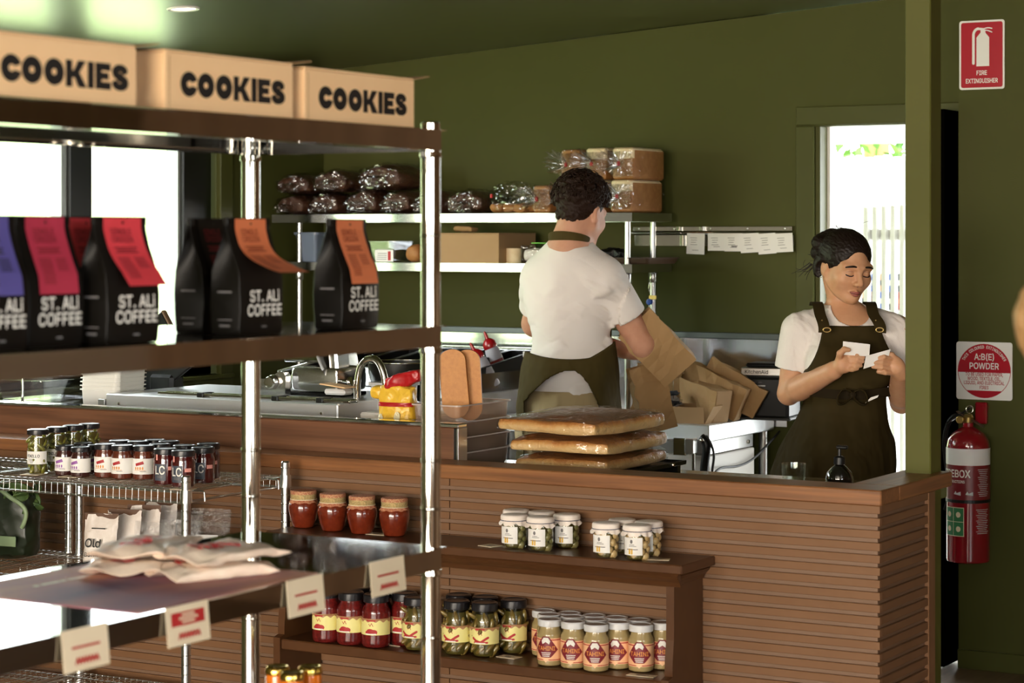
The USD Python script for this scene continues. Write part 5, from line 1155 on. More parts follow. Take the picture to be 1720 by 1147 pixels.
P_ = lambda u, v, y, z=None: at(u, v, y=y)
# three bags lying on their sides, bases towards the room
kraft_bag('flat-lying kraft bag with its square base facing out, left of three', (*at(1213, y=7.66)[:2], BT + 0.055), 0.13, 0.085, 0.27, (0, -78, -18), squash=0.5, seed=1)
kraft_bag('kraft bag on its side, middle of the three bases', (*at(1248, y=7.775)[:2], BT + 0.060), 0.13, 0.085, 0.25, (0, -66, 10), squash=0.5, seed=2)
kraft_bag('kraft bag on its side, right of the three bases against the processor', (*at(1279, y=7.85)[:2], BT + 0.060), 0.12, 0.085, 0.25, (0, -60, 16), squash=0.5, seed=3)
kraft_bag('kraft bag with a wide slanting side lying behind the box tray', (*at(1190, y=7.86)[:2], BT + 0.07), 0.17, 0.11, 0.28, (0, -74, 8), squash=0.35, seed=4)
kraft_bag('upright open kraft bag left of the receipt spike', (*at(1098, y=7.70)[:2], BT + 0.002), 0.17, 0.11, 0.20, (0, 8, 20), squash=0.7, seed=5)
kraft_bag('kraft bag lying flat at the back behind the receipt spike', (*at(1150, y=7.98)[:2], BT + 0.045), 0.16, 0.09, 0.26, (0, -82, -30), squash=0.4, seed=6)
# long kraft tray with folded end
tx0, tx1 = at(1108, y=7.56)[0], at(1182, y=7.56)[0]
t = thing('kraft_tray', 'long folded kraft cardboard tray at the bench edge', 'tray', ((tx0 + tx1) / 2, 7.60, BT + 0.0005), 3)
w = (tx1 - tx0) / 2
obj('front_side', rot_m(bx(-w, w, -0.045, -0.043, 0, 0.062), (1, 0, 0), 8, (0, -0.045, 0)), 'cardboard', t); obj('back_side', rot_m(bx(-w, w, 0.045, 0.047, 0, 0.068), (1, 0, 0), -8, (0, 0.045, 0)), 'cardboard', t)
obj('base', bx(-w, w, -0.045, 0.047, 0, 0.002), 'cardboard', t); obj('end_flap', rot_m(bx(w, w + 0.002, -0.045, 0.047, 0, 0.075), (0, 1, 0), 28, (w, 0, 0)), 'kraft', t); obj('end_flap', rot_m(bx(-w - 0.002, -w, -0.045, 0.047, 0, 0.065), (0, 1, 0), -14, (-w, 0, 0)), 'kraft', t)
# receipt spike
spx = at(1131, 680, y=7.62)
t = thing('receipt_spike', 'thin steel spike stuck through a heap of receipts', 'receipt spike', (spx[0], 7.62, BT + 0.09))
obj('spike', tube([(0, 0, -0.088), (0, 0, at(1131, 636, y=7.62)[2] - BT - 0.09)], 0.0018, 8), 'chrome', t, True)
obj('base', lathe([(0, -0.089), (0.035, -0.089), (0.035, -0.084), (0, -0.080)], 24), 'black_plastic', t)
g = np.random.default_rng(3)
for k in range(9):
    b = bx(-0.028, 0.028, -0.02, 0.02, 0, 0.0008); b = b.subdivide().subdivide(); b.vertices[:, 2] += 0.012 * np.sin(b.vertices[:, 0] * 60 + k) ; b = rot_m(b, (0, 0, 1), g.uniform(0, 180)); b = rot_m(b, (1, 0, 0.3), g.uniform(-14, 14))
    obj('receipt', mv(b, g.uniform(-0.01, 0.01), g.uniform(-0.01, 0.01), -0.035 + 0.006 * k), 'paper_white' if k % 3 == 0 else 'slate_label', t, True)
# food processor
ppos = at(1290, y=7.93)
t = thing('food_processor', 'black food processor with a silver name band on the steel bench', 'food processor', (ppos[0], 7.93, BT + 0.0005), 8)
m = sub_box(-0.105, 0.105, -0.09, 0.09, 0, 0.165, 0.02, 4); obj('body', bx(-0.105, 0.105, -0.09, 0.09, 0.004, 0.165, 0.012), 'black_plastic', t)
obj('foot_plate', bx(-0.115, 0.115, -0.10, 0.10, 0, 0.012, 0.004), 'rubber', t)
obj('name_band', bx(-0.085, 0.098, -0.082, 0.082, 0.166, 0.198, 0.004), 'steel_z', t)
obj('lettering', place2(text2('KitchenAid', 0.014, True, 0.95), (-0.022, -0.0826, 0.182), (1, 0, 0), (0, 0, 1), 0.0004), 'ink_black', t)
obj('control_line', bx(-0.080, 0.015, -0.0915, -0.0902, 0.128, 0.132), 'lid_white', t)
obj('control_marks', [bx(-0.078 + 0.022 * k, -0.064 + 0.022 * k, -0.0912, -0.0902, 0.142, 0.144) for k in range(4)], 'ink_grey', t, kind='stuff')
obj('top_cap', bx(-0.07, 0.08, -0.07, 0.07, 0.1985, 0.214, 0.01), 'black_plastic', t)
# cords and hoses by the fridge
def cord(name, label, pts, r, mt, cat):
    t = thing(name, label, cat); obj('cord', tube(spline(pts, 60), r, 8), mt, t, True); return t
xs_ = KX1 + 0.012
W_ = lambda u, v, x=xs_: at(u, v, x=x)
cord('power_cord', 'grey power cord hanging from the processor across the cabinet side', [W_(1316, 688), W_(1317, 705), W_(1300, 735), W_(1268, 768), W_(1230, 784), W_(1200, 795), W_(1192, 815)], 0.0045, 'rubber', 'cord')
yh = KY0 - 0.03
H_ = lambda u, v, y=yh: at(u, v, y=y)
t = cord('drain_hose', 'thick black hose standing before the cabinet corner', [H_(1178, 735), H_(1184, 740), H_(1185, 770), H_(1184, 830), H_(1184, 1000)], 0.017, 'black_plastic', 'hose')
obj('clamp', tube([H_(1182, 737) + [0, -0.02, 0.0], H_(1184, 741) + [0, -0.022, 0.0]], 0.008, 12), 'chrome', t, True)
cord('cable_loop', 'thin black cable looping down beside the thick hose', [H_(1186, 732), H_(1194, 745), H_(1199, 765), H_(1197, 785), H_(1198, 830), H_(1198, 1000)], 0.005, 'rubber', 'cable')
t = thing('tap_box', 'small steel valve box at the bench corner by the hoses', 'valve', H_(1163, 748), 0)
obj('body', bx(-0.022, 0.012, -0.02, 0.02, -0.03, 0.026, 0.003), 'steel_z', t); obj('plate', bx(-0.075, -0.023, -0.012, 0.01, -0.04, 0.026, 0.003), 'steel_x', t); obj('pipe', tube([(0.004, 0, -0.031), (0.004, 0, -0.55)], 0.006, 10), 'chrome', t, True)
# ---------------------------------------------------------------- things on the low bench behind the counter
zat = lambda u, v, y: at(u, v, y=y)[2]
hxa, hxb = at(177, y=5.50)[0], at(567, y=5.50)[0]
HT = 1.10
t = thing('steel_cabinet_top', 'long raised stainless equipment housing behind the timber upstand', 'equipment')
obj('housing', bx(hxa, hxb, 5.50, 6.02, LZ, HT, 0.004), 'steel_satin', t)
obj('corner_block', bx(hxa - 0.03, hxa - 0.002, 5.498, 5.53, HT - 0.05, HT - 0.018, 0.002), 'steel_z', t)
for k in range(2):
    obj('hinge_rod', tube([(hxa + 0.2, 5.52 + 0.04 * k, HT + 0.007), (hxb + 0.03, 5.52 + 0.04 * k, HT + 0.007)], 0.0055, 10), 'chrome', t, True)
for u in (345, 470, 545): obj('hinge', bx(at(u, y=5.54)[0] - 0.012, at(u, y=5.54)[0] + 0.012, 5.51, 5.57, HT, HT + 0.014, 0.002), 'black_frame', t)
for u in (200, 540): obj('screw', mv(rot_m(lathe([(0, 0), (0.005, 0), (0.004, 0.003), (0, 0.004)], 14), (1, 0, 0), 90), at(u, y=5.5)[0], 5.4995, HT - 0.03), 'chrome', t, 30)
# meat slicer
def SP(u, v, y=5.74): return at(u, v, y=y)
t = thing('meat_slicer', 'polished aluminium meat slicer on the steel housing', 'slicer', (SP(520, 660)[0], 5.74, HT + 0.0005))
mat('slicer_alu', (0.66, 0.66, 0.65), 0.18, 1.0)
px = 6.98 / 3770
obj('base', bx(-0.10, 0.12, 0.0, 0.14, 0.0, 0.010, 0.002), 'black_plastic', t)
obj('motor_body', sub_box(-0.058, 0.128, -0.03, 0.14, 0.010, 0.096, 0.02, 4), 'slicer_alu', t, True)
cp = Polygon([(-0.17, 0.0), (-0.055, 0.0), (-0.052, 0.06), (-0.062, 0.072), (-0.075, 0.076), (-0.12, 0.052), (-0.17, 0.048)])
m = extr(cp, 0.03); m.apply_transform(np.array([[1, 0, 0, 0], [0, 0, 1, -0.055], [0, 1, 0, 0.001], [0, 0, 0, 1.0]])); m.fix_normals(); obj('control_cheek', m, 'slicer_alu', t)
obj('dial_knob', mv(rot_m(lathe([(0, 0.026), (0.017, 0.025), (0.021, 0.018), (0.021, 0.004), (0.024, 0.0), (0, 0)], 24), (1, 0, 0), 90), -0.10, -0.055, 0.042), 'chrome', t, 40)
obj('blade', mv(rot_m(lathe([(0, 0.004), (0.10, 0.002), (0.112, 0.0), (0.10, -0.002), (0, -0.004)], 48), (0, 1, 0), 72), 0.06, 0.06, 0.13), 'slicer_alu', t, 30)
obj('blade_guard', rot_m(bx(-0.12, 0.06, 0.02, 0.13, 0.098, 0.106, 0.003), (0, 1, 0), -14), 'slicer_alu', t)
obj('food_plate', mv(rot_m(bx(-0.11, 0.055, -0.012, 0.0, 0.0, 0.085, 0.004), (1, 0, 0), -32), 0, 0.02, 0.10), 'steel_x', t)
obj('column', rot_m(bx(0.088, 0.124, -0.015, 0.06, 0.02, 0.165, 0.008), (0, 1, 0), -6), 'slicer_alu', t)
obj('push_handle', tube([(0.125, -0.01, 0.05), (0.165, -0.02, 0.05)], 0.006, 12), 'chrome', t, True)
obj('handle_knob', mv(rot_m(lathe([(0, 0), (0.014, 0.001), (0.017, 0.006), (0.014, 0.012), (0, 0.013)], 20), (0, 1, 0), 75), 0.162, -0.02, 0.048), 'chrome', t, 40)
# tap
fy = 5.72; f0 = at(600, y=fy); k = 6.9 / 3770
t = thing('gooseneck_tap', 'chrome gooseneck tap rising behind the upstand', 'tap', (f0[0], fy, LZ))
zt_ = zat(625, 600, fy) - LZ
obj('spout', tube(spline([(0, 0, 0.0), (0, 0, zt_ - 0.13), (0.004, 0, zt_ - 0.06), (0.028, 0, zt_ - 0.012), (0.062, -0.002, zt_ - 0.004), (0.094, -0.004, zt_ - 0.035), (0.108, -0.006, zt_ - 0.10)], 48), 0.0115, 18), 'chrome', t, True)
obj('base_ring', lathe([(0.0115, 0), (0.024, 0), (0.024, 0.03), (0.018, 0.04), (0.018, zt_ - 0.16), (0.0145, zt_ - 0.15), (0.0115, zt_ - 0.15)], 28), 'chrome', t, 30)
obj('lever', tube([(0.0, -0.012, zt_ - 0.12), (0.0, -0.016, zt_ - 0.10), (0.002, -0.018, zt_ - 0.07)], 0.004, 10), 'chrome', t, True)
# clear trays and white tubs at the left
yy = 5.62
for k_, (u, l) in enumerate(((82, 'upper clear plastic food tray stacked at the left edge'), (86, 'lower clear plastic food tray of the stack at the left edge'))):
    t = thing('clear_tray', l, 'tray', (at(u, y=yy)[0], yy, LZ + (0.1605 if k_ == 0 else 0.0005)))
    obj('tray', tapered(0.18, 0.205, 0.26, 0.29, 0.072 if k_ == 0 else 0.16), 'clear_plastic', t, 30)
t = thing('white_tub_stack', 'tall white plastic tub at the bottom of the nested stack', 'tub', (at(190, y=5.64)[0], 5.64, LZ + 0.0005))
obj('tub', tapered(0.125, 0.150, 0.125, 0.150, 0.205), 'white_plastic', t, 30)
for k_ in range(5): 
    dup(t, ['second white tub up in the nested stack', 'third white tub up in the nested stack', 'fourth white tub up in the nested stack', 'fifth white tub up in the nested stack', 'topmost white tub of the nested stack'][k_], (at(190, y=5.64)[0] + 0.001 * k_, 5.64, LZ + 0.0005 + 0.0125 * (k_ + 1)), k_ * 0.7)
t = thing('till_screen', 'dark tilted touch screen seen from the side behind the white tubs', 'screen', (at(275, y=5.86)[0], 5.86, LZ))
obj('screen', mv(rot_m(bx(-0.14, 0.12, -0.01, 0.006, 0.0, 0.22, 0.004), (0, 1, 0), -34), 0.02, 0, 0.20), 'black_plastic', t)
mat('bronze_edge', (0.16, 0.10, 0.06), 0.4)
obj('edge', mv(rot_m(bx(0.1205, 0.128, -0.012, 0.008, 0.0, 0.22, 0.002), (0, 1, 0), -34), 0.02, 0, 0.20), 'bronze_edge', t)
obj('stand', [bx(-0.05, 0.05, -0.02, 0.05, 0.0, 0.24, 0.01)], 'black_plastic', t)
t = thing('steel_rod_stand', 'thin steel rod standing at the far left of the counter', 'rod', (*at(38, y=5.45)[:2], LZ))
obj('rod', tube([(0, 0, 0.0), (0, 0, 0.255)], 0.0045, 10), 'chrome', t, True); obj('foot', lathe([(0, 0), (0.03, 0), (0.03, 0.004), (0, 0.006)], 20), 'steel_z', t)
# cluttered shelf of small containers right of the slicer
t = thing('equipment_block', 'low steel equipment block carrying the small containers by the tap', 'equipment')
obj('block', bx(hxb + 0.01, at(715, y=5.86)[0], 5.84, 6.04, LZ, 1.045, 0.004), 'steel_x', t)
t = thing('dark_bowl', 'dark steel bowl standing behind the tap', 'bowl', (at(672, y=5.95)[0], 5.96, 1.0455))
obj('bowl', lathe([(0, 0.0), (0.05, 0.0), (0.085, 0.05), (0.105, 0.12), (0.108, 0.155), (0.105, 0.155), (0.10, 0.12), (0, 0.02)], 40), 'black_frame', t, 50); obj('rim', tube([(0.1075 * math.cos(a), 0.1075 * math.sin(a), 0.156) for a in np.linspace(0, 6.2832, 49)], 0.003, 6, False), 'chrome', t, True)
t = thing('lidded_container', 'frosted lidded food container in front of the dark bowl', 'container', (at(680, y=5.82)[0], 5.76, LZ + 0.0005))
obj('container', tapered(0.10, 0.12, 0.085, 0.10, 0.245), 'tub_clear', t, 30); obj('lid', lid_of(0.132, 0.112, 0.2455), 'tub_clear', t)
t = thing('labelled_container', 'small grey container with a white label beside the tap', 'container', (at(614, y=5.90)[0], 5.90, 1.0455))
obj('container', tapered(0.05, 0.06, 0.06, 0.07, 0.052), 'tub_clear', t, 30); obj('label', bx(-0.016, 0.016, -0.0375, -0.0365, 0.012, 0.03), 'paper_white', t)
t = thing('cutting_board', 'small wooden board lying right of the tap', 'board', (at(622, y=5.80)[0], 5.80, 1.03))
obj('board', bx(-0.045, 0.05, -0.02, 0.03, 0.0, 0.018, 0.003), 'cardboard', t); obj('support', bx(-0.04, 0.045, -0.016, 0.026, LZ - 1.03, -0.0005), 'white_plastic', t)
t = thing('scraper_tray', 'white angular scraper tray left of the tap', 'tray', (at(572, y=5.68)[0], 5.66, HT + 0.0145))
obj('tray', mv(rot_m(bx(-0.045, 0.05, -0.03, 0.03, 0, 0.004, 0.001), (0, 1, 0), 6), 0, 0, 0.026), 'carton', t); obj('body', bx(-0.032, 0.045, -0.026, 0.026, 0.0, 0.018, 0.006), 'lid_white', t)
t = thing('rolled_print', 'yellow printed card tucked behind the slicer', 'card', (at(589, y=5.98)[0], 5.98, HT - 0.05))
mat('card_yellow', (0.42, 0.25, 0.05), 0.6); obj('card', bx(-0.02, 0.02, -0.006, 0.006, -0.15, 0.15, 0.002), 'card_yellow', t)
t = thing('white_crate', 'white plastic box with a dark stripe below the tap', 'box', (at(655, y=5.60)[0], 5.60, LZ + 0.0005))
obj('box', bx(-0.07, 0.05, -0.06, 0.06, 0.0, 0.175, 0.006), 'paper_white', t); obj('stripe', bx(-0.0705, 0.0505, -0.0605, -0.0602, 0.150, 0.157), 'slate_label', t)
# yellow and red snack bag
mat('bag_yellow', (0.75, 0.42, 0.02), 0.35, noise=(22, (0.80, 0.50, 0.05)), bump=(25, 0.006)); mat('bag_pale', (0.80, 0.72, 0.45), 0.4); mat('bag_red', (0.40, 0.008, 0.01), 0.35)
ybg = 5.47
t = thing('yellow_bag', 'crumpled yellow and red food bag beside the clear pans', 'bag', (at(668, y=ybg)[0], ybg, LZ + 0.0005), 4)
m = sub_box(-0.058, 0.062, -0.035, 0.035, 0, 0.27, 0.03, 4); v = m.vertices; v[:, 0] *= 0.72 + 0.35 * v[:, 2] / 0.27; m.vertices = v + m.vertex_normals * ((meshkit.fbm(v * 30, 3, 8) - 0.5) * 0.022)[:, None]; m.vertices[:, 2] = np.maximum(m.vertices[:, 2], 0)
obj('pouch', m, 'bag_yellow', t, True)
def on_bag(poly, off=0.004):
    v, f = fine(flat(poly), 0.01)
    vv = m.vertices; fr = vv[:, 1] < -0.005
    from scipy.spatial import cKDTree
    _, i = cKDTree(vv[fr][:, [0, 2]]).query(v, k=3); y = vv[fr][i, 1].min(axis=1) - off
    return trimesh.Trimesh(np.c_[v[:, 0], y, v[:, 1]], f, process=False)
obj('red_band', on_bag(sbox(-0.055, 0.205, 0.06, 0.217)), 'bag_red', t, True)
for (a, b, r1, r2) in ((-0.038, 0.165, 0.011, 0.018), (-0.012, 0.145, 0.009, 0.02), (0.018, 0.175, 0.010, 0.016), (-0.02, 0.10, 0.010, 0.018), (0.012, 0.11, 0.009, 0.016)): obj('printed_oval', on_bag(ell(a, b, r1, r2)), 'bag_pale', t, True)
obj('side_tab', rough(sub_box(-0.085, -0.035, -0.02, 0.02, 0.222, 0.262, 0.012, 3), 0.006, 30, 1), 'bag_yellow', t, True)
tp = sub_box(-0.035, 0.085, -0.026, 0.014, 0.258, 0.296, 0.012, 4); tp = rot_m(tp, (0, 1, 0), -14, (0, 0, 0.27)); obj('folded_top', rough(tp, 0.008, 35, 2), 'bag_red', t, True)

# clear food pans nested in a stack, with two wooden boards standing in the top one
gx, gy = at(772, y=5.43)[0], 5.43
zr = [zat(772, v, 5.43) for v in (683, 711, 737, 763)]
for k_, z in enumerate(zr):
    t = thing('clear_pan', ['clear plastic food pan at the top of the nested stack, holding boards', 'second clear plastic food pan from the top of the nested stack', 'third clear plastic food pan from the top of the nested stack', 'lowest visible clear plastic food pan of the nested stack'][k_], 'food pan', (gx - 0.085, gy + 0.15, z - 0.10))
    obj('pan', tapered(0.145, 0.158, 0.272, 0.288, 0.10, rim=0.006), 'clear_plastic_warm', t, 30)
    rr_ = rbox(0.172, 0.302, 0.02).difference(rbox(0.164, 0.294, 0.017)); obj('rim_edge', mv(extr(rr_, 0.004), 0, 0, 0.0985), 'plastic_rim', t)
t = thing('pan_riser', 'grey tub carrying the nested clear pans', 'tub', (gx - 0.085, gy + 0.15, LZ + 0.0005)); obj('tub', bx(-0.07, 0.07, -0.13, 0.13, 0, zr[3] - 0.1005 - LZ - 0.0005, 0.004), 'tub_clear', t)
def paddle(label, u, ztop, w, h, lean, y, yaw):
    g = unary_union([sbox(-w / 2, w * 0.5, w / 2, h - w * 0.42), ell(0, w * 0.5, w / 2, w * 0.5), affinity.scale(ell(0, h - w * 0.42, w / 2, w * 0.42), 1, 1)])
    m = extr(g.simplify(0.0004), 0.016); m.apply_transform(np.array([[1, 0, 0, 0], [0, 0, -1, 0.008], [0, 1, 0, -h], [0, 0, 0, 1.0]])); m.fix_normals()
    t = thing('wooden_board', label, 'board', (at(u, y=y)[0], y, ztop), rot=(0, lean, yaw)); obj('board', m, 'board_timber', t)
paddle('long tan wooden board leaning in the clear pan, nearer the chrome post', 758, zat(752, 585, 5.56), 0.078, 0.20, -5, 5.52, 24)
paddle('long tan wooden board with a rounded top in the clear pan, further right', 784, zat(780, 587, 5.56), 0.075, 0.205, -3, 5.56, 24)

# ---------------------------------------------------------------- big flat breads on a black tray
mat('focaccia', (0.46, 0.20, 0.055), 0.28, coat=0.5, noise=(22, (0.20, 0.075, 0.022)), bump=(45, 0.006))
M['focaccia'] = usdkit.material(stage, '/World/Looks/focaccia', {'tc': ('texture_coordinate', {}), 'n': ('noise_texture', {'scale': 16.0, 'detail': 5.0, 'roughness': 0.65}), 'xyz': ('separate_xyz', {}),
    'mr': ('map_range', {'from_min': 0.020, 'from_max': 0.047, 'to_min': 0.0, 'to_max': 1.0, 'clamp': True}), 'ad': ('math', {'math_type': 'multiply_add', 'value2': 0.9, 'value3': -0.45}), 'sm': ('math', {'math_type': 'add', 'use_clamp': True}),
    'r': ('rgb_ramp', {'ramp': [(0.05, (0.66, 0.44, 0.20)), (0.35, (0.60, 0.33, 0.11)), (0.62, (0.42, 0.165, 0.040)), (0.95, (0.20, 0.072, 0.022))]}),
    'bn': ('noise_texture', {'scale': 60.0, 'detail': 3.0, 'distortion': 1.0}), 'b': ('bump', {'strength': 0.7, 'distance': 0.006}), 'p': ('principled_bsdf', {'roughness': 0.45, 'coat_weight': 0.35, 'coat_roughness': 0.12, 'specular_ior_level': 0.3})},
    [('tc.object', 'n.vector'), ('tc.object', 'xyz.vector'), ('xyz.z', 'mr.value'), ('n.fac', 'ad.value1'), ('ad.value', 'sm.value1'), ('mr.result', 'sm.value2'), ('sm.value', 'r.fac'), ('r.color', 'p.base_color'), ('tc.object', 'bn.vector'), ('bn.fac', 'b.height'), ('b.normal', 'p.coat_normal')], surface='p.BSDF')
clear('bread_wrap', (0.98, 0.98, 0.98), 0.04, 0.05, grow=0.16)
bz = 0.940
bf0 = at(1012, y=5.50)                                  # near right corner
bc = (bf0[0] - 0.155, 5.50 + 0.20)
t = thing('black_tray', 'black oven tray under the stack of flat breads', 'tray', (bc[0], bc[1], LZ + 0.0005))
obj('tray', [bx(-0.18, 0.20, -0.215, 0.24, 0.030, 0.034, 0.001), bx(-0.18, 0.20, -0.215, -0.211, 0.0342, 0.042), bx(-0.18, 0.20, 0.236, 0.24, 0.0342, 0.042), bx(-0.18, -0.176, -0.2108, 0.2358, 0.0342, 0.042), bx(0.196, 0.20, -0.2108, 0.2358, 0.0342, 0.042)], 'black_plastic', t)
obj('frame', [bx(-0.17, 0.19, -0.20, -0.18, 0, 0.0298), bx(-0.17, 0.19, 0.2, 0.22, 0, 0.0298)], 'black_frame', t)
obj('bolt', mv(rot_m(lathe([(0, 0), (0.006, 0), (0.005, 0.004), (0, 0.005)], 16), (0, 1, 0), 90), 0.2002, 0.15, 0.036), 'chrome', t)
def flatbread(label, z, dx, dy, W, L, H, rz, seed):
    t = thing('flat_bread', label, 'bread', (bc[0] + dx, bc[1] + dy, z), rz)
    m = sub_box(-W / 2, W / 2, -L / 2, L / 2, 0, H, H * 0.49, 5); v = m.vertices
    top = np.clip(v[:, 2] / H, 0, 1); e = np.maximum(np.abs(v[:, 0]) / (W / 2), np.abs(v[:, 1]) / (L / 2))
    v[:, 2] += top * (0.011 * (1 - e ** 3) + (meshkit.fbm(v * 14, 3, seed) - 0.5) * 0.020); v[:, 2] += 0.006 * np.sin(v[:, 0] * 14 + seed) * (1 - top) * 0.6
    v[:, :2] += (meshkit.fbm(v[:, [1, 0, 2]] * 16, 2, seed + 1) - 0.5)[:, None] * 0.010
    v[:, 2] = np.maximum(v[:, 2], 0.0006); m.vertices = v; b = obj('bread', m, 'focaccia', t, True)
    w = m.copy(); n = w.vertex_normals; fold = np.sin(v[:, 0] * 90 + 3 * np.sin(v[:, 1] * 8)) * np.clip((v[:, 0] / (W / 2) - 0.35) / 0.5, 0, 1) * 0.005 + (meshkit.fbm(v * 40, 3, seed + 7) - 0.5) * 0.008
    w.vertices = v + n * (0.005 + fold)[:, None]; w.vertices[:, 2] = np.maximum(w.vertices[:, 2], 0.0002); obj('plastic_wrap', w, 'bread_wrap', t, False)
flatbread('bottom flat bread of the plastic-wrapped stack, on the black tray', 0.9355, 0.012, 0.01, 0.30, 0.41, 0.042, 1, 1)
flatbread('middle flat bread of the plastic-wrapped stack', 0.9355 + 0.050, 0.008, 0.0, 0.315, 0.42, 0.046, 2, 2)
flatbread('top flat bread of the plastic-wrapped stack behind the counter', 0.9355 + 0.104, -0.012, -0.005, 0.33, 0.43, 0.048, -1.5, 3)

# soap pump and a glass near the right end
sp_ = at(1410, y=5.58)
t = thing('pump_bottle', 'black glass pump bottle at the right end of the counter', 'bottle', (sp_[0], 5.58, LZ + 0.0005))
mat('black_glass', (0.006, 0.006, 0.005), 0.06, coat=1.0)
obj('bottle', lathe([(0, 0), (0.034, 0), (0.037, 0.004), (0.037, 0.055), (0.033, 0.072), (0.020, 0.086), (0.012, 0.092), (0.012, 0.104), (0, 0.104)], 36), 'black_glass', t, 50)
zp = zat(1410, 748, 5.58) - LZ
obj('collar', lathe([(0.0125, 0.094), (0.015, 0.094), (0.015, 0.112), (0.008, 0.116), (0, 0.116)], 24), 'black_plastic', t, 30)
obj('pump', [tube([(0, 0, 0.116), (0, 0, zp - 0.006)], 0.0045, 12), bx(-0.008, 0.024, -0.007, 0.007, zp - 0.010, zp, 0.003)], 'black_plastic', t)
obj('lettering', wrap(shift2(flat(rbox(0.030, 0.003)), 0, 0), 0.0374, 0.048, -120, 0.01), 'ink_grey', t)
g0 = at(1333, y=5.50)
t = thing('drinking_glass', 'clear drinking glass with only its rim above the counter', 'glass', (g0[0], 5.50, LZ + 0.0005))
obj('glass', lathe([(0, 0.006), (0.026, 0.006), (0.030, 0.098), (0.032, 0.098), (0.028, 0.0), (0, 0)], 32), 'jar_glass', t, 40)

# ---------------------------------------------------------------- signs and fire extinguisher
def wall_sign(name, label, u0, u1, v0, v1):
    c = at((u0 + u1) / 2, (v0 + v1) / 2, y=SY - 0.004); a, b = at(u0, y=SY - 0.004)[0], at(u1, y=SY - 0.004)[0]
    h = at((u0 + u1) / 2, v0, y=SY - 0.004)[2] - at((u0 + u1) / 2, v1, y=SY - 0.004)[2]
    t = thing(name, label, 'sign', (c[0], SY - 0.0005, c[2])); return t, b - a, h
def on_sign(vf, off): return place2(vf, (0, -off, 0), (1, 0, 0), (0, 0, 1), 0.0)
def plate(w, h, r, d): m = extr(rbox(w, h, r), d); m.apply_transform(np.array([[1, 0, 0, 0], [0, 0, -1, 0], [0, 1, 0, 0], [0, 0, 0, 1.0]])); m.fix_normals(); return m
t, w, h = wall_sign('extinguisher_sign', 'red FIRE EXTINGUISHER pictogram sign high on the green wall', 1611, 1687, 34, 150)
obj('plate', plate(w, h, 0.010, 0.003), 'sign_white', t)
obj('red_field', on_sign(flat(rbox(w * 0.92, h * 0.945, 0.008)), 0.0034), 'sign_red', t)
s_ = h * 0.56                                          # pictogram height
body = unary_union([sbox(-0.17, 0.0, 0.17, 0.74), Polygon([(-0.17, 0.74), (0.17, 0.74), (0.07, 0.86), (-0.07, 0.86)]), sbox(-0.06, 0.84, 0.07, 0.93),
    LineString(arc(-0.12, 0.80, 0.13, 0.17, 90, 180, 14)[:-1] + [(-0.25, 0.8), (-0.25, 0.08)]).buffer(0.034), LineString([(-0.12, 0.97), (0.02, 0.95)]).buffer(0.03),
    LineString(spline([(0.02, 0.96), (0.14, 0.985), (0.24, 0.965)], 12)).buffer(0.014), LineString(spline([(0.04, 0.93), (0.15, 0.91), (0.24, 0.87)], 12)).buffer(0.014)])
body = body.difference(LineString([(-0.195, 0.03), (-0.195, 0.72)]).buffer(0.012))
body = affinity.translate(affinity.scale(body, s_, s_, origin=(0, 0)), 0.004, -h * 0.165)
obj('pictogram', on_sign(flat(body), 0.0037), 'sign_white', t)
obj('lettering', on_sign(join2([shift2(text2('FIRE', h * 0.062, True, 0.85), 0, -h * 0.26), shift2(text2('EXTINGUISHER', h * 0.062, True, 0.74), 0, -h * 0.375)]), 0.0037), 'sign_white', t)
t, w, h = wall_sign('powder_sign', 'square white sign with a red A:B(E) POWDER disc above the extinguisher', 1606, 1700, 574.5, 671.5)
obj('plate', plate(w, h, 0.010, 0.003), 'sign_white', t)
R = w * 0.475
disc = ell(0, 0, R, R * h / w * 0.99); topz = R * 0.02
obj('red_segment', on_sign(flat(disc.intersection(sbox(-1, -0.006, 1, 1))), 0.0034), 'sign_red', t)
obj('lower_segment', on_sign(flat(disc.intersection(sbox(-1, -1, 1, -R * 0.72))), 0.0034), 'sign_red', t)
obj('ring', on_sign(flat(disc.difference(disc.buffer(-0.0022))), 0.0035), 'sign_red', t)
obj('lettering', on_sign(join2([shift2(text2('A:B(E)', h * 0.105, True, 0.85), 0, R * 0.50), shift2(text2('POWDER', h * 0.105, True, 0.85), 0, R * 0.18)]), 0.0037), 'sign_white', t)
ch = 'THIS COLOURED EXTINGUISHER'; L = []
for i, c_ in enumerate(ch):
    if c_ == ' ': continue
    a = math.radians(152 - 124 * i / (len(ch) - 1)); L.append(shift2(text2(c_, h * 0.050, True, 0.72), R * 0.875 * math.cos(a), R * 0.875 * math.sin(a), a - math.pi / 2))
obj('rim_lettering', on_sign(join2(L), 0.0037), 'sign_white', t)
obj('small_lettering', on_sign(join2([shift2(text2(s, h * 0.056, True, 0.74), 0, -R * (0.14 + 0.155 * k_)) for k_, s in enumerate(('TO BE USED FOR PAPER,', 'WOOD, TEXTILE, OIL,', 'LIQUID, AND ELECTRICAL', 'FIRES'))]), 0.0037), 'sign_red', t)

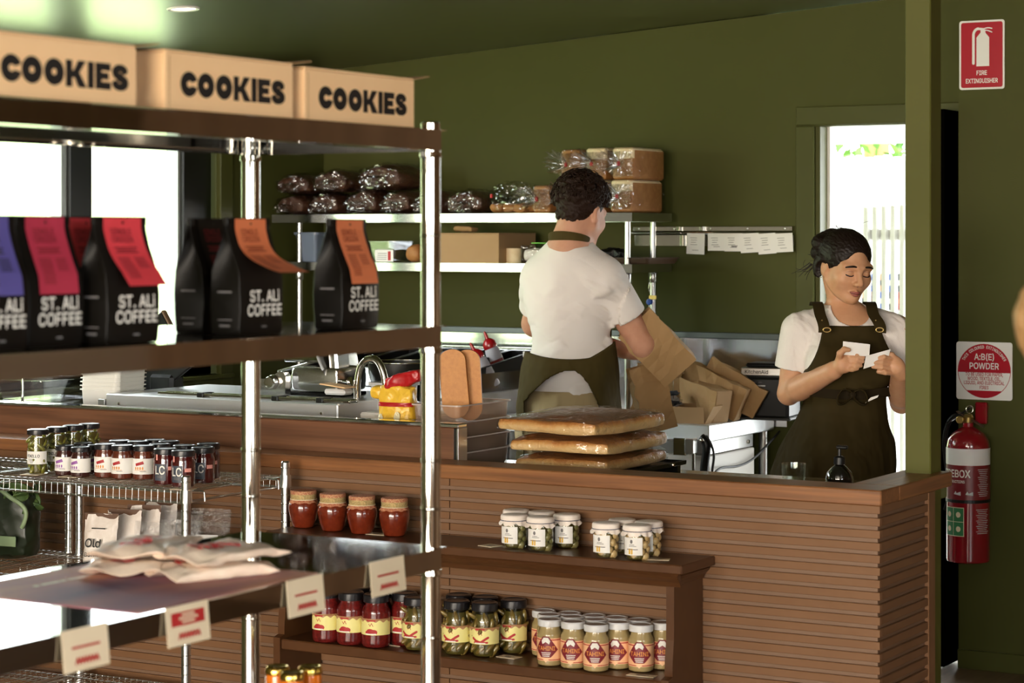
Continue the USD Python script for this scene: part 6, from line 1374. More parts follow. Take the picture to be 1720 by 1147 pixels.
mat('ext_red', (0.24, 0.006, 0.012), 0.16, coat=0.7); mat('ext_label', (0.17, 0.010, 0.014), 0.3)
er = 0.079; ec = at(1626, y=SY - 0.10)
zb, zs = zat(1626, 943, SY - 0.10), zat(1626, 735, SY - 0.10)
t = thing('fire_extinguisher', 'red powder fire extinguisher hanging on the green wall', 'fire extinguisher', (ec[0], SY - er - 0.02, zb))
H = zs - zb
cyl = obj('cylinder', lathe([(0, 0), (er - 0.010, 0), (er - 0.002, 0.004), (er, 0.012), (er, H - 0.03), (er - 0.006, H - 0.004), (er - 0.022, H + 0.018), (er - 0.045, H + 0.032), (0.020, H + 0.040), (0.020, H + 0.055), (0, H + 0.055)], 48), 'ext_red', t, 40)
a0 = -75
obj('white_band', wrap(flat(rbox(er * 4.6, 0.060)), er + 0.0005, H - 0.065, a0, 0.01), 'sign_white', t, True)
lab = obj('instruction_label', wrap(flat(rbox(er * 4.2, 0.125)), er + 0.0005, H - 0.160, a0, 0.01), 'ext_label', t, True)
obj('lettering', wrap(join2([shift2(text2('FIREBOX', 0.026, True, 0.8), -0.048, 0.035), shift2(text2('INSTRUCTIONS', 0.0095, True, 0.75), -0.045, 0.006)]), er + 0.001, H - 0.160, a0), 'ink_white', lab)
obj('figures', wrap(join2([shift2(flat(Polygon([(0, 0), (0.008, 0.012), (0.012, 0.004), (0.028, 0.010), (0.028, -0.004)])), -0.050 + 0.045 * k_, -0.040) for k_ in range(2)] + [shift2(flat(rbox(0.050 - 0.006 * (k_ % 4), 0.0022)), 0.066, 0.05 - 0.0068 * k_) for k_ in range(15)]), er + 0.001, H - 0.160, a0, 0.008), 'tub_clear', lab)
gl = obj('class_label', wrap(shift2(flat(rbox(0.085, 0.105)), -0.052, 0), er + 0.0006, H - 0.300, a0, 0.01), 'paper_cream', t, True)
for k_ in range(4): obj('class_square', wrap(shift2(flat(rbox(0.039, 0.049)), -0.0725 + 0.041 * (k_ % 2), -0.0255 + 0.051 * (k_ // 2)), er + 0.001, H - 0.300, a0, 0.01), 'green_print', gl)
obj('class_marks', wrap(join2([shift2(flat(ell(0, 0, 0.009, 0.010)), -0.0725 + 0.041 * (k_ % 2), -0.026 + 0.052 * (k_ // 2)) for k_ in range(4)]), er + 0.0014, H - 0.300, a0, 0.008), 'paper_cream', gl)
obj('small_print', wrap(join2([shift2(flat(rbox(0.055 - 0.008 * (k_ % 3), 0.002)), 0.062, 0.045 - 0.0066 * k_) for k_ in range(14)]), er + 0.001, H - 0.300, a0, 0.01), 'tub_clear', t)
obj('strap', lathe([(er + 0.0008, H - 0.232), (er + 0.002, H - 0.231), (er + 0.002, H - 0.221), (er + 0.0008, H - 0.220)], 40), 'black_plastic', t)
obj('valve', lathe([(0, H + 0.055), (0.018, H + 0.056), (0.020, H + 0.075), (0.014, H + 0.085), (0, H + 0.086)], 24), 'brass', t, 30)
obj('handle', rot_m(bx(-0.09, 0.02, -0.012, 0.012, H + 0.098, H + 0.104, 0.003), (0, 1, 0), -34, (0, 0, H + 0.09)), 'black_plastic', t)
obj('carry_handle', rot_m(bx(-0.05, 0.065, -0.012, 0.012, H + 0.070, H + 0.075, 0.003), (0, 1, 0), 28, (0, 0, H + 0.07)), 'tray_brown', t)
obj('gauge', mv(rot_m(lathe([(0, 0), (0.014, 0.0), (0.014, 0.008), (0.011, 0.010), (0, 0.010)], 24), (1, 0, 0), 90), -0.024, -0.016, H + 0.066), 'brass', t, 30)
obj('ring_pin', mv(rot_m(tube([(0.013 * math.cos(a), 0.013 * math.sin(a), 0) for a in np.linspace(0, 6.2832, 25)], 0.002, 6, False), (1, 0, 0), 80), 0.012, -0.018, H + 0.105), 'chrome', t, True)
obj('hose', tube(spline([(-0.018, 0, H + 0.07), (-0.055, 0.0, H + 0.075), (-0.080, 0.005, H + 0.04), (-er - 0.012, 0.01, H - 0.06), (-er - 0.012, 0.012, H * 0.4)], 40), 0.009, 10), 'black_plastic', t, True)
obj('bracket', bx(0.0, 0.045, er - 0.005, er + 0.018, H + 0.045, H + 0.125, 0.004), 'ext_red', t)

# ---------------------------------------------------------------- outside the back door
mat('fence_white', (0.78, 0.77, 0.75), 0.6); mat('leaf_sun', (0.045, 0.16, 0.012), 0.5, noise=(3, (0.11, 0.24, 0.03))); mat('post_grey', (0.42, 0.42, 0.42), 0.6)
t = thing('picket_fence', 'white picket fence of close boards outside the back door', 'fence')
FYo = 11.2
xa, xb = at(1360, y=FYo)[0], at(1640, y=FYo)[0]; pitch = 0.052
for k_ in range(int((xb - xa) / pitch)): obj('picket', bx(xa + k_ * pitch, xa + k_ * pitch + 0.043, FYo, FYo + 0.02, 0, zat(1430, 265, FYo) + 0.006 * ((k_ * 7) % 3), 0.004), 'fence_white', t)
obj('rail', bx(xa, xb, FYo + 0.0205, FYo + 0.06, 1.72, zat(1430, 293, FYo), 0.003), 'fence_white', t); obj('rail', bx(xa, xb, FYo + 0.0205, FYo + 0.06, 0.4, 0.55, 0.003), 'fence_white', t)
obj('backing', bx(xa, xb, FYo + 0.061, FYo + 0.075, 0.0, 1.70), 'fence_white', t)
t = thing('batten_screen', 'pale vertical batten screen standing nearer the back door', 'screen')
SYo = 9.6
xs0 = at(1450, y=SYo)[0]
for k_ in range(14): obj('batten', bx(xs0 + k_ * 0.043, xs0 + k_ * 0.043 + 0.020, SYo, SYo + 0.045, 0.04, zat(1480, 348 - 0.8 * k_, SYo) , 0.002), 'fence_white', t)
obj('foot_rail', bx(xs0 - 0.02, xs0 + 0.62, SYo + 0.0455, SYo + 0.07, 0.0, 0.12), 'post_grey', t); obj('top_rail', bx(xs0 - 0.02, xs0 + 0.62, SYo + 0.0455, SYo + 0.07, 1.58, 1.63), 'fence_white', t)
cols = [('crate_blue', (0.03, 0.09, 0.42), 'blue'), ('crate_tan', (0.5, 0.27, 0.16), 'tan'), ('crate_dark', (0.05, 0.05, 0.07), 'dark'), ('crate_red', (0.45, 0.06, 0.05), 'red')]
for n_, c_, _ in cols: mat(n_, c_, 0.5)
spots = [(1460, 0, 1), (1462, 1, 0), (1481, 0, 0), (1482, 1, 1), (1497, 0, 2), (1498, 1, 0), (1513, 0, 3), (1514, 1, 2)]
rk = thing('outdoor_table', 'low outdoor table behind the batten screen', 'table'); yk = 10.3
obj('top', bx(at(1440, y=yk)[0], at(1560, y=yk)[0], yk - 0.2, yk + 0.25, zat(1480, 520, yk) - 0.03, zat(1480, 520, yk), 0.004), 'post_grey', rk)
for u in (1445, 1555): obj('leg', bx(at(u, y=yk)[0] - 0.02, at(u, y=yk)[0] + 0.02, yk, yk + 0.04, -0.06, zat(1480, 520, yk) - 0.0305), 'post_grey', rk)
for k_, (u, row, ci) in enumerate(spots):
    z0 = zat(1480, 520, yk) + row * 0.088; t = thing('drink_carton', f'{cols[ci][2]} carton outside, {"upper" if row else "lower"} row, {["first", "second", "third", "fourth"][k_ // 2]} gap of the batten screen', 'carton', (at(u, y=yk)[0], yk, z0 + 0.0005))
    obj('carton', bx(-0.022, 0.022, -0.04, 0.04, 0, 0.086, 0.002), cols[ci][0], t); obj('band', bx(-0.0225, 0.0225, -0.0405, -0.0402, 0.03, 0.055), ['paper_white', 'crate_dark', 'paper_white', 'label_orange'][ci], t)
cv = bx(-6.2, -1.2, 8.25, 10.7, 0, 0.05); cv.vertices[:, 2] += 2.42 - 0.145 * (cv.vertices[:, 1] - 8.25)
tag(obj('lean_to_roof', cv, 'fence_white'), 'white lean-to roof sheet above the back door', 'roof')
leaf = []; g = np.random.default_rng(12)
lx0, lx1 = at(1330, y=13)[0], at(1600, y=13)[0]
for k_ in range(1500):
    p = np.array([g.uniform(lx0, lx1), g.uniform(12.6, 13.6), g.uniform(1.6, 2.9)]); s = g.uniform(0.03, 0.06)
    q = np.array([[-s, 0, 0], [0, s * 0.5, 0], [s, 0, 0], [0, -s * 0.5, 0]]); Rm = trimesh.transformations.euler_matrix(*g.uniform(0, 6.28, 3))[:3, :3]
    leaf.append(trimesh.Trimesh(q @ Rm.T + p, [[0, 1, 2], [0, 2, 3]], process=False))
tr = thing('leafy_tree', 'sunlit green foliage behind the picket fence', 'tree', (0, 0, 0))
obj('leaves', leaf, 'leaf_sun', tr, kind='stuff'); obj('trunk', tube([((lx0 + lx1) / 2, 13.1, -0.06), ((lx0 + lx1) / 2, 13.1, 2.2)], 0.08, 10), 'cardboard', tr, True)
# ---------------------------------------------------------------- people: smooth bodies from distance fields
def axis(*segs):
    """segs: (start, end, step) joined into one increasing coordinate list"""
    out = []
    for a, b, st in segs:
        n = max(int(round((b - a) / st)), 1); out.append(np.linspace(a, b, n, endpoint=False))
    return np.r_[np.concatenate(out), segs[-1][1]].astype(np.float32)
class Field:
    def __init__(s, xs, ys, zs): s.ax = (xs, ys, zs); s.V = np.full((len(xs), len(ys), len(zs)), 1.0, np.float32)
    def _w(s, lo, hi, pad=0.05):
        sl = tuple(slice(max(np.searchsorted(a, l - pad) - 1, 0), np.searchsorted(a, h + pad) + 1) for a, l, h in zip(s.ax, lo, hi))
        return sl, s.ax[0][sl[0]][:, None, None], s.ax[1][sl[1]][None, :, None], s.ax[2][sl[2]][None, None, :]
    def add(s, fn, lo, hi, k=0.02):
        sl, X, Y, Z = s._w(lo, hi); d = fn(X, Y, Z); v = s.V[sl]; h = np.maximum(k - np.abs(v - d), 0) / k
        s.V[sl] = np.minimum(v, d) - h * h * k * 0.25
    def sub(s, fn, lo, hi, k=0.01):
        sl, X, Y, Z = s._w(lo, hi, 0.03); d = -fn(X, Y, Z); v = s.V[sl]; h = np.maximum(k - np.abs(v - d), 0) / k
        s.V[sl] = np.maximum(v, d) + h * h * k * 0.25
    def apply(s, fn): X, Y, Z = s.ax[0][:, None, None], s.ax[1][None, :, None], s.ax[2][None, None, :]; s.V = fn(s.V, X, Y, Z).astype(np.float32)
    def cone(s, a, b, ra, rb, k=0.02):
        a = np.asarray(a, float); b = np.asarray(b, float); r = max(ra, rb); s.add(cone(a, b, ra, rb), np.minimum(a, b) - r, np.maximum(a, b) + r, k)
    def chain(s, pts, radii, k=0.01):
        for i in range(len(pts) - 1): s.cone(pts[i], pts[i + 1], radii[i], radii[i + 1], k)
    def ell(s, c, r, k=0.02): s.add(ellip(c, r), np.subtract(c, r), np.add(c, r), k)
    def mesh(s):
        V = s.V; xs, ys, zs = s.ax; S = V < 0
        nx, ny, nz = V.shape; c = np.zeros((nx - 1, ny - 1, nz - 1), np.int8)
        for i in (0, 1):
            for j in (0, 1):
                for k in (0, 1): c += S[i:nx - 1 + i, j:ny - 1 + j, k:nz - 1 + k]
        I, J, K = np.nonzero((c > 0) & (c < 8)); idx = np.full(c.shape, -1, np.int32); idx[I, J, K] = np.arange(len(I))
        acc = np.zeros((len(I), 3)); cnt = np.zeros(len(I)); A = [xs, ys, zs]
        for ax_ in range(3):
            for p in (0, 1):
                for q in (0, 1):
                    o0 = [0, 0, 0]; oth = [x for x in range(3) if x != ax_]; o0[oth[0]] = p; o0[oth[1]] = q; o1 = list(o0); o1[ax_] = 1
                    i0 = (I + o0[0], J + o0[1], K + o0[2]); i1 = (I + o1[0], J + o1[1], K + o1[2]); v0, v1 = V[i0], V[i1]; m = (v0 < 0) != (v1 < 0)
                    t = np.where(m, v0 / np.where(m, v0 - v1, 1), 0)
                    P = np.stack([A[d][i0[d]] + (t * (A[d][i1[d]] - A[d][i0[d]]) if d == ax_ else 0) for d in range(3)], 1); acc[m] += P[m]; cnt[m] += 1
        P = acc / cnt[:, None]; F = []
        for ax_ in range(3):
            b, c_ = [x for x in range(3) if x != ax_]
            s0 = [slice(1, -1)] * 3; s0[ax_] = slice(0, -1); s1 = list(s0); s1[ax_] = slice(1, None)
            a0, a1 = S[tuple(s0)], S[tuple(s1)]; E = np.array(np.nonzero(a0 != a1)); flip = a0[tuple(E)]
            E = E.T + np.array([1 if x != ax_ else 0 for x in range(3)])
            def id_(db, dc): e = E.copy(); e[:, b] -= db; e[:, c_] -= dc; return idx[e[:, 0], e[:, 1], e[:, 2]]
            q = np.stack([id_(0, 0), id_(1, 0), id_(1, 1), id_(0, 1)], 1)
            if ax_ == 1: flip = ~flip
            q = np.where(flip[:, None], q[:, ::-1], q)
            q = q[(q >= 0).all(axis=1)]; F += [q[:, [0, 1, 2]], q[:, [0, 2, 3]]]
        m = trimesh.Trimesh(P, np.vstack(F)[:, ::-1], process=False)
        if m.volume < 0: m.invert()
        return m
def cone(a, b, ra, rb):
    ab = b - a; L = float(ab @ ab)
    def f(X, Y, Z):
        px, py, pz = X - a[0], Y - a[1], Z - a[2]; t = np.clip((px * ab[0] + py * ab[1] + pz * ab[2]) / L, 0, 1)
        return np.sqrt((px - t * ab[0]) ** 2 + (py - t * ab[1]) ** 2 + (pz - t * ab[2]) ** 2) - (ra + t * (rb - ra))
    return f
def ellip(c, r):
    def f(X, Y, Z):
        x, y, z = (X - c[0]) / r[0], (Y - c[1]) / r[1], (Z - c[2]) / r[2]; k0 = np.sqrt(x * x + y * y + z * z); k1 = np.sqrt((x / r[0]) ** 2 + (y / r[1]) ** 2 + (z / r[2]) ** 2)
        return k0 * (k0 - 1) / np.maximum(k1, 1e-6)
    return f
class Head:
    """a head frame: x to the image's right when facing the camera, y out of the face, z up"""
    def __init__(s, c, yaw, pitch, roll=0.0):
        th, ph = math.radians(yaw), math.radians(pitch); s.c = np.asarray(c, float)
        r = np.array([math.cos(th), -math.sin(th), 0]); f = np.array([math.sin(th) * math.cos(ph), math.cos(th) * math.cos(ph), -math.sin(ph)]); u = np.array([math.sin(th) * math.sin(ph), math.cos(th) * math.sin(ph), math.cos(ph)])
        cr, sr = math.cos(math.radians(roll)), math.sin(math.radians(roll)); s.r, s.u, s.f = r * cr + u * sr, u * cr - r * sr, f
    def out(s, p): p = np.asarray(p, float); a = p[..., :1] * s.r + p[..., 1:2] * s.f + p[..., 2:3] * s.u; return s.c + a * [1, -1, 1]
    def fn(s, g):
        def f(X, Y, Z):
            ax, ay, az = X - s.c[0], -(Y - s.c[1]), Z - s.c[2]
            return g(*(ax * v[0] + ay * v[1] + az * v[2] for v in (s.r, s.f, s.u)))
        return f
    def add(s, F, g, c, rad, k): w = s.out(c); F.add(s.fn(g), w - rad, w + rad, k)
    def sub(s, F, g, c, rad, k): w = s.out(c); F.sub(s.fn(g), w - rad, w + rad, k)
    def E(s, F, c, r, k=0.015, minus=False): (s.sub if minus else s.add)(F, ellip(c, r), c, max(r), k)
    def C(s, F, a, b, ra, rb, k=0.01): a = np.asarray(a, float); b = np.asarray(b, float); s.add(F, cone(a, b, ra, rb), (a + b) / 2, np.linalg.norm(b - a) / 2 + max(ra, rb), k)

def skull(F, h, w=1.0, masc=0.0):
    h.E(F, (0, -0.015, 0.033), (0.073 * w, 0.090, 0.076), 0.02)
    h.E(F, (0, 0.026, -0.026), (0.060 * w, 0.062, 0.076), 0.03)
    for sx in (-1, 1):
        h.C(F, (sx * 0.050 * w, -0.002, -0.044), (sx * 0.015, 0.060, -0.085), 0.020 + 0.004 * masc, 0.015 + 0.003 * masc, 0.03)
        h.E(F, (sx * 0.038, 0.056, -0.026), (0.024, 0.024, 0.022), 0.03)
        h.C(F, (sx * 0.046, 0.068, 0.020), (sx * 0.012, 0.083, 0.018), 0.010, 0.009, 0.02)
    h.E(F, (0, 0.074, -0.089), (0.016, 0.014, 0.013), 0.018)
    for sx in (-1, 1): h.E(F, (sx * 0.030, 0.097, 0.003), (0.017, 0.014, 0.011), 0.014, True)
    for sx in (-1, 1): h.E(F, (sx * 0.030, 0.0735, 0.001), (0.0145, 0.0125, 0.0115), 0.004)
    h.C(F, (0, 0.082, 0.012), (0, 0.1075, -0.026), 0.0065, 0.0095, 0.012)
    for sx in (-1, 1): h.E(F, (sx * 0.0115, 0.096, -0.031), (0.0075, 0.010, 0.007), 0.008)
    for sx in (-1, 1):
        h.E(F, (sx * 0.075 * w, -0.012, -0.008), (0.0085, 0.018, 0.031), 0.008)
        h.E(F, (sx * 0.083 * w, -0.006, -0.004), (0.006, 0.010, 0.018), 0.004, True)
def finger(F, pts, r0, r1, k=0.004): F.chain(pts, np.linspace(r0, r1, len(pts)), k)

mat('skin', (0.54, 0.275, 0.145), 0.45, spec=0.35, sss=0.12, noise=(35, (0.58, 0.31, 0.178)))
mat('skin_man', (0.55, 0.27, 0.17), 0.48, spec=0.3, sss=0.12, noise=(30, (0.60, 0.31, 0.20)))
mat('hair_dark', (0.011, 0.006, 0.004), 0.5, spec=0.22); mat('hair_brown', (0.020, 0.009, 0.005), 0.6, spec=0.18); mat('hair_blond', (0.26, 0.15, 0.06), 0.5)
mat('shirt_white', (0.76, 0.70, 0.65), 0.85, spec=0.2, bump=(500, 0.0006)); mat('apron_cloth', (0.030, 0.020, 0.0045), 0.85, spec=0.15, noise=(26, (0.036, 0.024, 0.006)), bump=(700, 0.0004)); mat('apron_dark', (0.016, 0.010, 0.003), 0.85, spec=0.15)
mat('trousers', (0.44, 0.33, 0.17), 0.85, bump=(600, 0.0005)); mat('lips', (0.33, 0.090, 0.070), 0.4, sss=0.1); mat('lash', (0.012, 0.008, 0.007), 0.6); mat('lid_shade', (0.36, 0.18, 0.115), 0.5)
def to_world(u0, D): p = at(u0, D=D); return (p[0], p[1], 0.0)

def smin(a, b, k): h = np.maximum(k - np.abs(a - b), 0) / k; return np.minimum(a, b) - h * h * k * 0.25
def sleeves(F, L):
    G = Field(*F.ax); out = None
    for (s_, u_, ln, r0, r1) in L:
        G.V[:] = 1.0; G.cone(s_, s_ + u_ * (ln + 0.06), r0, r1, 0.01); X, Y, Z = G.ax[0][:, None, None], G.ax[1][None, :, None], G.ax[2][None, None, :]
        t_ = (X - s_[0]) * u_[0] + (Y - s_[1]) * u_[1] + (Z - s_[2]) * u_[2]; v = np.maximum(G.V, (t_ - ln).astype(np.float32)); out = v if out is None else np.minimum(out, v)
    return out
def face_parts(hd, body, hair_mat):
    for sx in (-1, 1):
        a = np.linspace(-1, 1, 13)
        br = np.c_[sx * (0.031 + 0.020 * a), 0.0905 - 0.007 * np.clip(a, 0, 1) ** 1.5 * 1.6 - 0.003 * np.clip(-a, 0, 1), 0.0225 + 0.004 * (1 - a * a) - 0.003 * np.clip(a, 0, 1)]
        obj('eyebrow', tube(hd.out(br), 0.0022 + 0.0012 * (1 - a ** 2), 8), hair_mat, body, True)
        el_ = np.c_[sx * (0.030 + 0.0145 * a), 0.0735 + 0.0130 * np.sqrt(np.clip(1 - (0.93 * a) ** 2, 0, 1)) + 0.0010, -0.0045 - 0.0030 * (1 - a * a)]
        obj('eyelashes', tube(hd.out(el_), 0.0018, 8), 'lash', body, True)
        cr_ = np.c_[sx * (0.030 + 0.0140 * a), 0.0735 + 0.0120 * np.sqrt(np.clip(1 - (0.95 * a) ** 2, 0, 1)), 0.0085 - 0.0050 * a * a]
        obj('eyelid_crease', tube(hd.out(cr_), 0.0010, 6), 'lid_shade', body, True)
        obj('nostril', mv(trimesh.creation.icosphere(subdivisions=1, radius=0.0030), *hd.out((sx * 0.0068, 0.1035, -0.0365))), 'lid_shade', body, True)
    a = np.linspace(-1, 1, 15); ry_ = lambda x: 0.0925 - 30 * x * x
    up = np.c_[0.0195 * a, ry_(0.0195 * a) + 0.0026, -0.0585 - 0.0022 * np.abs(a) + 0.0012 * np.exp(-(a * 4) ** 2) * -1]; lo = np.c_[0.0170 * a, ry_(0.0170 * a) + 0.0020, -0.0680 + 0.0045 * a * a]
    obj('upper_lip', tube(hd.out(up), 0.0036 * (1 - 0.75 * a ** 2) + 0.0006, 8), 'lips', body, True); obj('lower_lip', tube(hd.out(lo), 0.0045 * (1 - 0.75 * a ** 2) + 0.0006, 8), 'lips', body, True)
    obj('mouth_line', tube(hd.out(np.c_[0.0195 * a, ry_(0.0195 * a) + 0.0046, -0.0632 + 0.0015 * a * a]), 0.0008, 6), 'lash', body, True)
# ------------------------------------------------ the woman at the door
UW, DW = 1415, 7.35; sW = DW / FPX
w_ = lambda u, v, Y: np.array([(u - UW) * sW, Y, EYE - (v - HZ) * sW])
woman = thing('person', 'woman with pinned-up dark hair in a white tee and dark apron, reading two small cards', 'person', to_world(UW, DW), math.degrees(YAW))
F = Field(axis((-0.30, -0.14, 0.006), (-0.14, 0.17, 0.0027), (0.17, 0.32, 0.005)), axis((-0.30, -0.07, 0.003), (-0.07, 0.16, 0.005)), axis((-0.02, 0.95, 0.012), (0.95, 1.13, 0.005), (1.13, 1.60, 0.0026), (1.60, 1.66, 0.005)))
hd = Head(w_(1417, 447, -0.050), 22, 17, -3)
shL, shR = np.array([-0.142, 0.0, 1.290]), np.array([0.172, 0.0, 1.285])
elL, wrL = w_(1326, 662, 0.02), w_(1386, 617, -0.185)
elR, wrR = w_(1516, 676, 0.02), w_(1494, 620, -0.200)
skull(F, hd, 0.96)
nb = np.array([0.012, 0.032, 1.335])
F.cone(hd.out((-0.004, -0.046, -0.050)), nb, 0.041, 0.045, 0.010)
def torso_w(F, o=0.0):
    F.ell((0.015, 0.005, 1.215), (0.138 + o, 0.094 + o, 0.145 + o), 0.05); F.cone((-0.10, 0.01, 1.295), (0.13, 0.01, 1.292), 0.048 + o, 0.048 + o, 0.06)
    F.cone(nb + [0, 0, -0.01], (0.0, 0.01, 1.285), 0.055 + o, 0.06 + o, 0.05)
    for x in (-0.055, 0.085): F.ell((x, -0.075, 1.185), (0.062 + o, 0.052 + o, 0.062 + o), 0.04)
    F.ell((0.010, 0.005, 1.08), (0.108 + o, 0.085 + o, 0.14 + o), 0.05); F.ell((0.0, 0.012, 0.90), (0.150 + o, 0.115 + o, 0.13 + o), 0.06)
torso_w(F)
F.chain([shL, elL, wrL], [0.048, 0.036, 0.024], 0.012); F.cone(elL + (wrL - elL) * 0.25, wrL, 0.040, 0.024, 0.02); F.ell(shL, (0.053, 0.052, 0.055), 0.03)
F.chain([shR, elR, wrR], [0.048, 0.036, 0.024], 0.012); F.cone(elR + (wrR - elR) * 0.25, wrR, 0.040, 0.024, 0.02); F.ell(shR, (0.053, 0.052, 0.055), 0.03)
for x in (-0.075, 0.085): F.chain([(x, 0.01, 0.88), (x * 0.95, 0.0, 0.48), (x * 0.9, 0.03, 0.08)], [0.082, 0.055, 0.036], 0.03); F.cone((x * 0.9, 0.03, 0.035), (x * 1.0, -0.10, 0.022), 0.036, 0.026, 0.02)
# hands: palm, four fingers, thumb
pL = w_(1399, 606, -0.215)
F.cone(wrL, pL, 0.023, 0.026, 0.012); F.ell(w_(1403, 603, -0.220), (0.030, 0.015, 0.030), 0.012)
for (a, b, c) in (((1410, 592), (1420, 590), (1431, 594)), ((1409, 599), (1421, 598), (1430, 600)), ((1407, 606), (1418, 606), (1427, 607)), ((1403, 613), (1413, 613), (1421, 612))):
    finger(F, [w_(*a, -0.224), w_(*b, -0.240), w_(*c, -0.236)], 0.0090, 0.0066)
finger(F, [w_(1393, 600, -0.215), w_(1393, 587, -0.243), w_(1399, 580, -0.252), w_(1406, 581, -0.254)], 0.0125, 0.0072)
pR = w_(1487, 610, -0.222)
F.cone(wrR, pR, 0.023, 0.026, 0.012); F.ell(w_(1483, 608, -0.224), (0.028, 0.015, 0.032), 0.012)
for (a, b, c) in (((1478, 597), (1464, 593), (1454, 594)), ((1476, 604), (1460, 601), (1447, 602)), ((1477, 612), (1461, 610), (1447, 609)), ((1480, 619), (1466, 618), (1455, 617))):
    finger(F, [w_(*a, -0.230), w_(*b, -0.248), w_(*c, -0.240)], 0.0090, 0.0066)
finger(F, [w_(1487, 600, -0.222), w_(1478, 590, -0.228), w_(1468, 589, -0.226)], 0.0115, 0.0075)
# lips
for sx in (-1, 1):
    hd.C(F, (0, 0.0905, -0.0575), (sx * 0.019, 0.079, -0.061), 0.0048, 0.0028, 0.005); hd.C(F, (0, 0.089, -0.068), (sx * 0.017, 0.079, -0.063), 0.0056, 0.0026, 0.005)
body = obj('body', F.mesh(), 'skin', woman, True)
face_parts(hd, body, 'hair_dark')
obj('earring', mv(trimesh.creation.icosphere(subdivisions=1, radius=0.0028), *hd.out((-0.083, -0.002, -0.040))), 'chrome', body, True)
# hair
Hc = hd.c
F = Field(axis((Hc[0] - 0.17, Hc[0] + 0.15, 0.003)), axis((Hc[1] - 0.14, Hc[1] + 0.19, 0.003)), axis((Hc[2] - 0.13, Hc[2] + 0.18, 0.003)))
hd.E(F, (0, -0.020, 0.036), (0.081, 0.096, 0.083), 0.01)
for (c_, r_) in (((-0.02, -0.115, 0.045), 0.042), ((-0.035, -0.11, 0.010), 0.034), ((0.02, -0.12, 0.02), 0.040), ((-0.055, -0.085, 0.050), 0.034), ((-0.01, -0.10, 0.070), 0.032)): hd.E(F, c_, (r_, r_ * 0.95, r_ * 0.85), 0.012)
hd.E(F, (-0.078, -0.035, -0.012), (0.014, 0.034, 0.040), 0.012); hd.E(F, (0.078, -0.035, -0.012), (0.014, 0.034, 0.040), 0.012)
hd.sub(F, ellip((0, 0.102, -0.030), (0.066, 0.074, 0.112)), (0, 0.09, -0.03), 0.13, 0.006)
hd.sub(F, ellip((-0.088, -0.004, -0.022), (0.020, 0.030, 0.034)), (-0.088, 0, -0.02), 0.04, 0.006); hd.sub(F, ellip((0.088, -0.004, -0.022), (0.020, 0.030, 0.034)), (0.088, 0, -0.02), 0.04, 0.006)
hd.sub(F, cone(np.array([0.0, 0.074, 0.084]), np.array([0.0, 0.020, 0.122]), 0.004, 0.003), (0, 0.05, 0.11), 0.06, 0.004)
m = F.mesh(); q = m.vertices - Hc; hh = np.stack([(q * [1, -1, 1]) @ hd.r, (q * [1, -1, 1]) @ hd.f, (q * [1, -1, 1]) @ hd.u], 1)
st_ = meshkit.fbm(np.c_[np.abs(hh[:, 0]) * 260 + 90 * hh[:, 2], hh[:, 1] * 40, hh[:, 2] * 170], 3, 2) - 0.5; m.vertices = m.vertices + m.vertex_normals * (st_ * 0.0055)[:, None]
hair = obj('hair', m, 'hair_dark', woman, True)
g = np.random.default_rng(5); L = []
for k_ in range(24):
    s0 = np.array([g.uniform(-0.085, -0.05), g.uniform(-0.12, -0.02), g.uniform(-0.05, 0.09)]) if k_ < 14 else np.array([g.uniform(-0.05, 0.05), g.uniform(-0.06, 0.03), 0.117])
    dr = np.array([g.uniform(-0.03, 0.0), g.uniform(-0.03, 0.0), g.uniform(-0.03, 0.015)]) if k_ < 14 else np.array([g.uniform(-0.03, 0.03), g.uniform(-0.03, 0.03), g.uniform(0.003, 0.012)])
    L.append(tube(hd.out(spline([s0, s0 + dr * 0.6 + g.normal(0, 0.006, 3), s0 + dr + g.normal(0, 0.012, 3)], 9)), np.linspace(0.0008, 0.0004, 9), 4))
for k_ in range(7):
    s0 = np.array([-0.080, -0.055 - 0.006 * k_, -0.02]); L.append(tube(hd.out(spline([s0, s0 + [-0.012 - 0.002 * k_, -0.012, -0.028], s0 + [-0.020 - 0.004 * k_, -0.005 - 0.004 * k_, -0.050 + 0.012 * (k_ % 3)]], 12)), np.linspace(0.0017, 0.0006, 12), 5))
obj('loose_strands', L, 'hair_dark', hair, True, kind='stuff')
# tee shirt
F = Field(axis((-0.27, 0.30, 0.0045)), axis((-0.20, 0.17, 0.0045)), axis((0.84, 1.40, 0.0045)))
torso_w(F, 0.011)
uvL, uvR = (elL - shL) / np.linalg.norm(elL - shL), (elR - shR) / np.linalg.norm(elR - shR)
SLV = sleeves(F, ((shL, uvL, 0.128, 0.060, 0.060), (shR, uvR, 0.132, 0.060, 0.060)))
def cloth_w(V, X, Y, Z):
    P = np.stack(np.broadcast_arrays(X, Y, Z), -1).reshape(-1, 3); near = np.abs(V.ravel()) < 0.03; n = np.zeros(len(P)); n[near] = meshkit.fbm(P[near] * [34, 22, 13] + 0.4 * P[near][:, [2, 0, 1]] * 40, 3, 4) - 0.5
    V = smin(V, SLV, 0.025) + np.minimum(n.reshape(V.shape) * 0.016, 0.006).astype(np.float32)
    nk = ellip((0.024, -0.045, 1.372), (0.066, 0.085, 0.072))(X, Y, Z); V = np.maximum(V, -nk); return np.maximum(V, 0.86 - Z)
F.apply(cloth_w); shirt = obj('tee_shirt', F.mesh(), 'shirt_white', woman, True)
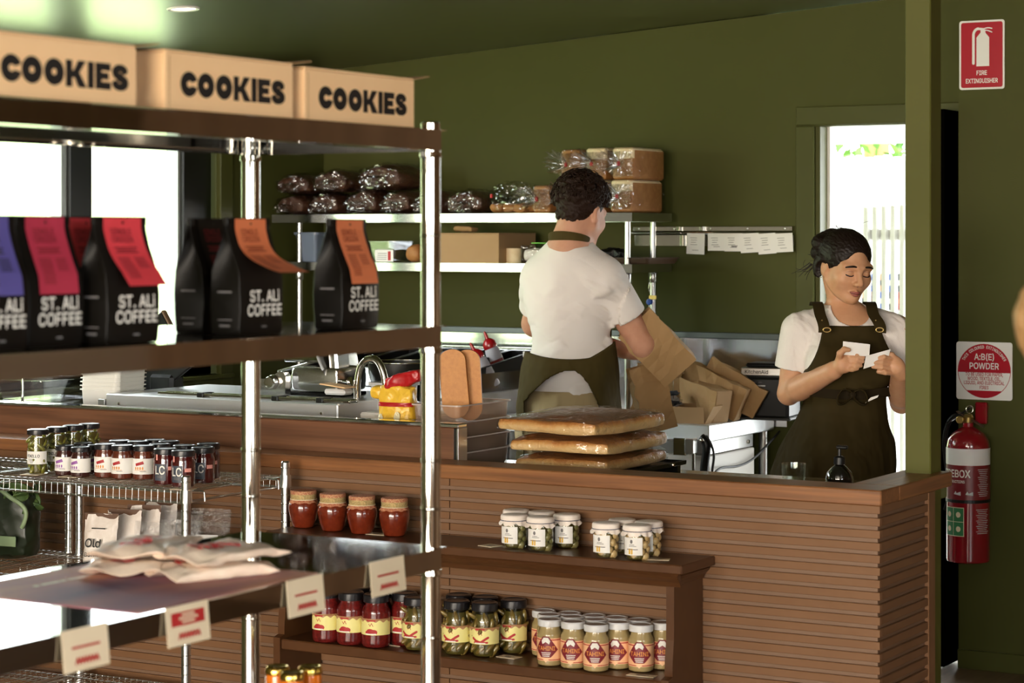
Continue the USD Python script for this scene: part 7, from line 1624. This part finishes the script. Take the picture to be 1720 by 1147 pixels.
# apron
F = Field(axis((-0.31, 0.30, 0.005)), axis((-0.26, 0.22, 0.005)), axis((0.40, 1.36, 0.005)))
torso_w(F, 0.019)
F.cone((0.004, 0.0, 1.02), (-0.036, 0.0, 0.80), 0.118, 0.188, 0.05); F.cone((-0.036, 0.0, 0.80), (-0.05, 0.0, 0.50), 0.188, 0.215, 0.05)
def apron_w(V, X, Y, Z):
    P = np.stack(np.broadcast_arrays(X, Y, Z), -1).reshape(-1, 3); near = np.abs(V.ravel()) < 0.03; n = np.zeros(len(P)); n[near] = meshkit.fbm(P[near] * [22, 22, 7], 3, 14) - 0.5
    V = V + (n.reshape(V.shape) * (0.010 + 0.022 * np.clip((1.05 - Z) / 0.3, 0, 1))).astype(np.float32)
    half = np.where(Z > 1.08, 0.094 + 0.075 * np.clip((1.30 - Z) / 0.17, 0, 1) ** 1.3, 0.30)
    V = np.maximum(V, np.abs(X - 0.020) - half); V = np.maximum(V, Z - (1.308 + 0.15 * (X - 0.02) ** 2)); V = np.where(Z > 1.10, np.maximum(V, Y - 0.02), V); return np.maximum(V, 0.45 - Z)
F.apply(apron_w); ap = obj('apron', F.mesh(), 'apron_cloth', woman, True)
def ribbon(pts, w, th, side):
    p = spline(pts, 30); t_ = np.gradient(p, axis=0); t_ /= np.linalg.norm(t_, axis=1, keepdims=True); sd_ = np.asarray(side, float) - t_ * (t_ @ np.asarray(side, float))[:, None]; sd_ /= np.linalg.norm(sd_, axis=1, keepdims=True); nn = np.cross(t_, sd_)
    V = np.concatenate([p + sd_ * w / 2 + nn * th / 2, p - sd_ * w / 2 + nn * th / 2, p - sd_ * w / 2 - nn * th / 2, p + sd_ * w / 2 - nn * th / 2]); n = len(p); F_ = []
    for i in range(n - 1):
        for k_ in range(4): a_, b_ = k_ * n + i, ((k_ + 1) % 4) * n + i; F_ += [(a_, a_ + 1, b_ + 1), (a_, b_ + 1, b_)]
    return trimesh.Trimesh(V, np.array(F_), process=False)
for (ub, ut, xs_) in ((1375, 1372, -1), (1468, 1461, 1)):
    pts = [w_(ub, 556, -0.128), w_(ub - 1 * 0, 545, -0.122), w_(ut, 528, -0.085), w_(ut, 513, -0.035), w_(ut, 508, 0.005), w_(ut, 513, 0.05)]
    sp_ = obj('shoulder_strap', ribbon(pts, 0.036, 0.004, (1, 0, 0)), 'apron_cloth', ap, True)
    b0 = w_(ub + (4 if xs_ < 0 else -2), 551, -0.138)
    obj('buckle', mv(rot_m(tube([(0.012 * math.cos(q_), 0.007 * math.sin(q_), 0) for q_ in np.linspace(0, 6.2832, 25)], 0.0022, 8, False), (1, 0, 0), 90), *b0), 'brass', sp_, True)
    obj('rivet', mv(trimesh.creation.icosphere(subdivisions=1, radius=0.003), *w_(ut + 1, 536, -0.110)), 'brass', sp_, True)
wz = w_(1415, 657, 0)[2]
band = [(0.012 + 0.158 * math.cos(q_), 0.0 - 0.122 * math.sin(q_) - 0.004, wz + 0.004 * math.sin(3 * q_)) for q_ in np.linspace(-0.3, math.pi + 0.3, 40)]
obj('waist_tie', ribbon(band, 0.030, 0.006, (0, 0, 1)), 'apron_dark', ap, True)
for (du, dv, k_) in ((-22, 12, 0), (20, 14, 1)): obj('bow_loop', ribbon([w_(1421, 657, -0.140), w_(1421 + du, 655, -0.152), w_(1421 + du * 1.15, 655 + dv, -0.148), w_(1421, 661, -0.142)], 0.018, 0.004, (0, -1, 0.3)), 'apron_cloth', ap, True)
obj('knot', mv(trimesh.creation.icosphere(subdivisions=2, radius=0.013), *w_(1421, 658, -0.142)), 'apron_dark', ap, True)
obj('pocket_slip', place2(flat(Polygon([(-0.022, -0.006), (0.018, 0.012), (0.022, 0.020), (-0.004, 0.012)])), w_(1452, 668, -0.152), (1, 0, 0), (0, 0.0, 1), 0.001), 'paper_white', ap)
# the two cards in her hands
def hand_card(label, pts, Yc):
    P = [w_(u, v, y_) for (u, v), y_ in zip(pts, Yc)]; base = to_world(UW, DW); c = sum(P) / 4; Rz = np.array([[math.cos(YAW), -math.sin(YAW), 0], [math.sin(YAW), math.cos(YAW), 0], [0, 0, 1]])
    t = thing('paper_card', label, 'card', np.asarray(base) + Rz @ c, math.degrees(YAW)); q_ = np.array(P) - c; n = np.cross(q_[1] - q_[0], q_[3] - q_[0]); n = n / np.linalg.norm(n) * 0.0004
    obj('card', hull(np.vstack([q_ + n, q_ - n])), 'paper_white', t)
hand_card('small white card held in her right hand under the thumb', [(1397, 567), (1441, 572), (1440, 592), (1397, 589)], (-0.250, -0.250, -0.2455, -0.2455))
hand_card('small white card held crookedly in her left hand', [(1434, 591), (1475, 580), (1470, 600), (1430, 612)], (-0.252, -0.243, -0.238, -0.250))

mat('apron_olive', (0.058, 0.041, 0.011), 0.85, spec=0.15, noise=(26, (0.066, 0.047, 0.013)), bump=(700, 0.0004))
# ------------------------------------------------ the man at the bench
UM, DM = 965, 7.95; sM = DM / FPX
m_ = lambda u, v, Y: np.array([(u - UM) * sM, Y, EYE - (v - HZ) * sM])
man = thing('person', 'man with curly dark hair, seen from behind, in white tee and apron', 'person', to_world(UM, DM), math.degrees(YAW))
F = Field(axis((-0.30, -0.10, 0.007), (-0.10, 0.34, 0.004)), axis((-0.22, 0.16, 0.006), (0.16, 0.46, 0.004)), axis((-0.02, 1.02, 0.014), (1.02, 1.52, 0.0045), (1.52, 1.86, 0.0035)))
hm = Head(m_(977, 358, 0.03), 142, 14, 2)
skull(F, hm, 1.04, 1.0)
nbm = m_(955, 420, -0.005)
F.cone(hm.out((0, -0.035, -0.045)), nbm, 0.058, 0.064, 0.03)
sL, sR = m_(909, 466, 0.055), m_(1015, 466, -0.015)
eL, hL = m_(899, 548, 0.21), m_(1056, 596, 0.32)
eR, hR = m_(1080, 580, 0.045), m_(1086, 545, 0.290)
def torso_m(F, o=0.0):
    F.ell(m_(957, 500, 0.03), (0.152 + o, 0.112 + o, 0.185 + o), 0.06); F.cone(sL + [0.03, 0, 0.0], sR - [0.03, 0, 0.0], 0.066 + o, 0.066 + o, 0.07); F.cone(nbm + [0, 0, -0.01], m_(958, 455, 0.01), 0.062 + o, 0.085 + o, 0.06)
    F.ell(m_(961, 600, 0.035), (0.130 + o, 0.105 + o, 0.18 + o), 0.07); F.ell(m_(956, 690, 0.035), (0.146 + o, 0.118 + o, 0.15 + o), 0.06)
torso_m(F)
F.ell(sL, (0.062, 0.062, 0.062), 0.03); F.ell(sR, (0.064, 0.062, 0.064), 0.03)
F.chain([sR, eR, hR], [0.060, 0.046, 0.029], 0.02); F.cone(eR + (hR - eR) * 0.25, hR, 0.047, 0.029, 0.03); F.chain([sL, eL, hL], [0.058, 0.044, 0.029], 0.02)
def hand(F, wr, dirv, up, s=1.0):
    d = np.asarray(dirv, float); d /= np.linalg.norm(d); u = np.asarray(up, float); u = u - d * (u @ d); u /= np.linalg.norm(u); n = np.cross(d, u); P = lambda a, b, c: wr + s * (d * a + u * b + n * c)
    F.cone(wr, P(0.05, 0, 0), 0.028 * s, 0.024 * s, 0.012)
    for b in (-0.026, 0.026): F.cone(P(0.03, b * 0.7, 0), P(0.085, b, 0), 0.018 * s, 0.014 * s, 0.015)
    for k_, b in enumerate((-0.032, -0.011, 0.011, 0.031)):
        ln = (0.070, 0.080, 0.076, 0.060)[k_]; finger(F, [P(0.085, b, 0), P(0.085 + ln * 0.5, b * 1.05, 0.012), P(0.085 + ln * 0.80, b * 1.05, 0.034), P(0.085 + ln * 0.88, b, 0.054)], 0.0100 * s, 0.0076 * s)
    finger(F, [P(0.03, -0.032, 0.008), P(0.062, -0.055, 0.022), P(0.085, -0.058, 0.044)], 0.0135 * s, 0.0090 * s)
hand(F, hR, (0.03, 0.35, -0.06), (0, 0.1, 1)); hand(F, hL, (0.5, 0.2, 0.0), (0, 0.1, -1))
for x in (-0.105, 0.060): F.chain([(x, 0.04, 0.90), (x, 0.03, 0.50), (x, 0.06, 0.08)], [0.095, 0.062, 0.042], 0.03); F.cone((x, 0.06, 0.04), (x + 0.05, 0.19, 0.028), 0.042, 0.032, 0.02)
mb = obj('body', F.mesh(), 'skin_man', man, True); face_parts(hm, mb, 'hair_brown')
# curly hair: a cap of many small locks, cropped at the nape
Hc = hm.c
F = Field(axis((Hc[0] - 0.16, Hc[0] + 0.17, 0.0034)), axis((Hc[1] - 0.17, Hc[1] + 0.17, 0.0034)), axis((Hc[2] - 0.12, Hc[2] + 0.17, 0.0034)))
hm.E(F, (0, -0.022, 0.044), (0.083, 0.096, 0.087), 0.01); hm.E(F, (0, -0.050, -0.025), (0.062, 0.058, 0.046), 0.02)
g = np.random.default_rng(8)
for k_ in range(420):
    d = g.normal(size=3); d /= np.linalg.norm(d)
    if d[2] < -0.25: continue
    if d[1] > 0.55 and d[2] < 0.35: continue
    c_ = np.array([0, -0.018, 0.046]) + d * [0.088, 0.101, 0.096]; r_ = g.uniform(0.008, 0.014); hm.E(F, tuple(c_), (r_, r_, r_), 0.003)
hm.sub(F, ellip((0, 0.105, -0.055), (0.095, 0.075, 0.105)), (0, 0.1, -0.05), 0.12, 0.006)
for sx in (-1, 1): hm.sub(F, ellip((sx * 0.094, 0.000, -0.034), (0.030, 0.034, 0.044)), (sx * 0.09, 0, -0.03), 0.05, 0.005)
def nape(V, X, Y, Z):
    P = np.stack(np.broadcast_arrays(X, Y, Z), -1).reshape(-1, 3); q_ = (P - Hc) * [1, -1, 1]; z_ = q_ @ hm.u; near = (np.abs(V.ravel()) < 0.03) & (z_ < 0.0); n = np.zeros(len(P)); n[near] = (meshkit.fbm(P[near] * 150, 2, 31) - 0.5) * 0.030
    fade = np.clip((-0.020 - z_) / 0.06, 0, 1); return V + (fade * (0.013 + n)).reshape(V.shape).astype(np.float32)
F.apply(nape)
m = F.mesh(); m.vertices = m.vertices + m.vertex_normals * ((meshkit.fbm(m.vertices * 95, 3, 5) - 0.5) * 0.010)[:, None]
mh = obj('hair', m, 'hair_brown', man, True)
L = []
for k_ in range(800):
    d = g.normal(size=3); d /= np.linalg.norm(d)
    if d[2] < -0.15 or (d[1] > 0.5 and d[2] < 0.4): continue
    c_ = np.array([0, -0.018, 0.046]) + d * (np.array([0.091, 0.104, 0.100]) + g.uniform(0, 0.007)); a_ = np.cross(d, g.normal(size=3)); a_ /= np.linalg.norm(a_); b_ = np.cross(d, a_); R_ = g.uniform(0.007, 0.013); q_ = np.linspace(0, g.uniform(3.5, 6.5), 12)
    L.append(tube(hm.out(c_ + R_ * (np.cos(q_)[:, None] * a_ + np.sin(q_)[:, None] * b_) + d * (q_ * 0.0016)[:, None]), np.linspace(0.0026, 0.0011, 12), 4, False))
obj('curls', L, 'hair_brown', mh, True, kind='stuff')
# tee shirt
F = Field(axis((-0.27, 0.31, 0.005)), axis((-0.18, 0.26, 0.005)), axis((1.00, 1.62, 0.0045)))
torso_m(F, 0.013)
vL, vR = (eL - sL) / np.linalg.norm(eL - sL), (eR - sR) / np.linalg.norm(eR - sR)
SLV = sleeves(F, ((sL, vL, 0.155, 0.066, 0.064), (sR, vR, 0.168, 0.072, 0.072)))
def cloth_m(V, X, Y, Z):
    P = np.stack(np.broadcast_arrays(X, Y, Z), -1).reshape(-1, 3); near = np.abs(V.ravel()) < 0.035; n = np.zeros(len(P)); q_ = P[near]
    dg = np.c_[(q_[:, 0] * 0.6 + q_[:, 2]) * 26, (q_[:, 0] - q_[:, 2] * 0.5) * 7, q_[:, 1] * 9]; r1 = np.abs(meshkit.fbm(dg, 2, 3) - 0.5) * 2; r2 = np.abs(meshkit.fbm(np.c_[(q_[:, 2] - q_[:, 0] * 0.5) * 20, (q_[:, 0] + 0.4 * q_[:, 2]) * 6, q_[:, 1] * 7], 2, 19) - 0.5) * 2
    n[near] = (0.35 - r1) * 0.75 * np.clip((q_[:, 0] + 0.10) / 0.12, 0.2, 1) + (0.35 - r2) * 0.5 + (meshkit.fbm(q_ * [14, 10, 9], 2, 9) - 0.5) * 0.9
    amp = 0.016 * np.clip((1.50 - Z) / 0.10, 0.15, 1) + 0.014 * np.clip((1.30 - Z) / 0.15, 0, 1) * np.clip((Z - 1.06) / 0.06, 0.1, 1); V = smin(V, SLV, 0.03) + np.minimum(n.reshape(V.shape) * amp * 1.5, 0.007).astype(np.float32)
    blouse = 0.016 * np.exp(-((Z - 1.165) / 0.035) ** 2); V = V - blouse
    nk = cone(nbm + [0, 0, 0.0], nbm + (hm.out((0, -0.035, -0.045)) - nbm) * 1.2, 0.070, 0.074)(X, Y, Z); V = np.maximum(V, -nk); return np.maximum(V, (1.036 + 0.01 * np.sin(X * 18)) - Z)
F.apply(cloth_m); obj('tee_shirt', F.mesh(), 'shirt_white', man, True)
# trousers
F = Field(axis((-0.26, 0.24, 0.006)), axis((-0.16, 0.24, 0.006)), axis((0.06, 1.07, 0.006)))
F.ell(m_(955, 690, 0.035), (0.162, 0.132, 0.165), 0.05)
for x in (-0.105, 0.060): F.chain([(x, 0.04, 0.90), (x, 0.03, 0.50), (x, 0.06, 0.08)], [0.108, 0.078, 0.062], 0.03)
def tr_m(V, X, Y, Z):
    P = np.stack(np.broadcast_arrays(X, Y, Z), -1).reshape(-1, 3); near = np.abs(V.ravel()) < 0.03; n = np.zeros(len(P)); n[near] = meshkit.fbm(P[near] * [30, 20, 5], 3, 6) - 0.5
    return np.maximum(np.maximum(V + (n.reshape(V.shape) * 0.014).astype(np.float32), Z - 1.052), 0.09 - Z)
F.apply(tr_m); obj('trousers', F.mesh(), 'trousers', man, True)
# apron: waist band, wings round the hips and the neck loop
F = Field(axis((-0.28, 0.30, 0.005)), axis((-0.20, 0.27, 0.005)), axis((0.55, 1.40, 0.005)))
torso_m(F, 0.028); F.cone(m_(955, 640, 0.04), (-0.01, 0.05, 0.62), 0.165, 0.215, 0.05)
def ap_m(V, X, Y, Z):
    P = np.stack(np.broadcast_arrays(X, Y, Z), -1).reshape(-1, 3); near = np.abs(V.ravel()) < 0.03; n = np.zeros(len(P)); n[near] = meshkit.fbm(P[near] * [20, 20, 8], 3, 24) - 0.5
    V = V + (n.reshape(V.shape) * 0.014).astype(np.float32)
    ztop = 1.168 + 0.9 * (X + 0.02) ** 2 + np.where(X > 0.05, (X - 0.05) * 0.35, 0)                   # top edge of the band dips to the spine
    zbot = 1.128 - 0.0 * X; xc = -0.015
    open_ = (np.abs(X - xc) < np.where(X < xc, 0.165, 0.095) * np.sqrt(np.clip((zbot - Z) / 0.12, 0, 1)) + np.where(X < xc, 0.0, 0.10) * np.clip((1.0 - Z) / 0.4, 0, 1)) & (Y < 0.06) & (Z < zbot)
    V = np.where(open_, np.maximum(V, 0.02), V); front = Y > 0.08
    V = np.maximum(V, np.where(front, Z - 1.38, Z - ztop)); V = np.where(front & (Z > 1.17), np.maximum(V, np.abs(X + 0.0) - 0.14), V); return np.maximum(V, 0.57 - Z)
F.apply(ap_m); am = obj('apron', F.mesh(), 'apron_olive', man, True)
q_ = np.linspace(-0.62 * math.pi, 0.62 * math.pi, 40); c_ = m_(957, 403, 0.0)
loop = np.c_[c_[0] + 0.074 * np.sin(q_), c_[1] - 0.074 * np.cos(q_), c_[2] + 0.012 - 0.030 * (np.abs(q_) / 1.9) ** 2 - 0.010 * np.sin(q_)]
obj('neck_loop', ribbon(loop, 0.034, 0.004, (0, 0, 1)), 'apron_olive', am, True)
# the bag he holds and one more standing before him
bb = at(1141, 622, D=8.02)
kraft_bag('large kraft bag held tilted in the hands of the man', bb, 0.15, 0.10, 0.24, (14, -42, math.degrees(YAW) - 8), squash=0.45, seed=9)
bb = at(1082, 690, D=8.0)
kraft_bag('kraft bag standing open right beside the man at the bench edge', (bb[0], bb[1] + 0.12, BT + 0.001), 0.12, 0.09, 0.24, (0, -14, 40), squash=0.5, seed=10)

# ------------------------------------------------ a customer whose tied hair just reaches into the picture
DC = 2.9; sC = DC / FPX; UC = 1843
c_w = lambda u, v, Y: np.array([(u - UC) * sC, Y, EYE - (v - HZ) * sC])
cust = thing('person', 'customer with tied blond hair, only the hair showing at the right picture edge', 'person', to_world(UC, DC), math.degrees(YAW))
F = Field(axis((-0.24, 0.24, 0.008)), axis((-0.24, 0.24, 0.008)), axis((-0.02, 1.20, 0.016), (1.20, 1.62, 0.006)))
hc_ = Head(c_w(1889, 524, 0.0), 100, 4)
skull(F, hc_, 0.98)
hb = hc_.c; nbc = np.array([hb[0] + 0.0, 0.0, hb[2] - 0.175])
F.cone(hc_.out((0, -0.03, -0.05)), nbc, 0.047, 0.052, 0.02)
F.ell(nbc + [0.02, 0, -0.19], (0.095, 0.145, 0.19), 0.05); F.ell(nbc + [0.02, 0, -0.42], (0.09, 0.13, 0.18), 0.06); F.ell(nbc + [0.02, 0, -0.56], (0.095, 0.15, 0.14), 0.06)
for sy_ in (-1, 1):
    F.chain([nbc + [0.02, sy_ * 0.155, -0.075], nbc + [0.03, sy_ * 0.19, -0.34], nbc + [0.10, sy_ * 0.17, -0.56]], [0.050, 0.038, 0.026], 0.02); F.cone(nbc + [0.10, sy_ * 0.17, -0.56], nbc + [0.13, sy_ * 0.165, -0.68], 0.028, 0.016, 0.01)
    F.chain([nbc + [0.02, sy_ * 0.08, -0.62], nbc + [0.03, sy_ * 0.08, -0.98], nbc + [0.02, sy_ * 0.08, 0.09 - nbc[2]]], [0.082, 0.055, 0.036], 0.03); F.cone(nbc + [0.02, sy_ * 0.08, 0.035 - nbc[2]], nbc + [0.15, sy_ * 0.08, 0.025 - nbc[2]], 0.036, 0.026, 0.02)
cb = obj('body', F.mesh(), 'skin', cust, True); face_parts(hc_, cb, 'hair_blond')
F = Field(axis((hb[0] - 0.20, hb[0] + 0.14, 0.005)), axis((hb[1] - 0.13, hb[1] + 0.13, 0.005)), axis((hb[2] - 0.16, hb[2] + 0.16, 0.005)))
hc_.E(F, (0, -0.020, 0.036), (0.081, 0.097, 0.084), 0.01); hc_.E(F, (0, -0.108, -0.005), (0.036, 0.034, 0.044), 0.015); hc_.C(F, (0, -0.118, -0.02), (0, -0.112, -0.09), 0.028, 0.010, 0.02)
hc_.sub(F, ellip((0, 0.102, -0.030), (0.066, 0.074, 0.112)), (0, 0.09, -0.03), 0.13, 0.006)
m = F.mesh(); m.vertices = m.vertices + m.vertex_normals * ((meshkit.fbm(m.vertices * [60, 60, 30], 3, 6) - 0.5) * 0.012)[:, None]; obj('hair', m, 'hair_blond', cust, True)
F = Field(axis((-0.24, 0.26, 0.008)), axis((-0.25, 0.25, 0.008)), axis((0.40, 1.45, 0.008)))
F.ell(nbc + [0.02, 0, -0.19], (0.112, 0.160, 0.19), 0.05); F.ell(nbc + [0.02, 0, -0.42], (0.108, 0.148, 0.18), 0.06); F.cone(nbc + [0.02, 0, -0.50], nbc + [0.02, 0, -0.85], 0.150, 0.19, 0.05)
for sy_ in (-1, 1): F.cone(nbc + [0.02, sy_ * 0.155, -0.075], nbc + [0.025, sy_ * 0.172, -0.22], 0.062, 0.058, 0.03)
mat('dress', (0.03, 0.035, 0.05), 0.8); obj('dress', F.mesh(), 'dress', cust, True)
